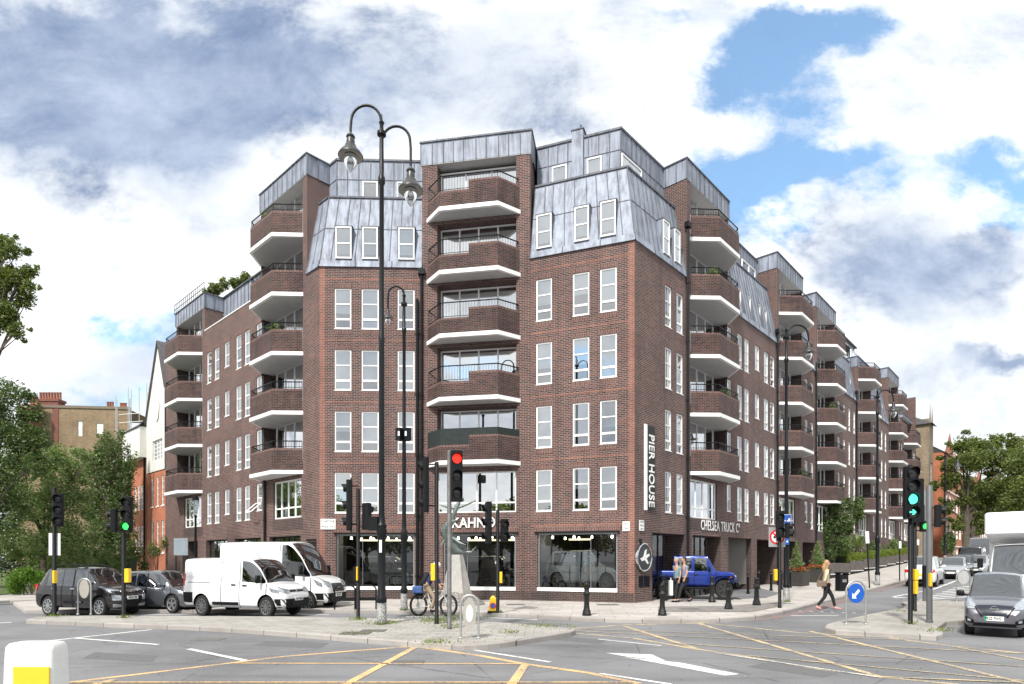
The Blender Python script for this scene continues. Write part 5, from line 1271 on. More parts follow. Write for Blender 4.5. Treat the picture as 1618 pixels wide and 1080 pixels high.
# pickup style off-roader
def jeep():
    h = 2.15; w = .80; b = 1.24
    st = [(-h, .62, 1.12, 1.14, w*.97, w*.9), (-h+.05, .58, b, b+.02, w, w*.95), (-1.25, .58, b, b+.02, w, w*.95), (-1.20, .58, b, b+.05, w, w*.95), (-1.16, .58, b, 1.88, w, w*.88), (-1.06, .58, b, 1.90, w, w*.88), (-.28, .58, b, 1.92, w, w*.87), (-.15, .58, b, 1.92, w, w*.87), (-.12, .58, b, 1.92, w, w*.87), (.50, .58, b, 1.89, w, w*.86), (.56, .58, b, 1.85, w, w*.86), (.92, .58, b-.02, b+.08, w, w*.9), (.96, .60, b-.02, b+.0, w*.98, w*.9), (1.00, .62, b-.03, b-.01, w*.96, w*.88), (1.7, .66, b-.08, b-.05, w*.84, w*.76), (1.86, .7, b-.14, b-.11, w*.78, w*.68), (1.89, .74, b-.22, b-.2, w*.72, w*.6)]
    iv = [('b','b','b'), ('b','b','b'), ('b','b','b'), ('b','b','b'), ('b','b','b'), ('b','g','b'), ('b','b','b'), ('k','b','b'), ('f','g','b'), ('f','b','b'), ('f','b','w'), ('k','b','w'), ('b','b','b'), ('b','b','b'), ('b','b','b'), ('b','b','b')]
    c = make_car('off_road_car', st, iv, (-1.45, 1.35), .44, PBLU, kx=.84, ky=.72, rim=RIMB, spokes=6, arch_r=.52)
    kx, ky = .84, .72
    for wx in (1.35, -1.45):
        for sy in (-1, 1): # box flare over the wheel
            m = MB(); pts = [(-.62, .78), (-.50, 1.0), (-.36, 1.10), (.42, 1.10), (.60, .98), (.68, .84)]
            for i in range(len(pts)-1):
                (a, za), (b2, zb) = pts[i], pts[i+1]; y0, y1 = sy*(w*ky-.14), sy*(w*ky+.14)
                m.hexa([((wx+a)*kx, y0, za-.05), ((wx+b2)*kx, y0, zb-.05), ((wx+b2)*kx, y1, zb-.05), ((wx+a)*kx, y1, za-.05), ((wx+a)*kx, y0, za), ((wx+b2)*kx, y0, zb), ((wx+b2)*kx, y1, zb), ((wx+a)*kx, y1, za)])
            m.build('wheel_arch_flare', PBLU, c['root'])
    m = MB(); m.rbox((2.02*kx, 0, .66), (.2*kx, 1.6*ky, .16), .05); m.build('front_bumper', BLK2, c['root'], smooth=40)
    for y in (-.42, .42):
        m = MB(); m.lathe((0,0,0), [(.06, 0), (.06, .03), (.04, .05)], n=12); m.v = [(2.12*kx+v[2]*.5, y*ky+v[0], .68+v[1]) for v in m.v]; m.build('fog_lamp', HEADL, c['root'])
        m = MB(); m.lathe((0,0,0), [(.1, -.05), (.1, .02), (.07, .05)], n=14); m.v = [(1.90*kx+v[2], y*ky+v[0], .98+v[1]) for v in m.v]; m.build('headlight', HEADL, c['root'], smooth=40)
    for i in range(7): patch(c, 'front', [((i-3)*.085-.025, 1.06), ((i-3)*.085+.025, 1.06)], [((i-3)*.085-.025, .80), ((i-3)*.085+.025, .80)], BLACK, 'grille_slot', nu=1, nv=2, off=.012)
    m = MB(); m.rbox((-.35*kx, 0, .50), (2.0*kx, 1.62*ky, .10), .04); m.build('side_step', BLK2, c['root'])
    for x in (-2.1,):
        for sy in (-1, 1): patch(c, 'rear', [(sy*.55, 1.15), (sy*.72, 1.15)], [(sy*.55, .9), (sy*.72, .9)], REDL, 'tail_light', nu=1, nv=1, off=.03)
    handles(c, [(-.02, 1.08)], BLACK); mirrors(c, .62, 1.36, w=.2, h=.2, out=.16)
    m = MB(); m.box(1.62*kx, 1.76*kx, -w*ky*.98, w*ky*.98, .97, 1.02); m.build('indicator', AMBL, c['root'])
    return c
cj = jeep(); put(cj, 1144, 947.5, -16, 1.35, -1, z=KH, label='blue off-road car with black tyres parked on the forecourt by the entrance', cat='car')
# gunmetal electric hatch, lower right
ce = hatch('electric_car', PGUN, L=4.45, H=1.56, w=.90, wr=.325, wb=2.7, kx=.82, ky=.70, rim=RIMS, spokes=5, suv=.35)
c = ce; h, b, w = c['h'], c['b'], c['w']
both(c, 'front', [(.60*w, b-.16), (.78*w, b-.06), (.90*w, b+.02)], [(.56*w, b-.27), (.80*w, b-.27), (.975*w, b-.17)], HEADL, 'headlight', off=.012, nu=12, nv=5)
patch(c, 'front', [(-.56*w, b-.19), (0, b-.17), (.56*w, b-.19)], [(-.34*w, b-.42), (0, b-.45), (.34*w, b-.42)], simple('dark blue grille', (.012, .016, .03), .3), 'grille', off=.012, nu=14, nv=6)
both(c, 'front', [(.56*w, b-.22), (.62*w, b-.22)], [(.34*w, b-.44), (.40*w, b-.46)], BLACK, 'grille_surround', off=.016, nu=2, nv=5)
patch(c, 'front', [(-.66*w, .36), (.66*w, .36)], [(-.60*w, .28), (.60*w, .28)], BLK2, 'lower_grille', off=.012)
both(c, 'front', [(.62*w, .42), (.90*w, .50)], [(.62*w, .33), (.88*w, .36)], BLK2, 'fog_lamp_recess', off=.012)
both(c, 'front', [(.70*w, .43), (.80*w, .45)], [(.70*w, .38), (.80*w, .39)], HEADL, 'fog_lamp', off=.018, nu=3, nv=2)
patch(c, 'front', [(-.80*w, .285), (.80*w, .285)], [(-.76*w, .25), (.76*w, .25)], PGUN, 'lip', off=.02)
hx = c['bvh'].ray_cast(Vector((9, 0, b-.26)), Vector((-1, 0, 0)))[0].x
m = MB(); n = 20
m.tube([(hx+.03, .072*math.cos(2*math.pi*i/n), b-.255+.066*math.sin(2*math.pi*i/n)) for i in range(n+1)], .011, n=5); m.box(hx+.02, hx+.042, -.09, .09, b-.27, b-.24); m.build('badge', CHROME, c['root'], smooth=50)
plate(c, 'front', .47, 'PK22 FWG', green=True); mirrors(c, .86, b+.06, w=.24, h=.15, col=BLK2, out=.2)
handles(c, [(-.12, b-.12), (-1.0, b-.12)])
for dy in (0, .38):
    m = MB(); m.tube([(1.06*.82, dy*.7-.3, b+.06), (.98*.82, dy*.7-.05, b+.14), (.90*.82, dy*.7+.12, b+.19)], .009, n=4); m.build('wiper', BLACK, c['root'])
AR = math.degrees(math.atan2(-dR.y, -dR.x))
put(c, 1571, 1008, AR+2, 0, 0, label='gunmetal electric hatchback facing the camera at the right edge, number plate PK22 FWG', ref=(2.22*.82, 0))
# box truck behind
def truck():
    root = empty('box_truck')
    m = MB(); m.rbox((-2.2, 0, 2.0), (4.6, 1.78, 2.55), .06, M=Matrix.Identity(3)); m.rbox((.55, 0, 2.93), (1.0, 1.78, .70), .10)
    m.hexa([(.1,-.88,2.35),(.6,-.84,2.5),(.6,.84,2.5),(.1,.88,2.35),(.1,-.88,2.6),(.95,-.86,2.6),(.95,.86,2.6),(.1,.88,2.6)])
    m.build('cargo_box', PWHT, root, smooth=30)
    st = [(-.0, .35, 1.30, 2.28, .82, .72), (.1, .33, 1.30, 2.30, .84, .73), (.45, .33, 1.28, 2.28, .84, .72), (.50, .33, 1.28, 2.26, .84, .72), (1.05, .33, 1.25, 1.36, .83, .74), (1.10, .33, 1.22, 1.24, .82, .74), (1.55, .36, 1.06, 1.08, .76, .66), (1.72, .40, .92, .93, .66, .56)]
    iv = [('b','b','b'), ('b','g','b'), ('b','b','b'), ('b','g','w'), ('b','b','b'), ('b','b','b'), ('b','b','b')]
    c = make_car('cab', st, iv, (1.0,), .33, PWHT, kx=1., ky=.95, rim=RIMG, seats=False)
    for k in kids(c['root']):
        k.parent = root; k.location.x += .35
    bpy.data.objects.remove(c['root'])
    for wy in (-.75, .75):
        m = MB(); m.lathe((0,0,0), [(.2, -.1), (.34, -.1), (.34, .1), (.2, .1)], n=20); m.v = [(-3.2+v[0], wy+v[2], .34+v[1]) for v in m.v]; m.build('wheel', TYRE, root, smooth=40)
        m = MB(); m.rbox((1.15, wy*1.30, 1.72), (.1, .15, .30), .04); m.build('wing_mirror', BLK2, root)
    m = MB(); m.rbox((-2.2, 0, .66), (4.4, 1.5, .14), .03); m.build('chassis', BLK2, root)
    return root
tk = truck(); a = R(AR-3); x, y = XW(1616, 18.9), 18.9; tk.location = (x+.9*dR.x, y+.9*dR.y, 0); tk.rotation_euler = (0, 0, a); tk.scale = (1, 1, 1.03); tag(tk, 'white box truck with a luton body behind the gunmetal car', 'truck')
# parked and moving cars along the side street
AW = AR+180
cs = hatch('estate_car', PWHT, L=4.6, H=1.74, w=.92, wr=.36, wb=2.8, suv=1.2, kx=.82, rim=RIMG, spokes=7); hatch_details(cs, '')
put(cs, 1435, 925.5, AW, -1.4, 1, label='white tall car seen from behind, parked nearest along the side street kerb')
cg = hatch('saloon_car', PSIL, L=4.5, H=1.46, w=.89, wr=.33, wb=2.7, kx=.82, rim=RIMB, spokes=9); hatch_details(cg, '')
put(cg, 1486, 914, AR, 1.35, -1, label='silver car facing the camera, parked beyond the white tall car', group='cars parked along the side street')
cb = hatch('parked_car', PBLK, L=4.4, H=1.5, w=.89, wr=.33, wb=2.65, kx=.82, rim=RIMB, spokes=7); hatch_details(cb, '')
put(cb, 1500, 909.5, AR, 1.3, -1, label='black car in the parked row just beyond the silver one', group='cars parked along the side street')
again(ch, 1509, 906, AR, 1.3, -1, label='grey hatchback third from the front in the parked row', group='cars parked along the side street')
again(cb, 1516, 903, AR, 1.3, -1, label='dark car fourth in the parked row, under the trees', group='cars parked along the side street')
again(cg, 1522, 900, AR, 1.3, -1, label='farthest silver car visible in the parked row', group='cars parked along the side street')
cv = van('people_carrier', 4.9, 1.98, .95, .34, 0, -1.5, 1.6, PBLK, kx=.82, rim=RIMB, spokes=7); put(cv, 1517, 903.5, AW, -1.5, 1, label='black people carrier standing beyond the silver parked car', cat='van')
c3 = van('minibus', 5.9, 2.6, 1.0, .35, 0, -1.8, 1.95, PSIL, nose=.8, hb=1.3, slope=.9, kx=.82, rim=RIMG, spokes=7); put(c3, 1548, 899, AR, 1.9, 0, label='silver high roof minibus coming down the far side street', cat='minibus')
again(cg, 1541, 909, AR, 1.35, 0, label='pale silver car driving toward the camera beside the box truck')
# showroom cars (inside, behind the glass)
for proto, F, s, o_, an, lb in ((cs, F_RF, .52, -2.0, 0, 'silver white off-road car displayed inside the right-hand shop window'), (cb, F_B, .60, -2.1, 0, 'dark car displayed inside the middle shop window'), (ch, F_LF, .55, -2.0, 0, 'grey car displayed inside the left-hand shop window')):
    L_ = {'F_RF': 1}.get('', 0); r_ = copy_tree(proto['root']); sh = shRF if F is F_RF else ((sm0, sm1) if F is F_B else shLF)
    q = F.xy(sh[0]+(sh[1]-sh[0])*s, o_); r_.location = (q.x, q.y, .562); r_.rotation_euler = (0, 0, math.atan2(F_B.d.y, F_B.d.x)+R(-14)); tag(r_, lb, 'car', 'showroom cars')
# ================================================================== STREET FURNITURE
LGLASS = glass_mat('lamp glass', (.8, .83, .82), .12)
RIM_ = simple('lamp reflector', (.30, .29, .27), .5, .3)
def lantern(root, x, y, z, s=1., parent=None):
    """hanging bell lantern: cap, wide shade, clear pointed bowl"""
    m = MB(); m.lathe((x, y, z), [(.03*s, .0), (.035*s, -.06*s), (.11*s, -.10*s), (.13*s, -.15*s), (.10*s, -.19*s), (.12*s, -.26*s), (.12*s, -.36*s), (.16*s, -.40*s), (.17*s, -.46*s), (.30*s, -.60*s), (.36*s, -.70*s), (.36*s, -.72*s), (.26*s, -.70*s), (.15*s, -.66*s)], n=20, caps=False)
    l = m.build('lantern', simple('lantern metal', (.05, .05, .05), .4, .3), root, smooth=40)
    m = MB(); m.lathe((x, y, z), [(.165*s, -.70*s), (.19*s, -.80*s), (.175*s, -.92*s), (.11*s, -1.06*s), (.03*s, -1.16*s), (.002, -1.18*s)], n=16, caps=False); m.build('bowl', LGLASS, l, smooth=60)
    m = MB(); m.lathe((x, y, z), [(.345*s, -.722*s), (.25*s, -.70*s), (.16*s, -.67*s)], n=20, caps=False); m.build('reflector', RIM_, l, smooth=60)
    m = MB(); m.sphere((x, y, z-.82*s), .06*s, 8, 6); m.build('bulb', WHITE, l, smooth=60)
    return l
def arch(x0, z0, x1, z1, top, r):
    """crook: rises from the post and curls over to the lantern; straight drop at the end"""
    P = []; cx = (x0+x1)/2; rx = (x1-x0)/2; zc = top-abs(rx)*1.02
    P += [(x0+.02*(1 if x1 > x0 else -1), z0), (x0+.03*(1 if x1 > x0 else -1), (z0+zc)/2)]
    for i in range(0, 13):
        a = math.pi*i/12; P.append((cx-rx*.96*math.cos(a), zc+abs(rx)*1.02*math.sin(a)))
    P.append((x1, zc-.2)); P.append((x1, z1)); return P
def lamp_post(px, py, ytop, arms, r=.085, z=KH, label='', base='round', group='tall street lamps', s=1., yz=None, extras=None, Y=None):
    x, y = G(px, py, z) if Y is None else (XW(px, Y), Y); z += lift(x, y); H = ZW(ytop, y)-z
    root = empty('street_lamp', (x, y, z), 0, label, 'street lamp', group)
    m = MB(); q = r
    m.lathe((0,0,0), [(q*1.55, 0), (q*1.55, .10), (q*1.40, .14), (q*1.40, .60), (q*1.5, .66), (q*1.5, .72), (q*1.15, .78), (q*1.12, 2.35), (q*1.3, 2.42), (q*1.55, 2.52), (q*1.35, 2.62), (q*1.5, 2.70), (q*1.05, 2.78), (q*.88, 3.0), (q*.80, H*.55), (q*.95, H*.56), (q*.74, H*.565), (q*.66, H*.86), (q*1.0, H*.865), (q*1.0, H*.875), (q*.62, H*.88), (q*.58, H-.62), (q*1.3, H-.58), (q*1.3, H-.50), (q*.6, H-.46), (q*.5, H-.3), (q*.8, H-.24), (q*.3, H-.16), (q*.15, H)], n=16)
    m.build('post', BLACK, root, smooth=35)
    m = MB(); m.lathe((0,0,0), [(q*1.57, .02), (q*1.57, .10), (q*1.42, .15), (q*1.42, .58)], n=16, caps=False); m.build('worn_base', MT.get('flk') or MT.setdefault('flk', paint_mat('flaking base paint', (.42, .42, .41), (.02, .02, .022), wear=1.2)), root, smooth=35)
    for (pxe, ytopa, yend, sc) in arms:
        xe = XW(pxe, y)-x; zt = ZW(ytopa, y)-z; ze = ZW(yend, y)-z
        m = MB(); zb = min(ze+.2, H-1.6); m.tube([(a, 0, b) for a, b in arch(.0, H-2.2 if H-2.2 < zt-1.2 else zt-1.6, xe, ze, zt, .03)], .036*s, n=8)
        ar = m.build('arm', BLACK, root, smooth=50)
        lantern(root, xe, 0, ze, sc)
    return root
l1 = lamp_post(603, 985.5, 180, [(554, 166, 208, .95), (649, 199, 262, .95)], r=.095, label='tall black street lamp with two crook arms and two bell lanterns on the central island')
x, y = 0, 0
m = MB(); m.cbox((0, -.14, 2.13), (.07, .01, .34)); m.build('notice_plate', WHITE, l1)
m = MB(); m.cbox((-.22, 0, ZW(828, 17)-KH), (.24, .2, .38)); m.build('control_box', BLK2, l1)
l2 = lamp_post(638.5, 963.5, 456, [(613, 452, 487, .5)], r=.085, label='single armed black street lamp on the pavement kerb before the left shop window')
m = MB(); zz_ = ZW(687, 21.3)-KH
for dx in (-.12, .12): m.cbox((dx, -.08, zz_), (.2, .3, .42), .5 if dx > 0 else -.5)
m.build('sensor_box', BLK2, l2)
m = MB()
for dx in (-.14, .10): m.cbox((dx, -.25, zz_), (.06, .02, .16))
m.build('sensor_sticker', WHITE, l2)
l3 = lamp_post(1242.5, 950, 512, [(1278, 513, 538, .72)], r=.09, label='single armed street lamp beside the blue signs at the street corner')
l4 = lamp_post(1386.5, 924, 612, [(1412, 616, 634, .8)], r=.09, label='street lamp along the hedge planters, next beyond the litter bin')
l5 = lamp_post(1493, 0, 712, [(1513, 716, 725, 1.1)], Y=62, r=.09, label='farthest street lamp, standing before the orange brick houses')
# lamp post signs on l3
BLUE = simple('sign blue', (.01, .09, .42), .35, var=.05); SIGW = simple('sign white', (.8, .8, .8), .4, var=.02); SIGR = simple('sign red', (.6, .02, .025), .4, var=.05); SIGB = simple('sign back', (.36, .37, .38), .5, .4)
def flat(name, poly, z0, z1, mat, parent, M=None):
    m = MB(); m.prism(poly, z0, z1); 
    if M is not None: m.v = [tuple(M@Vector(v)) for v in m.v]
    return m.build(name, mat, parent)
def circ(r, n=24, a0=0, a1=360): return [(r*math.cos(R(a0+(a1-a0)*i/n)), r*math.sin(R(a0+(a1-a0)*i/n))) for i in range(n)]
def facing(yaw, loc): # sign-local (x right, y up, z toward the viewer) -> world; yaw 0 faces the camera (-Y)
    return Matrix.Translation(loc) @ Matrix.Rotation(R(yaw), 4, 'Z') @ Matrix.Rotation(R(90), 4, 'X')
def rectp(w, h, cx=0, cy=0): return [(cx-w/2, cy-h/2), (cx+w/2, cy-h/2), (cx+w/2, cy+h/2), (cx-w/2, cy+h/2)]
def sgn(root_name, label, cat, loc, yaw, build, group=None, rz=0):
    r = empty(root_name, loc, 0, label, cat, group); build(r, facing(yaw, (0, 0, 0))); return r
Yl = G(1242.5, 950, KH)[1]; s_ = Yl/FP
def blue_sign(r, M):
    flat('panel', rectp(13.5*s_, 20*s_), -.01, .01, SIGW, r, M); flat('face', rectp(12.6*s_, 19*s_), .0101, .014, BLUE, r, M)
    flat('van_symbol', [(-.13, .02), (.02, .02), (.02, .12), (.09, .12), (.13, .06), (.13, .02), (.13, -.02), (-.13, -.02)], .0141, .017, SIGW, r, M)
    flat('slash', [(-.11, -.04), (-.08, -.06), (.12, .19), (.09, .21)], .0171, .019, simple('slash dark', (.08, .01, .02), .5), r, M)
    for yy, t in ((-.12, 'controlled'), (-.19, 'ZONE')):
        k = text_mesh(t, .075, .001, SIGW, 'lettering', r); k.matrix_local = M @ Matrix.Translation((0, yy, .015))
sgn('parking_zone_sign', 'blue and white zone sign with a crossed-out symbol on the street lamp', 'sign', (XW(1244, Yl-.15), Yl-.15, ZW(823, Yl)), 8, blue_sign)
def smallblue(r, M):
    flat('panel', rectp(.2, .26), -.01, .01, BLUE, r, M); flat('arrow', [(-.05, 0), (.05, -.05), (.05, .05)], .0101, .013, SIGW, r, M)
sgn('small_blue_sign', 'small blue sign under the zone sign on the street lamp', 'sign', (XW(1243, Yl-.15), Yl-.15, ZW(855.5, Yl)), 8, smallblue)
# ---- traffic signals
LENS_OFF = simple('dark lens', (.03, .03, .032), .15, var=.2)
LIT = {'r': emis('lit red lens', (1, .02, .01), 1.6), 'g': emis('lit green lens', (.08, .95, .55), 1.3), 'c': emis('lit green cycle lens', (.05, 1, .12), 1.3)}
def head(root, loc, yaw, w, h, lamps, board=.0, arrow=False, hood=.16, depth=.16):
    """signal head built in local space; lamps: string top to bottom, o off / r / g / c / a arrow"""
    M = Matrix.Translation(loc) @ Matrix.Rotation(R(yaw), 4, 'Z'); n = len(lamps); p = h/n; rr = min(w*.42, p*.42)
    m = MB(); m.rbox((0, 0, 0), (w, depth, h), .03); m.v = [tuple(M@Vector(v)) for v in m.v]; hd = m.build('signal_head', BLK2, root, smooth=40)
    if board:
        m = MB(); m.box(-board/2, board/2, depth*.3, depth*.3+.015, -h/2-.05, h/2+.05); m.v = [tuple(M@Vector(v)) for v in m.v]; m.build('backing_board', BLK2, hd)
    for i, L in enumerate(lamps):
        z = h/2-p*(i+.5); m = MB()
        pr = [[(rr*.92*math.cos(2*math.pi*k/18)*q, -depth/2-d, z+rr*.92*math.sin(2*math.pi*k/18)*q) for k in range(18)] for q, d in ((1, .002), (.7, .014), (.02, .02))]
        m.loft(pr, 0, True); m.v = [tuple(M@Vector(v)) for v in m.v]
        m.build('lens', LIT[{'a': 'g'}.get(L, L)] if L in 'rgc' else (LENS_OFF if L != 'a' else LENS_OFF), hd, smooth=60)
        if L == 'a':
            a = MB(); c_ = [(-.7, .12), (.1, .12), (-.18, .46), (.1, .55), (.68, 0), (.1, -.55), (-.18, -.46), (.1, -.12), (-.7, -.12)]
            a.face([(x_*rr*.9, -depth/2-.026, z+y_*rr*.9) for x_, y_ in c_][::-1]); a.face([(x_*rr*.9, -depth/2-.0262, z+y_*rr*.9) for x_, y_ in c_]); a.v = [tuple(M@Vector(v)) for v in a.v]; a.build('arrow', LIT['g'], hd)
        m = MB(); N_ = 16; ring = []
        for d in (0, 1):
            row = []
            for k in range(N_+1):
                a = R(-50+280*k/N_); ext = hood*(.55+.45*math.sin(max(0, min(math.pi, a)))) if d else 0
                row.append((rr*1.04*math.cos(a), -depth/2-ext, z+rr*1.04*math.sin(a)))
            ring.append(row)
        m.loft(ring, 0, False, closed=False); 
        m.v = [tuple(M@Vector(v)) for v in m.v]; m.build('hood', BLK2, hd, smooth=60)
    return hd
def signal(px, py, ytop, heads, boxes=(), r=.057, z=KH, label='', plate=None, Y=None, mat=None, group='traffic signals'):
    x, y = G(px, py, z) if Y is None else (XW(px, Y), Y); H = ZW(ytop, y)-z; k = y/FP
    root = empty('traffic_signal', (x, y, z), 0, label, 'traffic light', group)
    m = MB(); m.lathe((0,0,0), [(r*1.15, 0), (r*1.15, .05), (r, .06), (r, H), (r*.8, H+.02), (.01, H+.03)], n=12); m.build('pole', mat or BLK2, root, smooth=40)
    for hd in heads:
        pxc, y0, y1, w, yaw, lamps = hd[:6]; b = hd[6] if len(hd) > 6 else 0; dy = hd[7] if len(hd) > 7 else -.12
        loc = Vector(((pxc-px)*k, dy, ZW((y0+y1)/2, y)-z)); h = (y1-y0)*k
        head(root, loc, yaw, w, h, lamps, b)
        m = MB()
        for t in (-.38, .38): m.cyl((0, 0, loc.z+h*t), (loc.x*.8, loc.y*.5, loc.z+h*t), .018, n=6)
        m.build('bracket', BLK2, root)
    for bx in boxes:
        pxc, y0, y1, w, col = bx; m = MB(); m.rbox(((pxc-px)*k, -.06 if abs(pxc-px) < 4 else -.0, ZW((y0+y1)/2, y)-z), (w, .15, (y1-y0)*k), .02); m.build('push_button_box', YEL if col == 'y' else BLK2, root)
    return root
def backplate(root, px, y0, y1, w, base, mat=SIGW, name='rear_sign_plate', yaw=0, dy=.05):
    x, y, z = root.location; k = y/FP; M = facing(yaw, ((px-base)*k, dy, ZW((y0+y1)/2, y)-z)); flat(name, rectp(w, (y1-y0)*k), -.008, .008, mat, root, M)
tA = signal(86, 973, 771, [(97, 780, 832, .27, 22, 'ooo')], [(89, 901, 921, .07, 'y')], label='traffic light with a white plate at the far left, in front of the black car'); backplate(tA, 84.5, 842, 877, .36, 86)
tB = signal(195.5, 975, 782, [(205.5, 785, 841, .27, 4, 'ooc', 0), (185, 804, 841, .25, -75, 'oo', 0)], [(202, 898, 920, .14, 'y')], label='traffic light showing a green cycle lamp, left of the white vans')
tC = signal(566, 978, 773, [(552, 758, 838, .3, -80, 'ooo', .46, 0), (581, 795, 837, .26, 150, 'oo', 0)], [(561, 895, 917, .09, 'k'), (565.5, 895, 917, .045, 'y')], label='traffic light turned away, just left of the double armed lamp')
tD = signal(690, 985, 731, [(673, 723, 809, .3, -80, 'ooo', .42, 0)], [(684.5, 890, 917, .12, 'y')], label='traffic light turned away, left of the one showing red')
tE = signal(710, 993, 713, [(722, 713, 793, .30, 14, 'roo', 0)], [], label='traffic light showing red in the middle of the island', mat=simple('worn grey pole', (.10, .10, .10), .6, .3, var=.4))
tF = signal(786.5, 968, 806, [(772, 793, 858, .30, -70, 'ooo', 0), (797, 820, 856, .25, 20, 'oo', 0)], [(791.5, 903, 921, .09, 'y')], label='traffic light with two heads on the pavement before the middle shop window')
tG = signal(1232, 960, 800, [(1230, 807, 849, .27, -8, 'oo', 0), (1242, 826, 850, .24, 55, 'oo', 0)], [(1225.5, 899, 917, .1, 'y')], label='traffic light by the round no-turn sign at the street corner')
tH = signal(1438.5, 985, 735, [(1434.5, 738, 820, .36, -2, 'ooga', .0)], [(1446.5, 899, 916, .11, 'y')], label='four lamp traffic light showing green and a green arrow on the right island')
tH2 = signal(1445.5, 965, 757, [(1446.5, 757, 826, .34, 170, 'ooo', 0), (1456, 823, 840, .24, -10, 'c', 0)], [(1445, 917, 938, .09, 'y')], label='traffic light just behind the four lamp one on the right island')
tI = signal(1461, 949, 776, [(1452, 798, 832, .25, 170, 'oo', 0)], [(1459.5, 893, 926, .15, 'k')], r=.075, label='grey traffic light pole on the far part of the right island', mat=simple('dark grey pole', (.10, .105, .11), .5))
tJ = signal(1468.5, 983, 768, [(1477, 798, 833, .26, 60, 'oo', 0)], [(1467, 905, 926, .06, 'y')], r=.075, label='grey pole traffic light on the right island, rightmost of the group', mat=MT['dark grey pole'])
# no-turn sign on signal G
def noturn(r, M):
    flat('panel', rectp(.60, .72), -.012, .0, SIGB, r, M); flat('red_ring', circ(.27), .001, .010, SIGR, r, M); flat('white_disc', circ(.205), .0101, .013, SIGW, r, M)
    flat('turn_arrow', [(-.02, -.14), (.03, -.14), (.03, .02), (-.08, .02), (-.08, .07), (-.15, -.005), (-.08, -.07), (-.08, -.03), (-.02, -.03)], .0131, .016, BLACK, r, M); flat('red_bar', [(-.17, .13), (-.13, .17), (.17, -.13), (.13, -.17)], .0161, .019, SIGR, r, M)
Yg = G(1232, 960, KH)[1]
sgn('no_turn_sign', 'square plate with red ringed no-turn sign on the corner traffic light', 'sign', (XW(1229.5, Yg), Yg+.09, ZW(848, Yg)), -3, noturn)
# ---- hoop mounted round signs
def hoop(px, py, x0, x1, ytop, disc, label, name='keep_left_sign', yaw=0, z=KH):
    X0, Y = G(px, py, z); k = Y/FP; w = (x1-x0)*k/math.cos(R(yaw)); H = ZW(ytop, Y)-z
    root = empty(name, (X0, Y, z), R(yaw), label, 'sign', 'round signs in steel hoops')
    m = MB(); rr = w/2; P = [(-rr, 0, 0)]+[(-rr*math.cos(math.pi*i/16), 0, H-rr*1.15+rr*1.15*math.sin(math.pi*i/16)) for i in range(17)]+[(rr, 0, 0)]; m.tube(P, .026, n=8)
    for s in (-1, 1): m.lathe((s*rr, 0, 0), [(.045, 0), (.045, .02), (.03, .03)], n=10)
    m.build('steel_hoop', GALV, root, smooth=60)
    r_ = w/2-.05; cz = H-disc[1]*k; ry = disc[2]*k; M = Matrix.Translation((0, 0, cz)) @ Matrix.Rotation(R(90), 4, 'X') @ Matrix.Diagonal((1, ry/r_, 1, 1))
    col = disc[0]
    flat('disc', circ(r_, 28), -.02, .02, {'blue': BLUE, 'back': simple('sign back beige', (.36, .34, .31), .6, .2), 'pale': simple('sign back pale', (.5, .5, .49), .5, .3)}[col], root, M)
    if col == 'back' and len(disc) > 3: flat('inner_disc', circ(r_*.56, 24), .0201, .03, simple('pale disc', (.55, .58, .62), .5), root, M)
    if col == 'blue':
        flat('rim', circ(r_*1.0, 28), -.0205, -.0201, SIGW, root, M)
        a = [(-.62, -.62), (-.62, .05), (-.40, -.17), (.28, .50), (.50, .28), (-.17, -.40), (.05, -.62)]
        flat('arrow', [(p*r_*.85, q*r_*.85) for p, q in a], .0201, .028, SIGW, root, M)
    return root
hoop(742, 1008, 729, 757, 940, ('back', 29, 25, 1), 'grey back of a round sign with pale centre in a steel hoop on the island')
hoop(133.5, 970.5, 123.5, 144, 914, ('back', 16, 15), 'plain beige back of a round sign in a hoop, in front of the black car')
hoop(1352.5, 986, 1337, 1368, 917, ('blue', 20, 15.5), 'blue keep-left sign with a white arrow in a steel hoop')
hoop(1522, 951, 1512.5, 1534, 900, ('pale', 12, 11), 'pale back of a round sign in a hoop, left of the gunmetal car')
# ---- bollards
def bollard_proto():
    root = empty('bollard', (0,0,0)); m = MB()
    m.lathe((0,0,0), [(.165, 0), (.165, .06), (.15, .08), (.14, .16), (.115, .20), (.10, .30), (.085, .62), (.095, .64), (.125, .70), (.125, .74), (.095, .78), (.085, .86), (.11, .89), (.11, .92), (.07, .95)], n=8); m.build('post', simple('weathered black paint', (.010, .011, .011), .5, var=.6, vs=14, **{'Specular IOR Level': .3}), root, smooth=30)
    m = MB(); m.lathe((0,0,0), [(.05, .94), (.085, .97), (.095, 1.02), (.075, 1.07), (.03, 1.10), (.005, 1.11)], n=10); m.build('cap', MT['weathered black paint'], root, smooth=60); return root
bp_ = bollard_proto(); ub = set()
for px, py, t, lb in ((927, 972, 919, 'ornate black bollard in front of the right-hand shop window'), (1046.5, 972, 920, 'ornate black bollard at the kerb, in front of the walking couple'), (1049, 948.5, 906.5, 'ornate bollard by the entrance, behind another bollard'), (1125, 951, 909, 'ornate bollard in front of the blue car door'), (1151, 962, 916, 'ornate bollard in front of the blue car front wheel'), (1195.5, 956, 911, 'ornate bollard right of the blue car, nearest the corner traffic light')):
    x, y = G(px, py, KH); o = place(bp_, ub, (x, y, KH), random.random(), lb, 'ornate black bollards'); o['category'] = 'bollard'; s = (py-t)*y/FP/1.11; o.scale = (s*.95, s*.95, s)
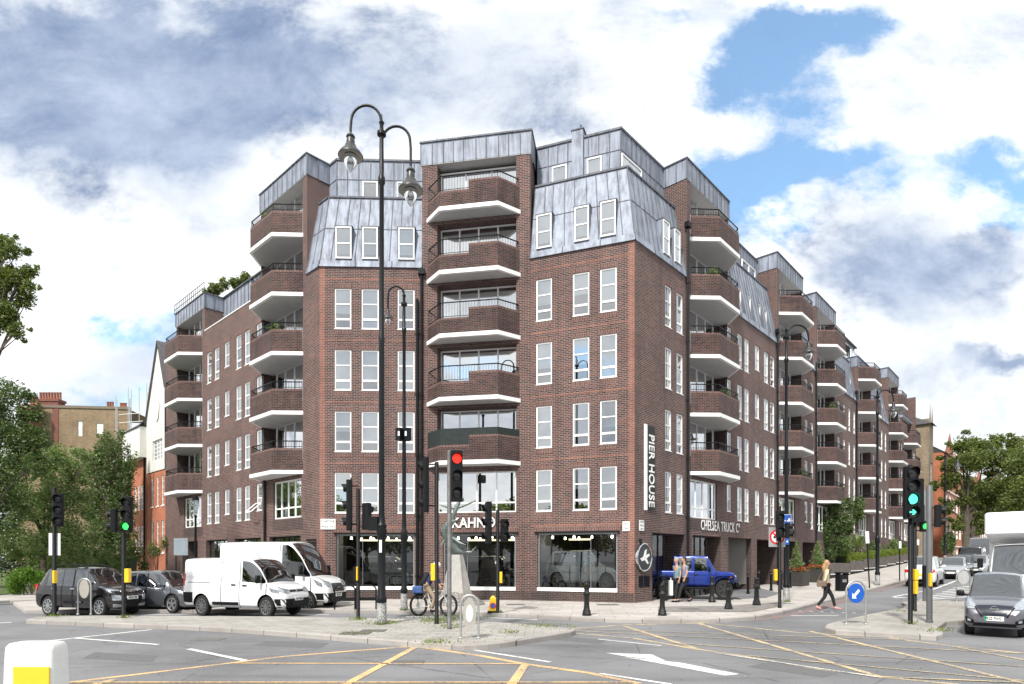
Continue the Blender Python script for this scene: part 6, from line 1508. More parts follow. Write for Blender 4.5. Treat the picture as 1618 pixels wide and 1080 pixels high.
def tb():
    root = empty('slim_bollard', (0,0,0)); m = MB(); m.lathe((0,0,0), [(.10, 0), (.10, .06), (.07, .07), (.062, .95), (.075, .97), (.075, 1.0), (.05, 1.03), (.01, 1.05)], n=10); m.build('post', BLACK, root, smooth=40)
    m = MB(); m.lathe((0,0,0), [(.064, .90), (.064, .925)], n=10, caps=False); m.build('reflective_band', GREY, root); return root
tb_ = tb(); ub = set()
for px, py, lb in ((1182, 938, 'slim black bollard just right of the blue car'), (1199, 930, 'slim bollard behind the ornate corner bollard'), (1218.5, 932.5, 'slim bollard left of the corner traffic light'), (1234.5, 931, 'slim bollard right behind the corner traffic light'), (1248.5, 928, 'slim bollard right of the corner street lamp, by the first planter')):
    x, y = G(px, py, KH); o = place(tb_, ub, (x, y, KH+lift(x, y)), 0, lb, 'slim black bollards'); o['category'] = 'bollard'
# ---- cycle hoops
def rack():
    root = empty('cycle_stand', (0,0,0)); m = MB(); w = .36
    m.tube([(-w, 0, 0), (-w, 0, .72), (-w+.05, 0, .80), (-w+.13, 0, .84), (w-.13, 0, .84), (w-.05, 0, .80), (w, 0, .72), (w, 0, 0)], .028, n=8); m.build('frame', BLK2, root, smooth=60)
    m = MB(); m.box(-w+.03, w-.03, -.008, .008, .30, .42); m.build('panel', BLK2, root); return root
rk = rack(); ub = set()
for px, py, lb in ((541, 964, 'cycle stand nearest the white vans'), (575, 963, 'cycle stand just right of the turned traffic light')):
    x, y = G(px, py, KH); o = place(rk, ub, (x, y+.3, KH), 0, lb, 'bent tube cycle stands'); o['category'] = 'cycle stand'
# ---- yellow no-waiting cone
x, y = G(779, 967.5, KH); k = y/FP; root = empty('no_waiting_cone', (x, y, KH), 0, 'yellow no-waiting cone standing beside the pavement traffic light', 'cone')
m = MB(); m.cbox((0, 0, .03), (.36, .3, .06)); m.build('base', BLK2, root)
m = MB(); m.loft([[(-.15,-.10,.05),(.15,-.10,.05),(.15,.10,.05),(-.15,.10,.05)],[(-.10,-.06,.48),(.10,-.06,.48),(.10,.06,.48),(-.10,.06,.48)],[(-.035,-.03,.56),(.035,-.03,.56),(.035,.03,.56),(-.035,.03,.56)]], 0); m.build('cone_body', YEL, root)
M = Matrix.Translation((0, -.10, .24)) @ Matrix.Rotation(R(83), 4, 'X'); flat('red_disc', circ(.10, 18), -.01, .004, SIGR, root, M); flat('blue_disc', circ(.07, 18), .0041, .008, BLUE, root, M)
# ---- illuminated bollard bottom left
Yb = 6.9; k = Yb/FP; root = empty('traffic_bollard', (XW(41, Yb), Yb+.16, 0), R(0), 'white plastic traffic bollard with a yellow panel at the bottom left corner', 'bollard')
m = MB(); W0 = 80*k; prof = []
for z, f, d in ((0, 1.08, .34), (.2, 1.02, .32), (.70, .985, .30), (.86, .965, .29), (.90, .95, .28), (.935, .86, .24), (.945, .70, .16), (.95, .3, .08)):
    w_, d_ = W0*f/2, d/2; rr = min(.05, d_*.8); ring = []
    for (sx, sy, a0) in ((1,1,0),(-1,1,90),(-1,-1,180),(1,-1,270)):
        for i in range(5): a = R(a0+22.5*i); ring.append((sx*(w_-rr)+rr*math.cos(a), sy*(d_-rr)+rr*math.sin(a), z))
    prof.append(ring)
m.loft(prof, 0); m.build('shell', simple('white plastic', (.74, .74, .71), .35, var=.06, vs=9), root, smooth=38)
m = MB(); m.rbox((.06, 0, 0), (58*k, .02, .50), .012, M=Matrix.Identity(3)); m.v = [(v[0], v[1]-.158-0.00*v[2], v[2]+.43) for v in m.v]; m.build('yellow_panel', simple('yellow panel', (.72, .52, .03), .4, var=.06), root)
m = MB(); m.box(-W0*.56, W0*.56, -.22, .22, 0, .05); m.build('base', CONC, root)
# ---- litter bin, sign posts
x, y = G(1330, 933, KH); root = empty('litter_bin', (x, y, KH+lift(x, y)), .2, 'black litter bin on the side street pavement by the walking woman', 'bin'); k = y/FP
m = MB(); m.rbox((0,0,.42), (15*k, .4, .84), .03); m.build('body', BLK2, root, smooth=40); m = MB(); m.rbox((0,0,.93), (16*k, .44, .08), .03); m.box(-7*k, -6.4*k, -.18, .18, .82, .92); m.box(6.4*k, 7*k, -.18, .18, .82, .92); m.build('lid', BLACK, root, smooth=40)
m = MB(); m.box(-.12, .12, -.207, -.2, .45, .6); m.build('label', GREY, root)
for px, py, y0, y1, w, lean, lb, ti in ((1374, 928.5, 840, 859, .16, -3.2, 'leaning sign post with a narrow white plate before the hedge planters', 1), (1421.5, 917.5, 856, 867, .12, 0, 'short sign post with a small white plate, second along the hedge planters', 0), (1450, 905, 853, 862, .12, 0, 'farthest small sign post by the hedge planters', 0)):
    x, y = G(px, py, KH); k = y/FP; r = empty('sign_post', (x, y, KH+lift(x, y)), 0, lb, 'sign', 'small parking sign posts'); r.rotation_euler = (0, R(lean), 0)
    m = MB(); H = ZW(y0-1, y)-KH-lift(x, y); m.cyl((0,0,0), (0,0,H), .035, n=8); m.build('post', BLK2, r); flat('plate', rectp(w*1.6, (y1-y0)*k), -.01, .01, SIGW, r, facing(20, (0, -.05, H-(y1-y0)*k/2)))
# ---- wall signs and lettering on the block
def onwall(F, s, z, o): q = F.xy(s, o); return Vector((q.x, q.y, z))
def wallM(F, s, z, o):
    d3 = Vector((F.d.x, F.d.y, 0)); n3 = Vector((F.n.x, F.n.y, 0)); x = d3 if d3.cross(Vector((0,0,1))).dot(n3) > 0 else -d3
    return Matrix(((x.x, 0, n3.x, 0), (x.y, 0, n3.y, 0), (0, 1, 0, 0), (0, 0, 0, 1))), onwall(F, s, z, o)
def letters(txt, F, px, z, size, depth, o, name, label, cat='sign', xs=1., bold=.02, mat=None, spacing=1., rot=0., backing=None, width_px=None):
    M, loc = wallM(F, F.s_at(px, o), z, o); r = empty(name, loc, 0, label, cat)
    t = text_mesh(txt, size, depth, mat or WHITE, 'lettering', r, bold=bold, spacing=spacing, xs=1.)
    if width_px:
        w = t.dimensions.x if t.dimensions.x > 0 else max(v.co.x for v in t.data.vertices)-min(v.co.x for v in t.data.vertices)
        w = max(v.co.x for v in t.data.vertices)-min(v.co.x for v in t.data.vertices); tw = abs(F.s_at(width_px[1], o)-F.s_at(width_px[0], o)); xs = tw/w
        for v in t.data.vertices: v.co.x *= xs
    t.matrix_local = M @ Matrix.Rotation(rot, 4, 'Z'); return r
letters('KAHN\u00ae', F_B, 747.5, ZW(826.5, 26.9), .62, .02, .06, 'shop_sign', 'white KAHN lettering on the brick above the middle shop window', bold=.012, width_px=(716, 784))
ct = letters('CHELSEA TRUCK C\u00ba', F_R, 1140, 3.52, .70, .008, .035, 'shop_sign', 'white CHELSEA TRUCK CO lettering over the side street entrance', bold=.004, spacing=1.12, width_px=(1109, 1170))
m = MB(); 
# vertical blade sign PIER HOUSE
sp = F_R.s_at(1029.5, .07); zt_, zb_ = ZW(676, 26.2), ZW(806, 26.2)
r = empty('name_sign', onwall(F_R, sp, zb_, .0), 0, 'vertical black PIER HOUSE sign with white letters on the corner wall', 'sign')
m = MB(); w_ = F_R.s_at(1033.8, .06)-F_R.s_at(1022.5, .06); FF = Fr((0, 0), F_R.d, F_R.n); fbox(m, FF, -w_/2, w_/2, 0, zt_-zb_, .03, .06); m.build('panel', BLACK, r)
m = MB(); fbox(m, FF, -w_/2-.20, -w_/2-.01, -.05, zt_-zb_+.0, .0, .055); m.build('edge_strip', WHITE, r)
t = text_mesh('PIER HOUSE', .62, .012, WHITE, 'lettering', r, bold=.006); W_t = max(v.co.x for v in t.data.vertices)-min(v.co.x for v in t.data.vertices); f_ = ((zt_-zb_)*.86)/W_t
for v in t.data.vertices: v.co.x *= f_
M, _ = wallM(F_R, 0, 0, 0); t.matrix_local = Matrix.Translation(FF.pt(0, (zt_-zb_)*.46, .065)) @ M @ Matrix.Rotation(R(-90), 4, 'Z')
# round roundel sign at the corner
so_ = F_R.s_at(1018.5, .1); r = empty('round_logo_sign', onwall(F_R, so_, ZW(880.5, 25.6), .0), 0, 'oval looking chrome rimmed black roundel with a white bird mark on the corner wall', 'sign')
M, _ = wallM(F_R, 0, 0, 0); m = MB(); m.lathe((0,0,0), [(.60, .02), (.60, .12), (.56, .14), (.53, .12), (.53, .10)], n=28, caps=False); m.v = [tuple(M@Vector(v)) for v in m.v]; m.build('rim', CHROME, r, smooth=40)
flat('disc', circ(.54, 28), .02, .10, simple('dark disc', (.03, .035, .04), .4), r, M)
flat('bird_mark', [(-.36, -.05), (-.1, .02), (.05, .30), (.16, .34), (.10, .08), (.34, .16), (.40, .08), (.14, -.04), (.30, -.22), (.22, -.28), (-.02, -.1), (-.22, -.16)], .101, .115, SIGW, r, M)
def nameplate(F, px, y0, y1, w, lines, label, Yd):
    z = (ZW(y0, Yd)+ZW(y1, Yd))/2; h = ZW(y0, Yd)-ZW(y1, Yd); M, loc = wallM(F, F.s_at(px, .03), z, .03); r = empty('wall_plate', loc, 0, label, 'sign', 'white plates on the corner walls')
    flat('plate', rectp(w, h), 0, .02, SIGW, r, M)
    for i, t in enumerate(lines):
        k = text_mesh(t, h/len(lines)*.72, .001, BLACK, 'lettering', r); k.matrix_local = M @ Matrix.Translation((0, h*(.5-(i+.5)/len(lines)), .0225))
        ww = max(v.co.x for v in k.data.vertices)-min(v.co.x for v in k.data.vertices)
        if ww > w*.9:
            for v in k.data.vertices: v.co.x *= w*.9/ww
nameplate(F_LF, 518.5, 819.5, 836, .66, ['CHEYNE', 'WALK SW3'], 'white street name plate at the left corner of the front wall', 27.1)
nameplate(F_RF, 989.5, 824, 839, .30, ['OAKLEY', 'STREET'], 'small white plate on the brick left of the right corner', 25.1)
nameplate(F_R, 1013.5, 822, 838.5, .38, ['CHEYNE', 'WALK', 'SW3'], 'white plate on the side street wall just round the corner', 25.3)
m_ = MB(); fbox(m_, F_R, F_R.s_at(1010), F_R.s_at(1013), ZW(857, 25.2), ZW(851, 25.2), 0, .06); part(m_, 'door_entry_box', BLACK)
m_ = MB()
for a_, b_ in ((1009.5, 1016), (1018, 1025.5)): 
    for z in np.arange(.78, 1.18, .075): fbox(m_, F_R, F_R.s_at(a_), F_R.s_at(b_), z, z+.04, .0, .03)
    fbox(m_, F_R, F_R.s_at(a_)-.02, F_R.s_at(b_)+.02, .74, 1.2, -.01, .008)
part(m_, 'air_vent', BLACK)
m_ = MB()
for z in np.arange(1.9, 2.8, .12): fbox(m_, F_L, F_L.s_at(500), F_L.s_at(485), z, z+.06, 0, .04)
part(m_, 'louvre', BLACK)
# ---- sculpture on its tapering concrete plinth (a plain generic bronze shape)
x, y = G(722, 956, KH); y += .6; x = XW(722, y); k = y/FP
r = empty('sculpture', (x, y, KH), 0, 'bronze sculpture of a leaping shape on a tapering concrete plinth with a cobbled foot', 'sculpture')
def zz(py): return ZW(py, y)-KH
m = MB(); m.loft([[(math.cos(2*math.pi*i/22)*q, math.sin(2*math.pi*i/22)*q, z) for i in range(22)] for q, z in ((1.15, -.02), (1.1, .04), (.72, .34), (.45, .5))], 0); m.build('cobbled_mound', SETT, r)
m = MB(); z0, z1 = .28, zz(876)
m.loft([[(-.62,-.42,z0),(.30,-.52,z0),(.62,-.05,z0),(.35,.5,z0),(-.5,.45,z0)],[(-.22,-.20,z1),(.13,-.24,z1),(.24,-.02,z1),(.12,.2,z1),(-.2,.2,z1)]], 0); m.build('plinth', CONC, r)
BRZ = simple('weathered bronze', (.16, .19, .175), .45, .55, var=.35, vs=9)
m = MB() # curved fish-like body arching over the plinth, free form, with a reaching limb shape above
def zp(px_, py_, d=0): return ((px_-722)*k, d, zz(py_))
m.tube([zp(752, 864, -.1), zp(745, 872), zp(733, 873), zp(722, 870), zp(713, 858), zp(707, 845), zp(706, 833), zp(712, 824), zp(722, 822)], [.02, .05, .07, .13, .20, .23, .21, .14, .03], n=12)
m.tube([zp(716, 850, -.1), zp(728, 858, -.3), zp(737, 861, -.4)], [.09, .05, .01], n=8); m.tube([zp(706, 848, 0), zp(700, 858, -.1), zp(697, 864, -.15)], [.08, .05, .01], n=8)
m.build('arched_form', BRZ, r, smooth=60)
m = MB(); m.tube([zp(714, 830), zp(716, 815), zp(722, 800), zp(727, 790)], [.04, .07, .10, .05], n=8); m.tube([zp(722, 802), zp(734, 798), zp(746, 793), zp(753, 790)], [.06, .045, .035, .02], n=8); m.tube([zp(722, 802), zp(712, 803), zp(700, 799), zp(694, 797)], [.06, .045, .03, .015], n=8); m.sphere(zp(730, 789), .09, 10, 8); m.build('reaching_form', BRZ, r, smooth=60)
# ================================================================== PEOPLE
SKIN = simple('skin', (.46, .27, .19), .6, var=.08)
def skin_mesh(name, pts, edges, rad, mat, parent, sub=1, root=0):
    me = bpy.data.meshes.new(name); me.from_pydata([tuple(p) for p in pts], edges, []); o = bpy.data.objects.new(name, me); COL.objects.link(o)
    md = o.modifiers.new('s', 'SKIN'); md.use_smooth_shade = True
    for i, v in enumerate(me.skin_vertices[0].data):
        v.radius = (rad[i], rad[i]) if not hasattr(rad[i], '__len__') else rad[i]; v.use_root = (i == root)
    if sub: s = o.modifiers.new('u', 'SUBSURF'); s.levels = sub; s.render_levels = sub
    dg = bpy.context.evaluated_depsgraph_get(); m2 = bpy.data.meshes.new_from_object(o.evaluated_get(dg)); bpy.data.objects.remove(o)
    m2.name = name; m2.materials.clear(); m2.materials.append(mat); q = bpy.data.objects.new(name, m2); COL.objects.link(q); q.parent = parent; m2.shade_smooth(); return q
def person(loc, yaw, J, shirt, trousers, hairm, label, H=1.72, hair='short', sleeves='long', shoes=None, helmet=None, f=.95, name='person', group=None):
    """J: joints in body space (x forward, y left, z up, metres for a 1.72 m figure)"""
    s = H/1.72; r = empty(name, loc, yaw, label, 'person', group)
    g = {k: Vector(v)*s for k, v in J.items()}
    order = ['pel', 'sp', 'ch', 'nk', 'hd0', 'hd1', 'hd2', 'shL', 'elL', 'wrL', 'shR', 'elR', 'wrR', 'hpL', 'knL', 'anL', 'toL', 'hpR', 'knR', 'anR', 'toR']
    up = (g['nk']-g['ch']).normalized(); fwd = Vector(J.get('look', (1, 0, 0))).normalized()
    g['hd0'] = g['nk']+up*.07*s; g['hd1'] = g['hd0']+up*.09*s+fwd*.015*s; g['hd2'] = g['hd0']+up*.19*s+fwd*.01*s
    for S in 'LR': g['to'+S] = g['an'+S]+Vector(J.get('td'+S, (.15, 0, -.05)))*s
    ix = {k: i for i, k in enumerate(order)}
    ed = [('pel','sp'),('sp','ch'),('ch','nk'),('nk','hd0'),('hd0','hd1'),('hd1','hd2')]
    for S in 'LR': ed += [('ch','sh'+S),('sh'+S,'el'+S),('el'+S,'wr'+S),('pel','hp'+S),('hp'+S,'kn'+S),('kn'+S,'an'+S),('an'+S,'to'+S)]
    rd = dict(pel=.105, sp=.10, ch=.115, nk=.052, hd0=.06, hd1=.088, hd2=.075)
    for S in 'LR': rd.update({'sh'+S: .055, 'el'+S: .038, 'wr'+S: .026, 'hp'+S: .085, 'kn'+S: .055, 'an'+S: .036, 'to'+S: .03})
    pts = [g[k] for k in order]; rads = [rd[k]*s for k in order]; edges = [(ix[a], ix[b]) for a, b in ed]
    # hands: palm and five fingers as chains
    for S, sy in (('L', 1), ('R', -1)):
        d = (g['wr'+S]-g['el'+S]).normalized(); side = d.orthogonal().normalized(); fw = fwd-d*fwd.dot(d); side = fw.normalized() if fw.length > .2 else side; pal = g['wr'+S]+d*.07*s
        pts.append(pal); rads.append(.028*s); edges.append((ix['wr'+S], len(pts)-1)); pi_ = len(pts)-1; nrm = d.cross(side)
        for q, (o_, L_) in enumerate(((-.028, .062), (-.01, .075), (.01, .08), (.028, .07))):
            a_ = pal+side*o_*s+d*.03*s; b_ = a_+d*L_*.5*s; c_ = b_+d*L_*.45*s+nrm*.012*s
            for t_, p_, rr_ in ((0, a_, .009), (1, b_, .008), (2, c_, .007)):
                pts.append(p_); rads.append(rr_*s); edges.append((pi_ if t_ == 0 else len(pts)-2, len(pts)-1))
        a_ = pal+side*.035*s; b_ = a_+side*.022*s+d*.03*s
        for t_, p_ in ((0, a_), (1, b_)): pts.append(p_); rads.append(.010*s); edges.append((pi_ if t_ == 0 else len(pts)-2, len(pts)-1))
    body = skin_mesh('body', pts, edges, rads, SKIN, r)
    def sub(name, keys, scale, mat, cut=None, rt=None):
        kk = [k for k in order if k in keys]; e2 = [(kk.index(a), kk.index(b)) for a, b in ed if a in kk and b in kk]; P = [g[k].copy() for k in kk]
        if cut:
            for c_, (fr, t) in cut.items():
                if c_ in kk: P[kk.index(c_)] = g[fr].lerp(g[c_], t)
        return skin_mesh(name, P, e2, [rd[k]*s*scale+.010 for k in kk], mat, r, root=kk.index(rt or kk[0]))
    up_keys = ['pel', 'sp', 'ch', 'nk', 'shL', 'elL', 'wrL', 'shR', 'elR', 'wrR']; ct_ = {'nk': ('ch', .45), 'pel': ('sp', .9)}
    if sleeves == 'short': up_keys = ['pel', 'sp', 'ch', 'nk', 'shL', 'elL', 'shR', 'elR']; ct_.update({'elL': ('shL', .6), 'elR': ('shR', .6)})
    else: ct_.update({'wrL': ('elL', .93), 'wrR': ('elR', .93)})
    sub('jacket' if sleeves == 'long' else 'shirt', up_keys, 1.15, shirt, ct_, 'sp')
    sub('trousers', ['pel', 'hpL', 'knL', 'anL', 'hpR', 'knR', 'anR'], 1.10, trousers, {'anL': ('knL', .96), 'anR': ('knR', .96)})
    for S in 'LR':
        d = (g['to'+S]-g['an'+S]); m = MB(); a_ = g['an'+S]-d*.25; a_.z = min(g['an'+S].z, g['to'+S].z+.04)
        m.tube([a_+Vector((0,0,-.01)), g['an'+S]+Vector((0,0,-.035)), g['to'+S]+d*.25+Vector((0,0,-.0))], [.035*s, .05*s, .035*s], n=8); m.build('shoe', shoes or BLACK, r, smooth=60)
    # face
    hc = g['hd1']+up*.035*s; lf = up.cross(fwd).normalized()
    m = MB(); m.sphere(hc, .10*s, 14, 10, sc=(.92, .80, 1.16)); hd_ = m.build('head', SKIN, r, smooth=70)
    m = MB(); m.tube([hc+fwd*.082*s+up*.02*s, hc+fwd*.108*s-up*.012*s, hc+fwd*.088*s-up*.02*s], [.008*s, .013*s, .006*s], n=6); m.build('nose', SKIN, hd_, smooth=60)
    for q in (-1, 1):
        m = MB(); m.sphere(hc+fwd*.080*s+lf*q*.032*s+up*.012*s, .012*s, 8, 6); m.build('eye', simple('eye', (.05, .04, .035), .3), hd_, smooth=60)
        m = MB(); m.sphere(hc+lf*q*.082*s-up*.005*s, .022*s, 8, 6, sc=(.7, .4, 1.3)); m.build('ear', SKIN, hd_, smooth=60)
    m = MB(); m.tube([hc+fwd*.086*s+lf*.022*s-up*.048*s, hc+fwd*.092*s-up*.05*s, hc+fwd*.086*s-lf*.022*s-up*.048*s], .006*s, n=5); m.build('mouth', simple('lips', (.35, .12, .1), .5), hd_, smooth=60)
    if hair != 'none':
        m = MB(); m.sphere(hc-fwd*.022*s+up*.028*s, .108*s, 14, 10, sc=(.88, .84, 1.12))
        if hair == 'long': m.tube([hc-fwd*.06*s, hc-fwd*.10*s-up*.12*s, hc-fwd*.09*s-up*.26*s, hc-fwd*.07*s-up*.33*s], [.075*s, .08*s, .065*s, .02*s], n=10)
        m.build('hair', hairm, r, smooth=60)
    if helmet:
        m = MB(); m.sphere(hc+up*.05*s, .125*s, 14, 10, sc=(1.12, .9, .85)); m.build('helmet', helmet, r, smooth=60)
    return r, g
NAVY = simple('navy cloth', (.018, .03, .12), .8, var=.3); KHAKI = simple('khaki cloth', (.30, .23, .16), .85, var=.15); CREAM = simple('cream cloth', (.52, .45, .30), .85, var=.12); TEAL = simple('teal cloth', (.12, .24, .28), .85, var=.15); LBLUE = simple('pale blue cloth', (.17, .20, .29), .85, var=.15); BCLOTH = simple('black cloth', (.012, .012, .014), .85, var=.2)
HBLOND = simple('blond hair', (.36, .22, .11), .6, var=.25, vs=30); HGREY = simple('grey hair', (.28, .26, .22), .6, var=.25, vs=30); HDARK = simple('dark hair', (.03, .018, .012), .5, var=.3, vs=30)
def standing(stride=.0, armL=(.0, 0), armR=(.0, 0)):
    """walking pose: stride = half the step; arms as forward offset of wrist"""
    return dict(pel=(0, 0, .92), sp=(.0, 0, 1.10), ch=(.01, 0, 1.32), nk=(.02, 0, 1.49), shL=(0, .18, 1.42), shR=(0, -.18, 1.42),
        elL=(armL[0]*.4-.02, .23, 1.14), wrL=(armL[0], .22, .92+armL[1]), elR=(armR[0]*.4-.02, -.23, 1.14), wrR=(armR[0], -.22, .92+armR[1]),
        hpL=(.0, .09, .88), knL=(stride*.62+.03, .09, .49), anL=(stride, .09, .085), hpR=(0, -.09, .88), knR=(-stride*.25+.03, -.09, .47), anR=(-stride, -.09, .12 if stride > .1 else .085), tdR=(.11, 0, -.075) if stride > .1 else (.15, 0, -.05))
# woman crossing, striding to the right
x, y = G(1305, 962.5, 0)
wl, g = person((x, y, 0), R(-14), standing(.33, (.16, .06), (-.12, .02)), CREAM, BCLOTH, HBLOND, 'woman with long fair hair in a cream top and black trousers crossing the road', H=1.76, hair='long', shoes=simple('pink shoes', (.55, .25, .24), .6))
root = empty('shoulder_bag', (x-.14, y-.22, .0), R(-14), 'brown bag hanging from the shoulder of the walking woman', 'bag')
m = MB(); m.rbox((-.12, 0, .98), (.34, .12, .22), .05); m.build('bag_body', simple('brown leather', (.17, .12, .09), .6), root, smooth=40); m = MB(); m.tube([(-.26, 0, 1.06), (-.06, .1, 1.48), (.02, 0, 1.06)], .012, n=5); m.build('strap', MT['brown leather'], root)
# couple walking left past the blue car
x, y = G(1070, 950.5, KH)
person((x, y, KH), R(200), standing(.12, (.05, 0), (-.02, 0)), TEAL, BCLOTH, HGREY, 'person with fair hair in a teal short sleeved shirt walking by the blue car', H=1.76, sleeves='short', group='walking couple')
root = empty('carrier_bag', (x-.27, y-.02, KH), 0, 'white carrier bag held by the person in the teal shirt', 'bag'); m = MB(); m.rbox((0, 0, .58), (.13, .26, .62), .03); m.build('bag_body', SIGW, root); m = MB(); m.tube([(0, -.07, .88), (0, 0, 1.0), (0, .07, .88)], .01, n=5); m.build('handle', SIGW, root)
x, y = G(1083, 951, KH)
person((x, y+.1, KH), R(188), standing(.30, (.08, .05), (-.05, 0)), LBLUE, BCLOTH, HDARK, 'dark haired person in a pale blue shirt striding beside the person in teal', H=1.8, sleeves='short', group='walking couple')
# cyclist
def bike_and_rider():
    xw0, yw = G(661, 973, 0); xw1 = XW(709, yw); wb = (xw1-xw0); cx_ = (xw0+xw1)/2; f = wb/1.05
    b = empty('bicycle', (cx_, yw, 0), R(-4), 'white framed bicycle with fat tyres and a blue pannier ridden past the sculpture', 'bicycle'); wr = .36; kx = .80
    X = wb/2
    for sx in (-X, X):
        m = MB(); n = 28; P = [(sx+wr*.93*kx*math.cos(2*math.pi*i/n), 0, wr+wr*.93*math.sin(2*math.pi*i/n)) for i in range(n+1)]; m.tube(P, .042, n=8, caps=False); w = m.build('wheel', TYRE, b, smooth=60)
        m = MB(); P = [(sx+wr*.84*kx*math.cos(2*math.pi*i/n), 0, wr+wr*.84*math.sin(2*math.pi*i/n)) for i in range(n+1)]; m.tube(P, .012, n=6, caps=False)
        for i in range(14): m.cyl((sx, 0, wr), (sx+wr*.84*kx*math.cos(2*math.pi*i/14), 0, wr+wr*.84*math.sin(2*math.pi*i/14)), .003, n=3)
        m.cyl((sx, -.05, wr), (sx, .05, wr), .03, n=8); m.build('rim', GALV, w, smooth=60)
        m = MB(); m.cyl((sx, -.04, wr), (sx, -.035, wr), .08, n=14); m.build('brake_disc', CHROME, w)
    Q = {'bb': (-.06, .30), 'seat': (-.20, .78), 'head': (X-.20, .86), 'headb': (X-.14, .70), 'rw': (-X, wr), 'fw': (X, wr), 'bar': (X-.22, 1.0)}
    p = lambda k, y=0: (Q[k][0], y, Q[k][1])
    m = MB()
    for a_, c_, r_ in (('bb','seat',.017),('seat','head',.018),('bb','headb',.022),('head','headb',.022)): m.cyl(p(a_), p(c_), r_, n=8)
    for y in (-.05, .05): m.cyl(p('bb', y*.5), p('rw', y), .011, n=6); m.cyl(p('seat', y*.3), p('rw', y), .010, n=6); m.cyl(p('headb', y), p('fw', y), .014, n=6)
    m.build('frame', simple('white bicycle paint', (.62, .62, .62), .3), b, smooth=50)
    m = MB(); m.cyl(p('head'), p('bar'), .014, n=6); m.tube([(Q['bar'][0]-.04, -.28, 1.02), (Q['bar'][0], -.15, 1.03), (Q['bar'][0], .15, 1.03), (Q['bar'][0]-.04, .28, 1.02)], .013, n=6); m.build('handlebar', BLK2, b, smooth=60)
    m = MB(); m.rbox((-.24, 0, .93), (.22, .14, .05), .03); m.cyl(p('seat'), (-.235, 0, .92), .014, n=6); m.build('saddle', BLK2, b, smooth=50)
    m = MB(); m.cyl((-.06, -.05, .30), (-.06, .05, .30), .07, n=14); m.cyl((-.06, -.09, .30), (-.02, -.10, .15), .012, n=5); m.cyl((-.06, .09, .30), (-.10, .10, .45), .012, n=5); m.rbox((-.02, -.14, .14), (.09, .08, .02), .01); m.rbox((-.10, .14, .46), (.09, .08, .02), .01); m.build('crankset', BLK2, b)
    m = MB(); m.box(-X-.14, -.22, -.07, .07, .735, .75); m.cyl((-X, -.06, wr), (-X-.05, -.06, .74), .008, n=4); m.cyl((-X, .06, wr), (-X-.05, .06, .74), .008, n=4); m.build('rack', BLK2, b)
    m = MB(); m.rbox((-X-.02, -.0, .88), (.34, .30, .24), .06); m.build('pannier_bag', simple('blue tarpaulin', (.05, .10, .28), .5, var=.5, vs=14), b, smooth=45)
    m = MB(); m.cyl((-X-.2, 0, 1.0), (-X-.05, 0, .96), .02, .03, n=6); m.build('mudguard', WHITE, b)
    J = dict(pel=(-.22, 0, 1.0), sp=(-.17, 0, 1.16), ch=(-.06, 0, 1.34), nk=(.0, 0, 1.48), shL=(-.04, .17, 1.41), shR=(-.04, -.17, 1.41), elL=(.10, .24, 1.20), wrL=(X-.30, .26, 1.08), elR=(.10, -.24, 1.20), wrR=(X-.30, -.26, 1.08), hpL=(-.20, .09, .97), knL=(.14, .11, .80), anL=(-.10, .12, .54), hpR=(-.20, -.09, .97), knR=(.06, -.11, .62), anR=(-.06, -.12, .24), tdR=(.13, 0, -.05), tdL=(.13, 0, -.05))
    r_, g = person((cx_, yw, 0), R(-4), J, NAVY, KHAKI, HDARK, 'cyclist in a navy jacket, khaki trousers and white helmet riding past the sculpture', H=1.72, helmet=simple('white helmet', (.72, .72, .70), .4))
    q = empty('backpack', (cx_, yw, 0), R(-4), 'black backpack worn by the cyclist', 'backpack'); m = MB(); m.rbox((-.26, 0, 1.26), (.18, .30, .42), .06, M=Matrix.Rotation(.35, 3, 'Y')); m.build('pack_body', BCLOTH, q, smooth=45); m = MB()
    for y in (-.12, .12): m.tube([(-.20, y, 1.42), (-.02, y, 1.50), (.05, y, 1.34), (-.12, y, 1.14)], .014, n=5)
    m.build('straps', BCLOTH, q)
bike_and_rider()
# driver of the smaller van
rv = c1['root']; mw = Matrix.Translation(rv.location) @ Matrix.Rotation(rv.rotation_euler[2], 4, 'Z')
q = mw @ Vector((.62*.8, -.36*.82, 0)); J = standing(.0); J.update(pel=(0, 0, .92), knL=(.4, .1, .90), anL=(.5, .1, .62), knR=(.4, -.1, .90), anR=(.5, -.1, .62), wrL=(.34, .12, 1.24), elL=(.12, .22, 1.16), wrR=(.34, -.12, 1.24), elR=(.12, -.22, 1.16))
person((q.x, q.y, -.12), rv.rotation_euler[2], J, simple('grey cloth', (.2, .2, .2), .8), BCLOTH, HDARK, 'driver sitting at the wheel of the smaller white van', H=1.72)
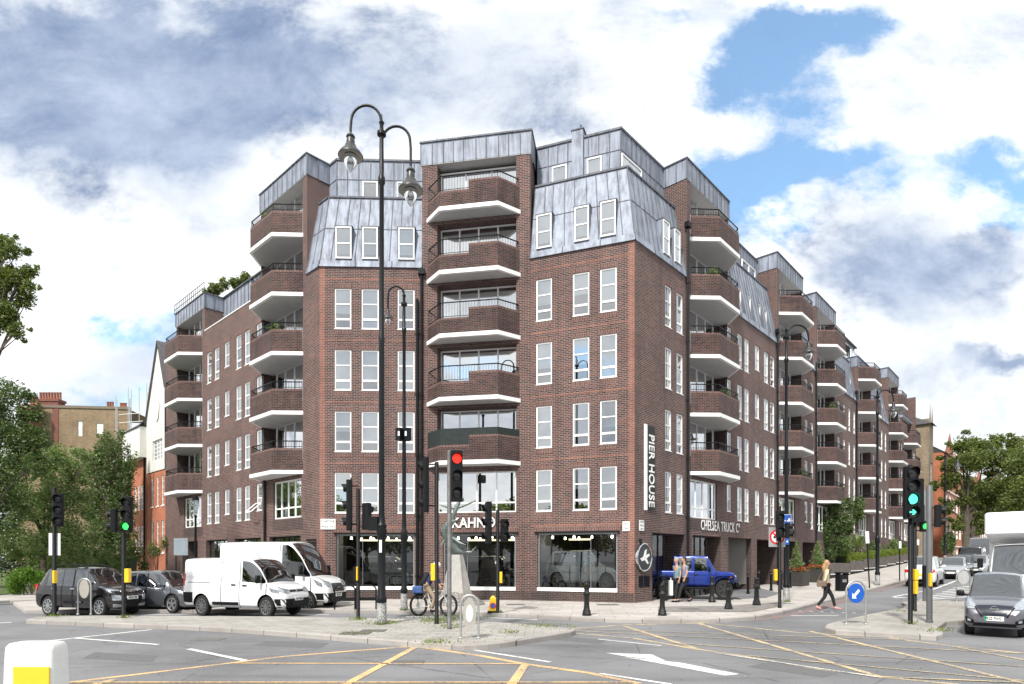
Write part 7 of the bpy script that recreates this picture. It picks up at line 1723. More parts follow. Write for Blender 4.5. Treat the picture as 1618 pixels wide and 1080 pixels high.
# ================================================================== VEGETATION
def leaf_mat(name, cols, tr=.35):
    m, N = newmat(name); oi = N.n('ShaderNodeNewGeometry').outputs['Random Per Island']; t = N.n('ShaderNodeTexCoord').outputs['Object']
    f = N.noise(t, 1.1, 4, .6); v = N.math('ADD', N.math('MULTIPLY', oi, .55), N.math('MULTIPLY', f, .5), clamp=True)
    c = N.ramp(v, [(i/(len(cols)-1), q) for i, q in enumerate(cols)])
    d = N.n('ShaderNodeBsdfPrincipled', ins={'Base Color': c, 'Roughness': .5}); tl = N.n('ShaderNodeBsdfTranslucent', ins={0: N.mix(1., c, (1.3, 1.5, .6), 'MULTIPLY')})
    mx = N.n('ShaderNodeMixShader', ins={0: tr, 1: d.outputs[0], 2: tl.outputs[0]}); N.n('ShaderNodeOutputMaterial', ins={0: mx.outputs[0]}); return m
LF_PL = leaf_mat('plane tree leaves', [(.03, .05, .012), (.085, .115, .028), (.15, .19, .05), (.24, .25, .08)]); LF_DK = leaf_mat('dark evergreen leaves', [(.03, .055, .022), (.08, .125, .042), (.16, .22, .07)]); LF_MID = leaf_mat('mid green leaves', [(.07, .11, .045), (.16, .22, .085), (.28, .36, .15)])
LF_YG = leaf_mat('yellow green hedge leaves', [(.06, .09, .012), (.14, .19, .025), (.26, .30, .04)]); LF_BR = leaf_mat('bright shrub leaves', [(.04, .09, .01), (.10, .20, .02), (.18, .30, .04)]); FLR_R = simple('red flowers', (.5, .03, .02), .6, var=.3)
BARK = simple('bark', (.085, .07, .055), .9, var=.35, vs=5, bump=.5)
def leaves(cl, n, size, seed, flatz=.0, droop=0., aspect=.55, clump=.5):
    """n leaf quads around clumps: cl = list of (centre, radii, weight)"""
    rs = np.random.RandomState(seed); w = np.array([c[2] for c in cl], float); w /= w.sum(); who = rs.choice(len(cl), n, p=w)
    C = np.array([c[0] for c in cl])[who]; Rr = np.array([c[1] for c in cl])[who]
    # sub-clumps on each ellipsoid
    K = 44; sub = rs.normal(size=(len(cl), K, 3)); sub /= np.linalg.norm(sub, axis=2, keepdims=True); sub *= rs.uniform(.35, 1., (len(cl), K, 1))**.5
    k = rs.randint(0, K, n); S = sub[who, k]
    P = C+Rr*(S+rs.normal(size=(n, 3))*(.27*clump/.5))
    if droop: P[:, 2] -= droop*rs.uniform(0, 1, n)**2
    a = rs.normal(size=(n, 3)); a[:, 2] *= (1-flatz); a /= np.linalg.norm(a, axis=1, keepdims=True); b = np.cross(a, rs.normal(size=(n, 3))); b /= np.linalg.norm(b, axis=1, keepdims=True)
    s = size*rs.uniform(.6, 1.35, (n, 1)); a *= s; b *= s*aspect
    V_ = np.stack([P-a, P+b*.9, P+a, P-b*.9], 1).reshape(-1, 3); return V_
def leaf_obj(name, V_, mat, parent=None):
    n = len(V_)//4; me = bpy.data.meshes.new(name); me.vertices.add(len(V_)); me.vertices.foreach_set('co', V_.astype('f').ravel()); me.loops.add(4*n); me.loops.foreach_set('vertex_index', np.arange(4*n, dtype='i')); me.polygons.add(n); me.polygons.foreach_set('loop_start', np.arange(0, 4*n, 4, dtype='i')); me.polygons.foreach_set('loop_total', np.full(n, 4, 'i')); me.update(calc_edges=True); me.materials.append(mat)
    o = bpy.data.objects.new(name, me); COL.objects.link(o); o.parent = parent; return o
def tree(x, y, z, H, crown, n, size, mat, label, seed=1, tr=.2, name='tree', group=None, th=None, cl=None, limbs=6, droop=0., lean=(0, 0), flatz=.2, clump=.5):
    """crown = (rx, ry, rz, centre height)"""
    r = empty(name, (x, y, z), 0, label, 'tree', group); rs = random.Random(seed); rx, ry, rz, hz = crown; th = th or hz-rz*.35
    if cl is None:
        cl = []
        for i in range(15):
            a = rs.uniform(0, 6.28); e = rs.uniform(-.8, 1.); q = rs.uniform(.35, .86); c = math.sqrt(max(0, 1-e*e))
            cl.append(((lean[0]+rx*q*c*math.cos(a), lean[1]+ry*q*c*math.sin(a), hz+rz*q*e), (rx*rs.uniform(.22, .42), ry*rs.uniform(.22, .42), rz*rs.uniform(.18, .34)), 1.))
    m = MB(); base = Vector((0, 0, 0)); top = Vector((lean[0]*.4, lean[1]*.4, th)); mid = base.lerp(top, .5)+Vector((rs.uniform(-.1, .1), 0, 0))
    m.tube([base, base+Vector((0, 0, .15)), mid, top], [tr*1.5, tr*1.1, tr*.85, tr*.6], n=10)
    t_ = m.build('trunk', BARK, r, smooth=60)
    m = MB()
    for c in cl[:limbs+6]:
        c0 = Vector(c[0]); st_ = base.lerp(top, rs.uniform(.65, 1.)); md = st_.lerp(c0, .5)+Vector((rs.uniform(-.2, .2), rs.uniform(-.2, .2), rs.uniform(.0, .3))); m.tube([st_, md, c0], [tr*.4, tr*.22, tr*.06], n=6)
        for k in range(3): m.tube([md.lerp(c0, .4), c0+Vector((rs.uniform(-1, 1)*c[1][0], rs.uniform(-1, 1)*c[1][1], rs.uniform(-.6, 1)*c[1][2]))], [tr*.1, tr*.03], n=4)
    m.build('limbs', BARK, r, smooth=60)
    leaf_obj('crown', leaves(cl, n, size, seed, flatz, droop, clump=clump), mat, r); return r
def P3(px, py, Y): return (XW(px, Y), Y, ZW(py, Y))
def tree_px(px, Y, blobs_, n, size, mat, label, seed, tr=.2, th=None, gz=KH, depth=1., **k):
    """crown ellipsoids given in photo pixels (cx, cy, rx, ry) at distance Y"""
    x = XW(px, Y); s = Y/FP; rr_ = random.Random(seed*3+1); blobs_ = list(blobs_)+[(cx+rx*1.0*math.cos(a_), cy+ry*.95*math.sin(a_), rx*q_, ry*q_) for (cx, cy, rx, ry) in blobs_ for a_, q_ in [(rr_.uniform(0, 6.28), rr_.uniform(.22, .42)) for _ in range(3)]]; cl = [((XW(cx, Y)-x, (random.Random(i*7+seed).uniform(-.6, .6))*rx*s*depth, ZW(cy, Y)-gz), (rx*s*.62, rx*s*.62*depth, ry*s*.62), rx*ry) for i, (cx, cy, rx, ry) in enumerate(blobs_)]
    return tree(x, Y, gz, 0, (1, 1, 1, (th or max(c[0][2] for c in cl)*.6)), n, size, mat, label, seed, tr, th=th or max(c[0][2] for c in cl)*.6, cl=cl, **k)
# left: big plane tree entering from the left, dark trees, pale shrubs, weeping tree
tree_px(-70, 24, [(-50, 450, 40, 60), (-8, 400, 26, 26), (-5, 450, 30, 34), (0, 500, 30, 30), (20, 400, 24, 22), (42, 428, 20, 16), (18, 440, 28, 24), (30, 468, 24, 20), (10, 500, 26, 26), (30, 525, 18, 16), (-20, 520, 26, 34), (-50, 540, 30, 50), (48, 455, 16, 14), (30, 440, 18, 14), (5, 380, 22, 14)], 26000, .06, LF_PL, 'tall tree overhanging the top left edge, crown against the clouds', 3, tr=.28, th=8.5, name='plane_tree', depth=.6)
tree_px(-20, 30, [(-30, 660, 60, 70), (10, 620, 36, 30), (40, 650, 28, 26), (20, 690, 50, 40), (50, 690, 30, 26), (60, 730, 28, 28), (10, 750, 50, 50), (-20, 800, 50, 60)], 22000, .075, LF_DK, 'dark green tree at the left edge under the overhanging crown', 5, tr=.22, name='dark_tree', th=5)
tree_px(70, 34, [(20, 770, 50, 36), (70, 720, 36, 34), (110, 740, 30, 30), (110, 790, 40, 36), (60, 800, 50, 40), (20, 850, 50, 36), (80, 860, 55, 36), (120, 840, 34, 36), (90, 770, 40, 36), (40, 730, 30, 24), (120, 890, 30, 26), (140, 720, 18, 12)], 26000, .08, LF_MID, 'broad grey green tree behind the black car', 8, tr=.16, name='broadleaf_tree', th=3.5)
tree_px(170, 42, [(180, 700, 28, 22), (170, 740, 32, 34), (150, 780, 30, 36), (190, 780, 26, 36), (165, 830, 34, 34), (190, 840, 24, 30), (140, 720, 24, 20), (205, 730, 14, 26)], 20000, .085, LF_DK, 'weeping dark green tree left of the orange brick house', 12, tr=.16, name='weeping_tree', th=6, droop=1.4)
def shrub(px0, px1, y0, y1, Y, n, size, mat, label, seed, name='shrub', cat='shrub', gz=KH, stemmat=None, round_=1.):
    x = XW((px0+px1)/2, Y); s = Y/FP; r = empty(name, (x, Y, gz), 0, label, cat); rs = random.Random(seed); W2 = (px1-px0)/2*s; z0, z1 = ZW(y1, Y)-gz, ZW(y0, Y)-gz
    k = max(3, int((px1-px0)/max(6, (y1-y0)))*3+3); cl = []
    for i in range(k):
        u = rs.uniform(-.8, .8); cl.append(((W2*u, rs.uniform(-.3, .3), (z0+z1)/2+(z1-z0)*.28*rs.uniform(-1, 1)*(1-abs(u)*.4*round_)), (W2*max(.16, .9/k*1.6), .35, (z1-z0)*.24), 1))
    leaf_obj('foliage', leaves(cl, n, size, seed), mat, r); m = MB()
    for i in range(5): m.tube([(W2*.2*rs.uniform(-1, 1), 0, 0), (W2*rs.uniform(-.6, .6), 0, z1*.75)], [.03, .01], n=5)
    m.build('stems', BARK, r); return r
tree_px(30, 38, [(-10, 880, 60, 50), (50, 880, 60, 44), (110, 890, 50, 36), (160, 885, 44, 40), (-60, 860, 50, 60), (200, 880, 30, 34)], 20000, .09, LF_DK, 'low dark thicket under the left trees reaching the ground', 71, tr=.1, name='thicket', th=1.)
shrub(10, 78, 893, 938, 30.5, 7000, .05, LF_BR, 'bright green low bush behind the black car at the far left', 21)
shrub(120, 200, 868, 915, 36, 5000, .06, LF_MID, 'tangled green bush between the two left traffic lights', 22)
shrub(236, 262, 845, 885, 40, 1500, .05, LF_PL, 'small reddish tree in front of the orange brick house', 23, name='small_shrub')
def hedge(P, Q, z0, z1, th, n, size, mat, label, name='hedge', seed=4, up=False):
    P, Q = Vector(P), Vector(Q); r = empty(name, (P.x, P.y, 0), 0, label, 'hedge'); rs = np.random.RandomState(seed); d = (Q-P); L = d.length; u = d/L; w = Vector((-u.y, u.x))
    t = rs.uniform(0, L, n); face = rs.choice(3, n, p=[.4, .2, .4]); o = np.where(face == 0, -th/2, np.where(face == 2, rs.uniform(-th/2, th/2, n), th/2))+rs.normal(0, .035, n); zz_ = np.where(face == 2, z1, rs.uniform(z0, z1, n))+rs.normal(0, .04, n)+.05*np.sin(t*3.)
    lf_ = [lift(P.x, P.y), lift(Q.x, Q.y)] if up else [0, 0]; zz_ = zz_+lf_[0]+(lf_[1]-lf_[0])*t/L; C = np.stack([u.x*t+w.x*o, u.y*t+w.y*o, zz_], 1); a = rs.normal(size=(n, 3)); a /= np.linalg.norm(a, axis=1, keepdims=True); b = np.cross(a, rs.normal(size=(n, 3))); b /= np.linalg.norm(b, axis=1, keepdims=True); s = size*rs.uniform(.6, 1.3, (n, 1)); a *= s; b *= s*.6
    leaf_obj('foliage', np.stack([C-a, C+b, C+a, C-b], 1).reshape(-1, 3), mat, r); m = MB(); F = Fr((0, 0), u, w); o0_, o1_ = -th/2+.06, th/2-.06; c_ = [F.pt(s_, (z0*.5+.02 if not k_ else z1-.07)+lf_[0]+(lf_[1]-lf_[0])*s_/L, o_) for k_ in (0, 1) for s_, o_ in ((0, o0_), (L, o0_), (L, o1_), (0, o1_))]; m.hexa(c_); m.build('branches', simple('hedge core', (.02, .03, .012), .95), r); return r
h0 = F_L.xy(F_L.s_at(297), 3.0); h1 = F_L.xy(F_L.s_at(236), 3.0)
hedge(h1, h0, .2, ZW(881, h0.y), .5, 7000, .045, LF_DK, 'clipped dark hedge behind the grey hatchback')
# iron railings left
r = empty('iron_railings', (0, 0, 0), 0, 'black iron railings in front of the orange brick house', 'railings'); m = MB(); A_ = F_L.xy(F_L.s_at(262), 3.4); B_ = F_L.xy(F_L.s_at(200), 3.4); L_ = (B_-A_).length; u_ = (B_-A_)/L_
zr_ = ZW(868, A_.y); n = int(L_/.16)
for i in range(n): q = A_+u_*L_*i/n; m.cyl((q.x, q.y, KH), (q.x, q.y, zr_+(.12 if i % 2 else 0)), .012, n=4)
r.location = (A_.x, A_.y, KH); m.v = [(v[0]-A_.x, v[1]-A_.y, v[2]-KH) for v in m.v]; m.build('bars', BLACK, r)
m = MB()
for z in (.35, zr_-KH-.1): m.cyl((0, 0, z), (B_.x-A_.x, B_.y-A_.y, z), .02, n=4)
m.build('rails', BLACK, r)
# heritage lamp and grey board behind the vans
Yh = 31.; r = empty('heritage_lamp', (XW(309, Yh), Yh, KH), 0, 'small lantern topped lamp standing before the left wing', 'street lamp'); zt_ = ZW(780, Yh)-KH
m = MB(); m.lathe((0,0,0), [(.12, 0), (.12, .3), (.07, .4), (.05, zt_-1.2), (.08, zt_-1.15), (.04, zt_-1.05)], n=10); m.build('post', BLACK, r, smooth=40)
m = MB(); m.lathe((0,0,0), [(.10, zt_-1.0), (.18, zt_-.3)], n=6, caps=False); m.build('lantern_glass', LGLASS, r); m = MB(); m.lathe((0,0,0), [(.20, zt_-.32), (.12, zt_-.12), (.04, zt_-.05), (.02, zt_)], n=6); m.build('lantern_roof', BLACK, r)
Yb = 29.; r = empty('notice_board', (XW(286, Yb), Yb, KH), 0, 'plain grey notice board on posts behind the grey hatchback', 'sign'); m = MB(); w = 22*Yb/FP; m.box(-w/2, w/2, -.03, .03, ZW(877, Yb)-KH, ZW(850, Yb)-KH); m.build('panel', simple('grey board', (.20, .24, .27), .5), r); m = MB()
for s in (-1, 1): m.cyl((s*w*.4, .05, 0), (s*w*.4, .05, ZW(852, Yb)-KH), .03, n=6)
m.build('posts', BLK2, r)
# ================================================================== BACKGROUND BUILDINGS LEFT
h = empty('gabled_house', (F_L.xy(S_END_L+.3).x, F_L.xy(S_END_L+.3).y, 0), 0, 'tall white gabled house with orange brick below, beyond the left wing', 'building')
HF = Fr(F_L.xy(0, -.3), F_L.d, F_L.n); sA = HF.s_at(261.5); sB = HF.s_at(233); sC = HF.s_at(205)
Yg_ = HF.xy(sA).y; zW = ZW(740, Yg_); zE = ZW(612, Yg_)
def hp(mb, name, mats, **k): return mb.build(name, mats, h, world=True, **k)
RND = simple('white render', (.60, .60, .56), .85, var=.12, vs=2); SLATE = simple('slate roof', (.10, .095, .10), .7, var=.3, vs=6); 
ops = []
for p0, p1 in ((239, 242.5), (247.5, 250.8), (255.5, 259.5)): 
    for y0, y1 in ((749, 797), (821, 873)): ops.append((*sorted((HF.s_at(p0), HF.s_at(p1))), ZW(y1, Yg_), ZW(y0, Yg_)))
m = MB(); wall(m, HF, sA, sB, 0, zW, ops); m.build('brick_wall', ORB, h, world=True)
m = MB(); wall(m, HF, sA, sB, zW, zE, [(*sorted((HF.s_at(242.5), HF.s_at(258))), ZW(722, Yg_), ZW(690, Yg_))], o=.06); sg = HF.s_at(252); m.face([HF.pt(sA, zE, .06), HF.pt(sB, zE, .06), HF.pt(sB, ZW(660, Yg_+2), .06), HF.pt(sg, ZW(538, Yg_+.5), .06)]); m.build('white_gable', RND, h, world=True)
m = MB(); w_ = []; 
for o_ in ops+[(*sorted((HF.s_at(242.5), HF.s_at(258))), ZW(722, Yg_), ZW(690, Yg_))]:
    F = HF; a_, b_, c_, d_ = o_; fm_ = MB(); t = .05; fbox(fm_, F, a_, a_+t, c_, d_, -.1, -.04); fbox(fm_, F, b_-t, b_, c_, d_, -.1, -.04); fbox(fm_, F, a_+t, b_-t, d_-t, d_, -.1, -.04); fbox(fm_, F, a_+t, b_-t, c_, c_+t, -.1, -.04)
    for q in range(1, 5): fbox(fm_, F, a_+t, b_-t, c_+(d_-c_)*q/5-.02, c_+(d_-c_)*q/5+.02, -.1, -.045)
    if b_-a_ > .8:
        for q in (1, 2): fbox(fm_, F, a_+(b_-a_)*q/3-.04, a_+(b_-a_)*q/3+.04, c_, d_, -.1, -.03)
    fbox(fm_, F, a_-.03, b_+.03, c_-.08, c_-.003, -.1, .05); wn = fm_.build('window', WHITE, h, world=True); g = MB(); g.face([F.pt(b_, c_, -.07), F.pt(a_, c_, -.07), F.pt(a_, d_, -.07), F.pt(b_, d_, -.07)]); g.build('pane', GLASS, wn)
# oculus
m = MB(); q0 = HF.pt(HF.s_at(250), ZW(640, Yg_), .10); rr = 1.35
M_, _ = wallM(HF, 0, 0, 0); m.lathe((0,0,0), [(rr*.34, 0), (rr*.34, .03)], n=20); m.v = [tuple((M_@Vector((v[0], v[1]*1.9, v[2])))+q0) for v in m.v]; m.build('oval_window', SIGW, h, world=True)
# slate roof behind gable, side returns
m = MB(); zt_ = ZW(538, Yg_+.5); 
for o0, o1 in ((.12, -9),):
    m.face([HF.pt(sg, zt_+.1, .2), HF.pt(sg, zt_+.1, -9), HF.pt(sA-.3, zE-.1, -9), HF.pt(sA-.3, zE-.1, .2)]); m.face([HF.pt(sg, zt_+.1, .2), HF.pt(sB+.2, zE-2.2, .2), HF.pt(sB+.2, zE-2.2, -9), HF.pt(sg, zt_+.1, -9)])
m.build('slate_roof', SLATE, h, world=True)
m = MB(); 
# right return wall and jettied lower left range
zj = ZW(742, 50); ze = ZW(700, 50)
wall(m, HF, sB, sC, 0, zj, [(*sorted((HF.s_at(p0), HF.s_at(p1))), ZW(y1, 49), ZW(y0, 49)) for p0, p1 in ((213, 216), (218, 221), (223, 226.5)) for y0, y1 in ((777, 812), (836, 873))]); m.build('side_range_wall', ORB, h, world=True)
m = MB(); fbox(m, HF, sB, sC, zj, ze, -.2, .5); m.build('white_bay', RND, h, world=True)
m = MB()
for p in np.linspace(206, 231, 8): s = HF.s_at(p); fbox(m, HF, s-.06, s+.06, zj+.3, ze-.2, .49, .53, 0)
m.build('bay_glazing_bars', SIGW, h, world=True)
m = MB(); m.face([HF.pt(sB-.1, ze, .6), HF.pt(sC+.3, ze, .6), HF.pt(sC+.3, ze+2.8, -3), HF.pt(sB-.1, ze+5.0, -3)]); m.face([HF.pt(sC+.3, ze, .6), HF.pt(sC+.3, ze, -8), HF.pt(sC+.3, ze+2.8, -3)]); m.build('slate_lean_roof', SLATE, h, world=True)
m = MB(); p, q = HF.xy(sC), HF.xy(sC, -9); m.face([(p.x,p.y,0),(q.x,q.y,0),(q.x,q.y,ze),(p.x,p.y,ze)]); p, q = HF.xy(sB), HF.xy(sB, -9); m.face([(p.x,p.y,ze),(q.x,q.y,ze),(q.x,q.y,zE-2),(p.x,p.y,zE-2)]); m.build('end_wall', RND, h, world=True)
m = MB(); fbox(m, HF, HF.s_at(240), HF.s_at(233.5), zE-3, ZW(571, Yg_+3), -2.2, -1.0); fbox(m, HF, HF.s_at(240.5)-.1, HF.s_at(233)+.1, ZW(571, Yg_+3)+.002, ZW(568, Yg_+3), -2.3, -.9); m.build('chimney', ORB, h, world=True)
m = MB(); fbox(m, HF, HF.s_at(226)-.0, HF.s_at(222), ze+.3, ZW(678, 52), -1.5, -.6); m.build('dormer', SIGW, h, world=True)
m = MB(); 
for p in (230.5, 206): s = HF.s_at(p); q = HF.xy(s, .1); m.cyl((q.x, q.y, 0), (q.x, q.y, ze-1), .07, n=6)
m.build('downpipe', BLACK, h, world=True)
for o_ in [(*sorted((HF.s_at(p0), HF.s_at(p1))), ZW(y1, 49), ZW(y0, 49)) for p0, p1 in ((213, 216), (218, 221), (223, 226.5)) for y0, y1 in ((777, 812), (836, 873))]:
    a_, b_, c_, d_ = o_; fm_ = MB(); t = .06; fbox(fm_, HF, a_, a_+t, c_, d_, -.1, -.02); fbox(fm_, HF, b_-t, b_, c_, d_, -.1, -.02); fbox(fm_, HF, a_+t, b_-t, d_-t, d_, -.1, -.02); fbox(fm_, HF, a_+t, b_-t, c_, c_+t, -.1, -.02)
    for q in range(1, 4): fbox(fm_, HF, a_+t, b_-t, c_+(d_-c_)*q/4-.03, c_+(d_-c_)*q/4+.03, -.1, -.03)
    wn = fm_.build('window', WHITE, h, world=True); g = MB(); g.face([HF.pt(b_, c_, -.07), HF.pt(a_, c_, -.07), HF.pt(a_, d_, -.07), HF.pt(b_, d_, -.07)]); g.build('pane', GLASS, wn)
# scaffolding poles
r = empty('scaffolding', (XW(205, 60), 60, 0), 0, 'thin scaffolding poles rising behind the gabled house', 'scaffolding'); m = MB()
for px, y0 in ((175.5, 628), (183, 625), (193.5, 608), (196.5, 626), (201.5, 628), (204.5, 614), (214, 610), (226, 602)): m.cyl((XW(px, 60)-r.location.x, (px % 3)*.6, 0), (XW(px, 60)-r.location.x, (px % 3)*.6, ZW(y0, 60)), .035, n=5)
m.build('uprights', GALV, r); m = MB()
for y0 in (655, 668, 682): m.cyl((XW(188, 60)-r.location.x, 0, ZW(y0, 60)), (XW(226, 60)-r.location.x, 0, ZW(y0-3, 60)), .035, n=5)
m.build('ledgers', GALV, r)
# long stock brick block with chimneys
Yk = 80.; b2 = empty('brown_terrace', (XW(130, Yk), Yk, 0), 0, 'long brown brick block with a flat parapet behind the left trees', 'building')
KF = Fr((XW(58, Yk), Yk-3), (1, .10), (.1, -1)); sa, sb = 0, KF.s_at(205); zt_ = ZW(652, Yk)
ow = [(KF.s_at(p0), KF.s_at(p1), ZW(y1, Yk), ZW(y0, Yk)) for p0, p1, y0, y1 in ((123, 130, 671, 694), (152.5, 163, 674, 690), (86, 92, 672, 694))]
m = MB(); wall(m, KF, sa, sb, 0, zt_, ow); fbox(m, KF, sa, sb, zt_, zt_+.02, -8, 0); m.build('wall', YLB, b2, world=True)
m = MB(); fbox(m, KF, sa-.1, sb, zt_+.022, zt_+.35, -.5, .12); m.build('parapet', simple('dark coping', (.16, .13, .10), .8), b2, world=True)
for o_ in ow:
    m = MB(); a_, b_, c_, d_ = o_; fbox(m, KF, a_, b_, c_, d_, -.12, -.10); wn = m.build('window', BLIND, b2, world=True); m = MB(); fbox(m, KF, a_, b_, (c_+d_)/2-.05, (c_+d_)/2+.05, -.1, -.05); m.build('glazing_bar', WHITE, wn)
def chim(px0, px1, y0, y1, Y, n, lb, mat=None):
    r = empty('chimney_stack', (XW((px0+px1)/2, Y), Y, 0), 0, lb, 'chimney', 'chimney stacks on the left skyline'); w = (px1-px0)*Y/FP; m = MB(); z0, z1 = ZW(y1, Y)-6, ZW(y0, Y); m.box(-w/2, w/2, -.6, .6, z0, z1-.3); m.box(-w/2-.12, w/2+.12, -.7, .7, z1-.298, z1); m.build('stack', mat or ORB, r)
    for i in range(n):
        m = MB(); x = -w/2+w*(i+.5)/n; m.lathe((x, 0, z1), [(.2, 0), (.15, .1), (.13, .9), (.17, .95), (.14, 1.0)], n=8); m.build('chimney_pot', simple('terracotta pot', (.28, .11, .07), .8), r, smooth=40)
chim(62, 97.5, 632, 660, 78, 8, 'wide red chimney stack with a row of pots, leftmost on the skyline', simple('red chimney brick', (.15, .06, .045), .85, var=.3)); chim(48, 60, 640, 662, 76, 4, 'small red chimney stack by the dark tree', MT['red chimney brick']); chim(168.5, 180, 646, 664, 84, 3, 'brown chimney stack with three pots right of the terrace', YLB); chim(190, 200, 648, 668, 82, 4, 'chimney stack seen behind the scaffolding poles', YLB)
r = empty('roof_lantern', (XW(119, 86), 86, 0), 0, 'glazed roof lantern on the brown brick block', 'roof lantern'); m = MB(); z = ZW(660, 86); m.lathe((0,0,z-2), [(1.5, 0), (1.5, 2.6), (1.35, 3.0), (.4, 3.3)], n=16); m.build('glazed_drum', simple('pale roof glass', (.4, .48, .5), .3), r)
m = MB()
for px in (104, 108, 112, 117, 131): m.cyl((XW(px, 86)-r.location.x, -1, z), (XW(px, 86)-r.location.x, -1, z+1.3), .12, n=6)
m.build('vent_pipes', GREY, r)
chk = 0
# red roof glimpses among the trees on the left are left to the terrace wall
# ================================================================== BACKGROUND RIGHT
SBR = brick_mat('buff stone brick', (.22, .17, .11), (.33, .26, .18), (.3, .26, .2))
sE = F_R.s_at(1448); e = Fr(F_R.xy(sE, 1.2), F_R.d, F_R.n); b3 = empty('gabled_stone_house', (e.P.x, e.P.y, 0), 0, 'buff stone house with a pointed gable at the end of the long block', 'building')
Ye = e.P.y; le = e.s_at(1474.5, 0); z1 = ZW(690, Ye+8)
m = MB(); rws = [(4+3.4*k, 6.2+3.4*k) for k in range(3)]
oo = [(s, s+1.1, a, b) for s in (1.2, 4.2, 7.2, 10.2) if s+1.1 < le for a, b in rws]
wall(m, e, 0, le, 0, z1, oo); p, q = e.xy(0), e.xy(0, -9); m.face([(p.x,p.y,0),(q.x,q.y,0),(q.x,q.y,z1+.5),(p.x,p.y,z1+.5)]); m.face([e.pt(0, z1, .0), e.pt(le*.5, z1, 0), e.pt(le*.28, z1+2.6, 0)]); m.face([e.pt(le*.5, z1, 0), e.pt(le, z1, 0), e.pt(le*.75, z1+2.6, 0)]); m.build('wall', SBR, b3, world=True)
m = MB(); m.face([e.pt(-.3, z1-.1, .4), e.pt(le, z1-.1, .4), e.pt(le, z1+2.2, -4), e.pt(-.3, z1+2.2, -4)]); m.face([e.pt(-.3, z1-.1, .4), e.pt(-.3, z1+2.2, -4), e.pt(-.3, z1-.1, -8)]); m.build('roof', SLATE, b3, world=True)
for s, t, a, b in oo:
    m = MB(); fbox(m, e, s, t, a, b, -.14, -.12, 0); wn = m.build('window', simple('far window glass', (.14, .16, .17), .15), b3, world=True); m = MB(); fbox(m, e, s+.5, s+.6, a, b, -.12, -.05); fbox(m, e, s, t, (a+b)/2-.05, (a+b)/2+.05, -.12, -.06); m.build('glazing_bar', WHITE, wn)
def house_row(s0, s1, off, ztop, lb, mat, gables=2, seed=1):
    F = Fr(F_R.xy(s0, off), F_R.d, F_R.n); L_ = s1-s0; b = empty('red_brick_house', (F.P.x, F.P.y, 0), 0, lb, 'building', 'orange brick houses along the side street'); m = MB(); oo = []; n = int(L_/2.6)
    for i in range(n):
        for k in range(int(ztop/3.3)-1): c = L_*(i+.5)/n; oo.append((c-.55, c+.55, 1.2+3.3*k, 3.2+3.3*k))
    wall(m, F, 0, L_, 0, ztop, oo); p, q = F.xy(0), F.xy(0, -10); m.face([(p.x,p.y,0),(q.x,q.y,0),(q.x,q.y,ztop),(p.x,p.y,ztop)])
    for g_i in range(gables): a, c = L_*g_i/gables, L_*(g_i+1)/gables; m.face([F.pt(a+.2, ztop, .0), F.pt(c-.2, ztop, 0), F.pt((a+c)/2, ztop+3, 0)])
    m.build('wall', mat, b, world=True); m = MB(); m.face([F.pt(-.2, ztop-.1, .3), F.pt(L_, ztop-.1, .3), F.pt(L_, ztop+2.8, -4), F.pt(-.2, ztop+2.8, -4)]); m.build('roof', SLATE, b, world=True)
    m = MB()
    for k in range(int(ztop/3.3)): fbox(m, F, 0, L_, 3.45+3.3*k, 3.6+3.3*k, 0, .12)
    m.build('string_course', SIGW, b, world=True)
    for s, t, a, c in oo:
        m = MB(); fbox(m, F, s, t, a, c, -.14, -.12); wn = m.build('window', MT['far window glass'], b, world=True); m = MB(); fbox(m, F, s-.06, s+.06, a, c, -.11, .03); fbox(m, F, t-.06, t+.06, a, c, -.11, .03); fbox(m, F, s, t, (a+c)/2-.05, (a+c)/2+.05, -.12, -.04); m.build('window_frame', WHITE, wn)
    m = MB(); fbox(m, F, 1, 2.6, ztop, ztop+4.2, -3, -2); m.build('chimney', mat, b, world=True)
house_row(sE+le+2, sE+le+20, 2.0, 14.5, 'orange brick house just beyond the stone gabled house', ORB); house_row(sE+le+22, sE+le+44, 3.0, 12.5, 'orange brick house farther along, half hidden by the street tree', ORB, seed=2)
house_row(sE+le+46, sE+le+80, 3.0, 12, 'farthest orange brick house seen between the trunks', ORB, seed=3)
# street trees right
tree_px(1528, 66, [(1520, 730, 34, 26), (1560, 720, 40, 34), (1500, 760, 24, 22), (1545, 700, 34, 22), (1590, 730, 34, 30), (1610, 760, 36, 34), (1560, 770, 44, 26), (1515, 705, 20, 12), (1600, 700, 18, 14), (1530, 790, 26, 16), (1580, 800, 30, 18), (1498, 735, 18, 16), (1500, 800, 18, 18), (1512, 830, 16, 14), (1560, 825, 30, 18), (1600, 835, 30, 16)], 40000, .13, LF_PL, 'large spreading street tree above the white minibus', 31, tr=.42, th=8, name='plane_tree', limbs=8, group='trees along the side street', depth=.9, clump=.42)
tree_px(1640, 60, [(1640, 730, 50, 40), (1620, 780, 40, 40), (1660, 790, 50, 50), (1600, 810, 24, 24)], 20000, .13, LF_PL, 'tree at the right edge behind the box truck', 33, tr=.3, th=6, name='plane_tree', group='trees along the side street')
tree_px(1537, 84, [(1540, 780, 50, 26), (1580, 790, 44, 30), (1500, 800, 30, 24), (1550, 820, 50, 22), (1600, 830, 40, 26), (1515, 835, 22, 18)], 24000, .16, LF_DK, 'darker tree farther down the side street with a forked trunk', 35, tr=.42, th=7, name='dark_tree', group='trees along the side street')
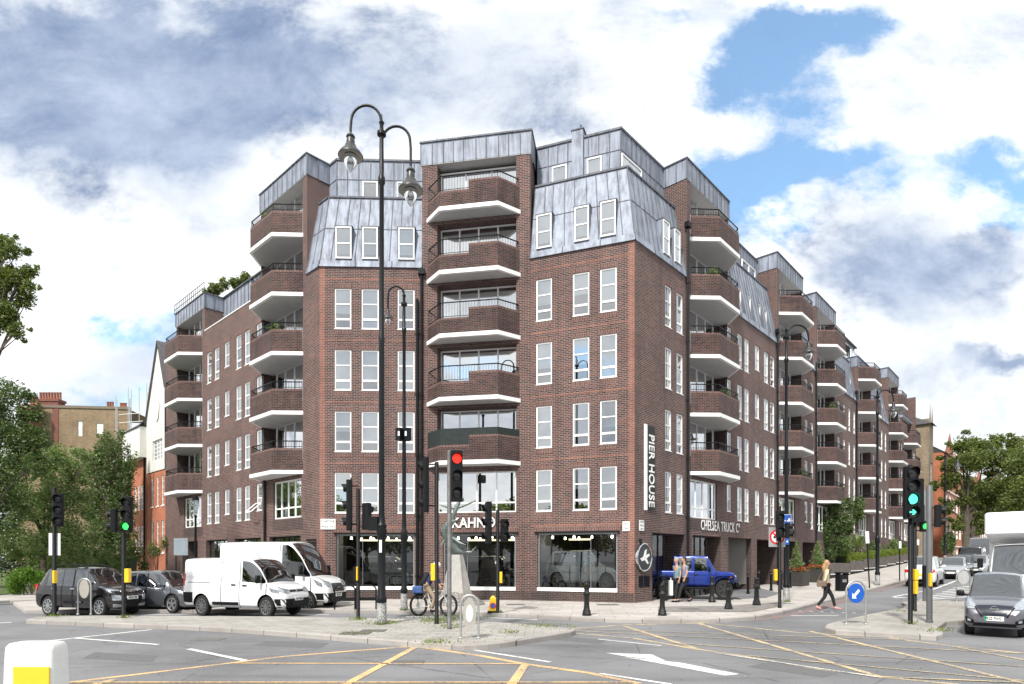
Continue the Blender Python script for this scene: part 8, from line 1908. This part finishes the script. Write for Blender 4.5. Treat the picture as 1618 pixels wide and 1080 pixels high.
tree_px(1590, 110, [(1600, 790, 60, 40), (1640, 800, 60, 50), (1560, 800, 30, 30), (1530, 820, 30, 30)], 14000, .22, LF_MID, 'distant green tree filling the end of the street', 37, tr=.3, th=5, name='broadleaf_tree', group='trees along the side street')
shrub(1487, 1520, 835, 876, 64, 4000, .11, LF_DK, 'dark rounded bush beneath the street tree', 39)
# planter row: boxes with a bright clipped hedge, shrubs behind
WOOD = simple('weathered planter timber', (.11, .095, .085), .85, var=.3, vs=3); 
def planter_xy(px, py): return Vector(G(px, py, KH))
pA, pB = planter_xy(1345, 915.), planter_xy(1420, 893.5); uP = (pB-pA).normalized(); nP = Vector((uP.y, -uP.x))
pA = planter_xy(1313, 914); Lp = 30; u1 = (Vector(F_R.d)); nP = F_R.n.copy()
F_P = Fr(pA, F_R.d, F_R.n)
pxs = [(1312, 1343), (1344, 1364), (1366, 1384), (1386, 1401), (1402.5, 1415), (1416.5, 1427), (1428.5, 1437)]
for i, (p0, p1) in enumerate(pxs):
    a_, b_ = F_P.s_at(p0), F_P.s_at(p1); c = F_P.xy((a_+b_)/2, -.5); zt_ = ZW(886, F_P.xy(a_).y)
    zt_ = .95
    gl_ = lift(c.x, c.y); r = empty('planter', (c.x, c.y, KH+gl_), 0, ['long timber planter nearest the litter bin', 'timber planter second in the hedge row', 'timber planter third in the hedge row', 'timber planter fourth in the hedge row, behind the street lamp', 'timber planter fifth in the hedge row', 'timber planter sixth in the hedge row', 'last timber planter of the hedge row'][i], 'planter', 'timber planters along the side street')
    m = MB(); fbox(m, F_P, a_, b_, gl_+KH+.18, gl_+KH+zt_, -.95, 0); m.build('box', WOOD, r, world=True); m = MB(); fbox(m, F_P, a_-.02, b_+.02, gl_+KH-.2, gl_+KH+.178, -.8, -.12, 0); m.build('feet', INTD, r, world=True)
    m = MB(); fbox(m, F_P, a_+.01, b_-.01, gl_+KH+.178, gl_+KH+.235, .001, .02, 0); m.build('white_strip', WHITE, r, world=True)
a_, b_ = F_P.s_at(1340), F_P.s_at(1437); hedge(F_P.xy(a_, -.45), F_P.xy(b_, -.45), 1.05, 1.52, .75, 22000, .05, LF_YG, 'bright yellow green clipped hedge on top of the planter row', seed=9, up=True)
def at_p(px, off): s = F_P.s_at(px, off); return F_P.xy(s, off)
q = at_p(1318, -.7); Yq = q.y
tree_px(1318, Yq, [(1318, 800, 18, 20), (1312, 830, 20, 22), (1330, 825, 18, 22), (1322, 780, 12, 12), (1305, 850, 14, 18), (1325, 860, 20, 18), (1312, 875, 14, 12), (1340, 800, 9, 12)], 12000, .085, LF_DK, 'glossy dark leaved small tree behind the first planter', 41, tr=.07, th=2.5, name='small_tree', gz=KH, depth=.9)
q = at_p(1355, -.8); r = empty('palm', (q.x, q.y, KH), 0, 'spiky palm behind the second planter', 'palm'); rs = random.Random(5); k = q.y/FP; zc = ZW(866, q.y)-KH; V_ = []
m = MB(); m.tube([(0,0,0), (0,0,zc)], [.12, .10], n=8); m.build('trunk', BARK, r)
for i in range(130):
    a = rs.uniform(0, 6.28); e = rs.uniform(-.2, 1.35); L_ = rs.uniform(1.1, 1.75); d = Vector((math.cos(a)*math.cos(e), math.sin(a)*math.cos(e), math.sin(e))); c = Vector((0, 0, zc)); w = d.cross(Vector((0, 0, 1))).normalized()*.035 if abs(d.z) < .99 else Vector((.03, 0, 0)); md = c+d*L_*.6; tp = c+d*L_+Vector((0, 0, -.25*math.cos(e)))
    V_ += [c, md+w, tp, md-w]
leaf_obj('fronds', np.array([tuple(v) for v in V_]), LF_MID, r)
def ball(px0, px1, y0, y1, off, n, mat, lb, seed, name='shrub', size=.06):
    q = at_p((px0+px1)/2, off); r = shrub(px0, px1, y0, y1, q.y, n, size, mat, lb, seed, name); return r
ball(1330, 1350, 838, 880, -.6, 4000, LF_MID, 'round green shrub right of the glossy small tree', 43); ball(1345, 1374, 782, 822, -.9, 5000, LF_DK, 'dark tufted tree top behind the palm', 44, size=.09)
ball(1375, 1396, 843, 878, -.6, 4000, LF_MID, 'round shrub behind the third planter', 45); ball(1398, 1416, 846, 874, -.6, 4000, LF_MID, 'round shrub behind the fifth planter', 46); ball(1417, 1436, 850, 874, -.6, 4000, LF_DK, 'round dark shrub at the end of the planter row', 47)
# two square planters with conifer and red flowers
for px, lb in ((1258.5, 'dark square planter with a small conifer and red flowers, left of the pair'), (1292, 'dark square planter with a small conifer and red flowers, right of the pair')):
    x, y = G(px, 925 if px < 1270 else 919, KH); k = y/FP; r = empty('flower_planter', (x, y, KH+lift(x, y)), R(42), lb, 'planter', 'square flower planters'); m = MB(); m.loft([[(-.50,-.50,0),(.50,-.50,0),(.50,.50,0),(-.50,.50,0)],[(-.6,-.6,.8),(.6,-.6,.8),(.6,.6,.8),(-.6,.6,.8)]]); m.build('box', simple('black planter', (.04, .038, .036), .6, var=.3, vs=3), r)
    leaf_obj('conifer', leaves([((0, 0, 1.0+.28*i), (.42-.07*i, .42-.07*i, .2), 1.3-.2*i) for i in range(6)], 2600, .045, int(px)), LF_MID, r)
    leaf_obj('red_flowers', leaves([((.38*math.cos(i), .38*math.sin(i), .98), (.22, .22, .14), 1) for i in range(7)], 420, .04, int(px)+1, aspect=.9), FLR_R, r); leaf_obj('flower_leaves', leaves([((.38*math.cos(i), .38*math.sin(i), .9), (.26, .26, .12), 1) for i in range(7)], 900, .04, int(px)+2), LF_DK, r)
# roof terrace plants on the left wing
def roofplants(px0, px1, y0, y1, o_, n, lb, seed):
    q = F_L.xy(F_L.s_at((px0+px1)/2, o_), o_); return shrub(px0, px1, y0, y1, q.y, n, .07, LF_PL, lb, seed, 'terrace_shrub', gz=17.6 if o_ > -3 else 17.6)
roofplants(318, 352, 448, 470, -1.6, 2200, 'wispy grasses on the roof terrace at the left end', 51); roofplants(352, 398, 432, 462, -2.2, 2600, 'shrubs on the roof terrace nearest the tall balcony stack', 52)
r = empty('roof_railing', (F_L.xy(14).x, F_L.xy(14).y, 17.6), 0, 'thin metal railing round the left end roof terrace', 'railings'); m = MB(); 
for i in range(16):
    s = T_L[1]-.3+i*.33; q = F_L.pt(s, 17.66, .0); m.cyl(q, q+Vector((0, 0, .62)), .015, n=4)
for z in (.3, .62): m.cyl(F_L.pt(T_L[1]-.3, 17.66+z, 0), F_L.pt(T_L[1]+4.6, 17.66+z, 0), .018, n=4)
m.build('rails', BLACK, r, world=True)
# trees behind the camera (their reflections show in the glass)
for i, (x, y, s) in enumerate(((-16, -30, 1.1), (-4, -36, 1.15), (13, -30, 1.0), (28, -34, 1.15), (-34, -28, 1.1), (-50, -24, 1.1), (-66, -14, 1.1), (44, -28, 1.05), (-25, -38, 1.2), (4, -44, 1.3), (60, -16, 1.2), (20, -46, 1.3))):
    if i == 0:
        tp = tree(x, y, 0, 12, (6.5, 5, 4.4, 5.4), 11000, .24, LF_PL, 'riverside tree seen only in reflections', 61, tr=.3, name='riverside_tree', group='riverside trees reflected in the windows')
    else: t = copy_tree(tp); t.location = (x, y, 0); t.scale = (s, s, s); t.rotation_euler = (0, 0, i*1.3)
# weeds and leaf litter along the kerbs: uncountable ground cover
rs = np.random.RandomState(5); V_ = []
def weeds(px, py, r_, n, size=.035):
    x, y = G(px, py, KH); C = np.stack([x+rs.normal(0, r_, n), y+rs.normal(0, r_*.8, n), KH+.01+np.abs(rs.normal(0, .035, n))], 1); a = rs.normal(size=(n, 3)); a[:, 2] = np.abs(a[:, 2])*1.4; a /= np.linalg.norm(a, axis=1, keepdims=True); b = np.cross(a, rs.normal(size=(n, 3))); b /= np.linalg.norm(b, axis=1, keepdims=True)
    V_.append(np.stack([C-a*size, C+b*size*.3, C+a*size*1.4, C-b*size*.3], 1).reshape(-1, 3))
for p in ((196, 976, .10, 60), (603, 986, .22, 130), (622, 984, .14, 60), (565, 979, .14, 70), (690, 982, .3, 200), (712, 990, .2, 90), (700, 978, .5, 200), (640, 964, .12, 60), (735, 976, .6, 120), (850, 989, .3, 60), (880, 991, .3, 50), (805, 1000, .15, 60), (700, 1015, .2, 50), (680, 1016, .2, 30), (555, 1002, .2, 40), (1485, 997, .18, 70), (1440, 986, .1, 40), (1425, 966, .2, 40), (1242, 951, .12, 50), (86, 974, .15, 60), (788, 968, .12, 60)): weeds(*p)
o = leaf_obj('weeds', np.concatenate(V_), LF_BR if False else LF_YG); tag(o, 'small green weeds growing in the paving joints', 'weeds', None, 'stuff')
rs = np.random.RandomState(9); n = 900; PP = []
for i in range(n):
    t = rs.choice(3)
    if t == 0: x, y = G(rs.uniform(900, 1240), rs.uniform(968, 984), 0)
    elif t == 1: x, y = G(rs.uniform(780, 1240), rs.uniform(948, 968), KH)
    else: x, y = G(rs.uniform(100, 1600), rs.uniform(962, 1075)**1., 0)
    z = KH+.012 if t == 1 else .012; s = rs.uniform(.012, .03); a = rs.uniform(0, 6.28); c, d = math.cos(a)*s, math.sin(a)*s
    PP += [(x-c, y-d, z), (x+d*.6, y-c*.6, z+.008), (x+c, y+d, z), (x-d*.6, y+c*.6, z)]
o = leaf_obj('fallen_leaves', np.array(PP), simple('dry leaves', (.28, .19, .11), .8, var=.3)); tag(o, 'scattered small dry leaves on the road and pavement', 'leaves', None, 'stuff')

# pots standing on the balconies of the nearer stacks
pp = empty('potted_plant'); m = MB(); m.lathe((0,0,0), [(.10, 0), (.15, .26), (.14, .27)], n=10); m.build('pot', simple('terracotta pot', (.28, .11, .07), .8), pp, smooth=40)
leaf_obj('foliage', leaves([((0, 0, .62), (.26, .26, .32), 1)], 260, .06, 77), LF_MID, pp); ub = set()
for F, s0, k, d, o_, lb in ((F_R, T_R[0], 1, 2.6, .55, 'second lowest balcony of the nearest right stack'), (F_R, T_R[0], 3, 1.2, .6, 'fourth balcony up of the nearest right stack'), (F_R, T_R[1], 0, 2.4, .6, 'lowest balcony of the second right stack'), (F_R, T_R[2], 2, 1.6, .6, 'third balcony up of the third right stack'), (F_L, T_L[0], 2, 1.5, .6, 'third balcony up of the left stack'), (F_L, T_L[0], 4, 2.2, .6, 'top balcony of the left stack')):
    q = F.pt(s0+d, ZS+FH*k+.02+.62, o_); o = place(pp, ub, q, d, 'leafy pot plant on the '+lb, 'pot plants on the balconies'); o['category'] = 'pot plant'
    q2 = MB(); fbox(q2, F, s0+d-.22, s0+d+.22, ZS+FH*k+.02, ZS+FH*k+.638, o_-.2, o_+.2); t = empty('plant_stand', (q.x, q.y, ZS+FH*k+.02), 0, 'dark box under the pot plant on the '+lb, 'plant stand', 'plant stands on the balconies'); q2.build('box', WOOD, t, world=True)
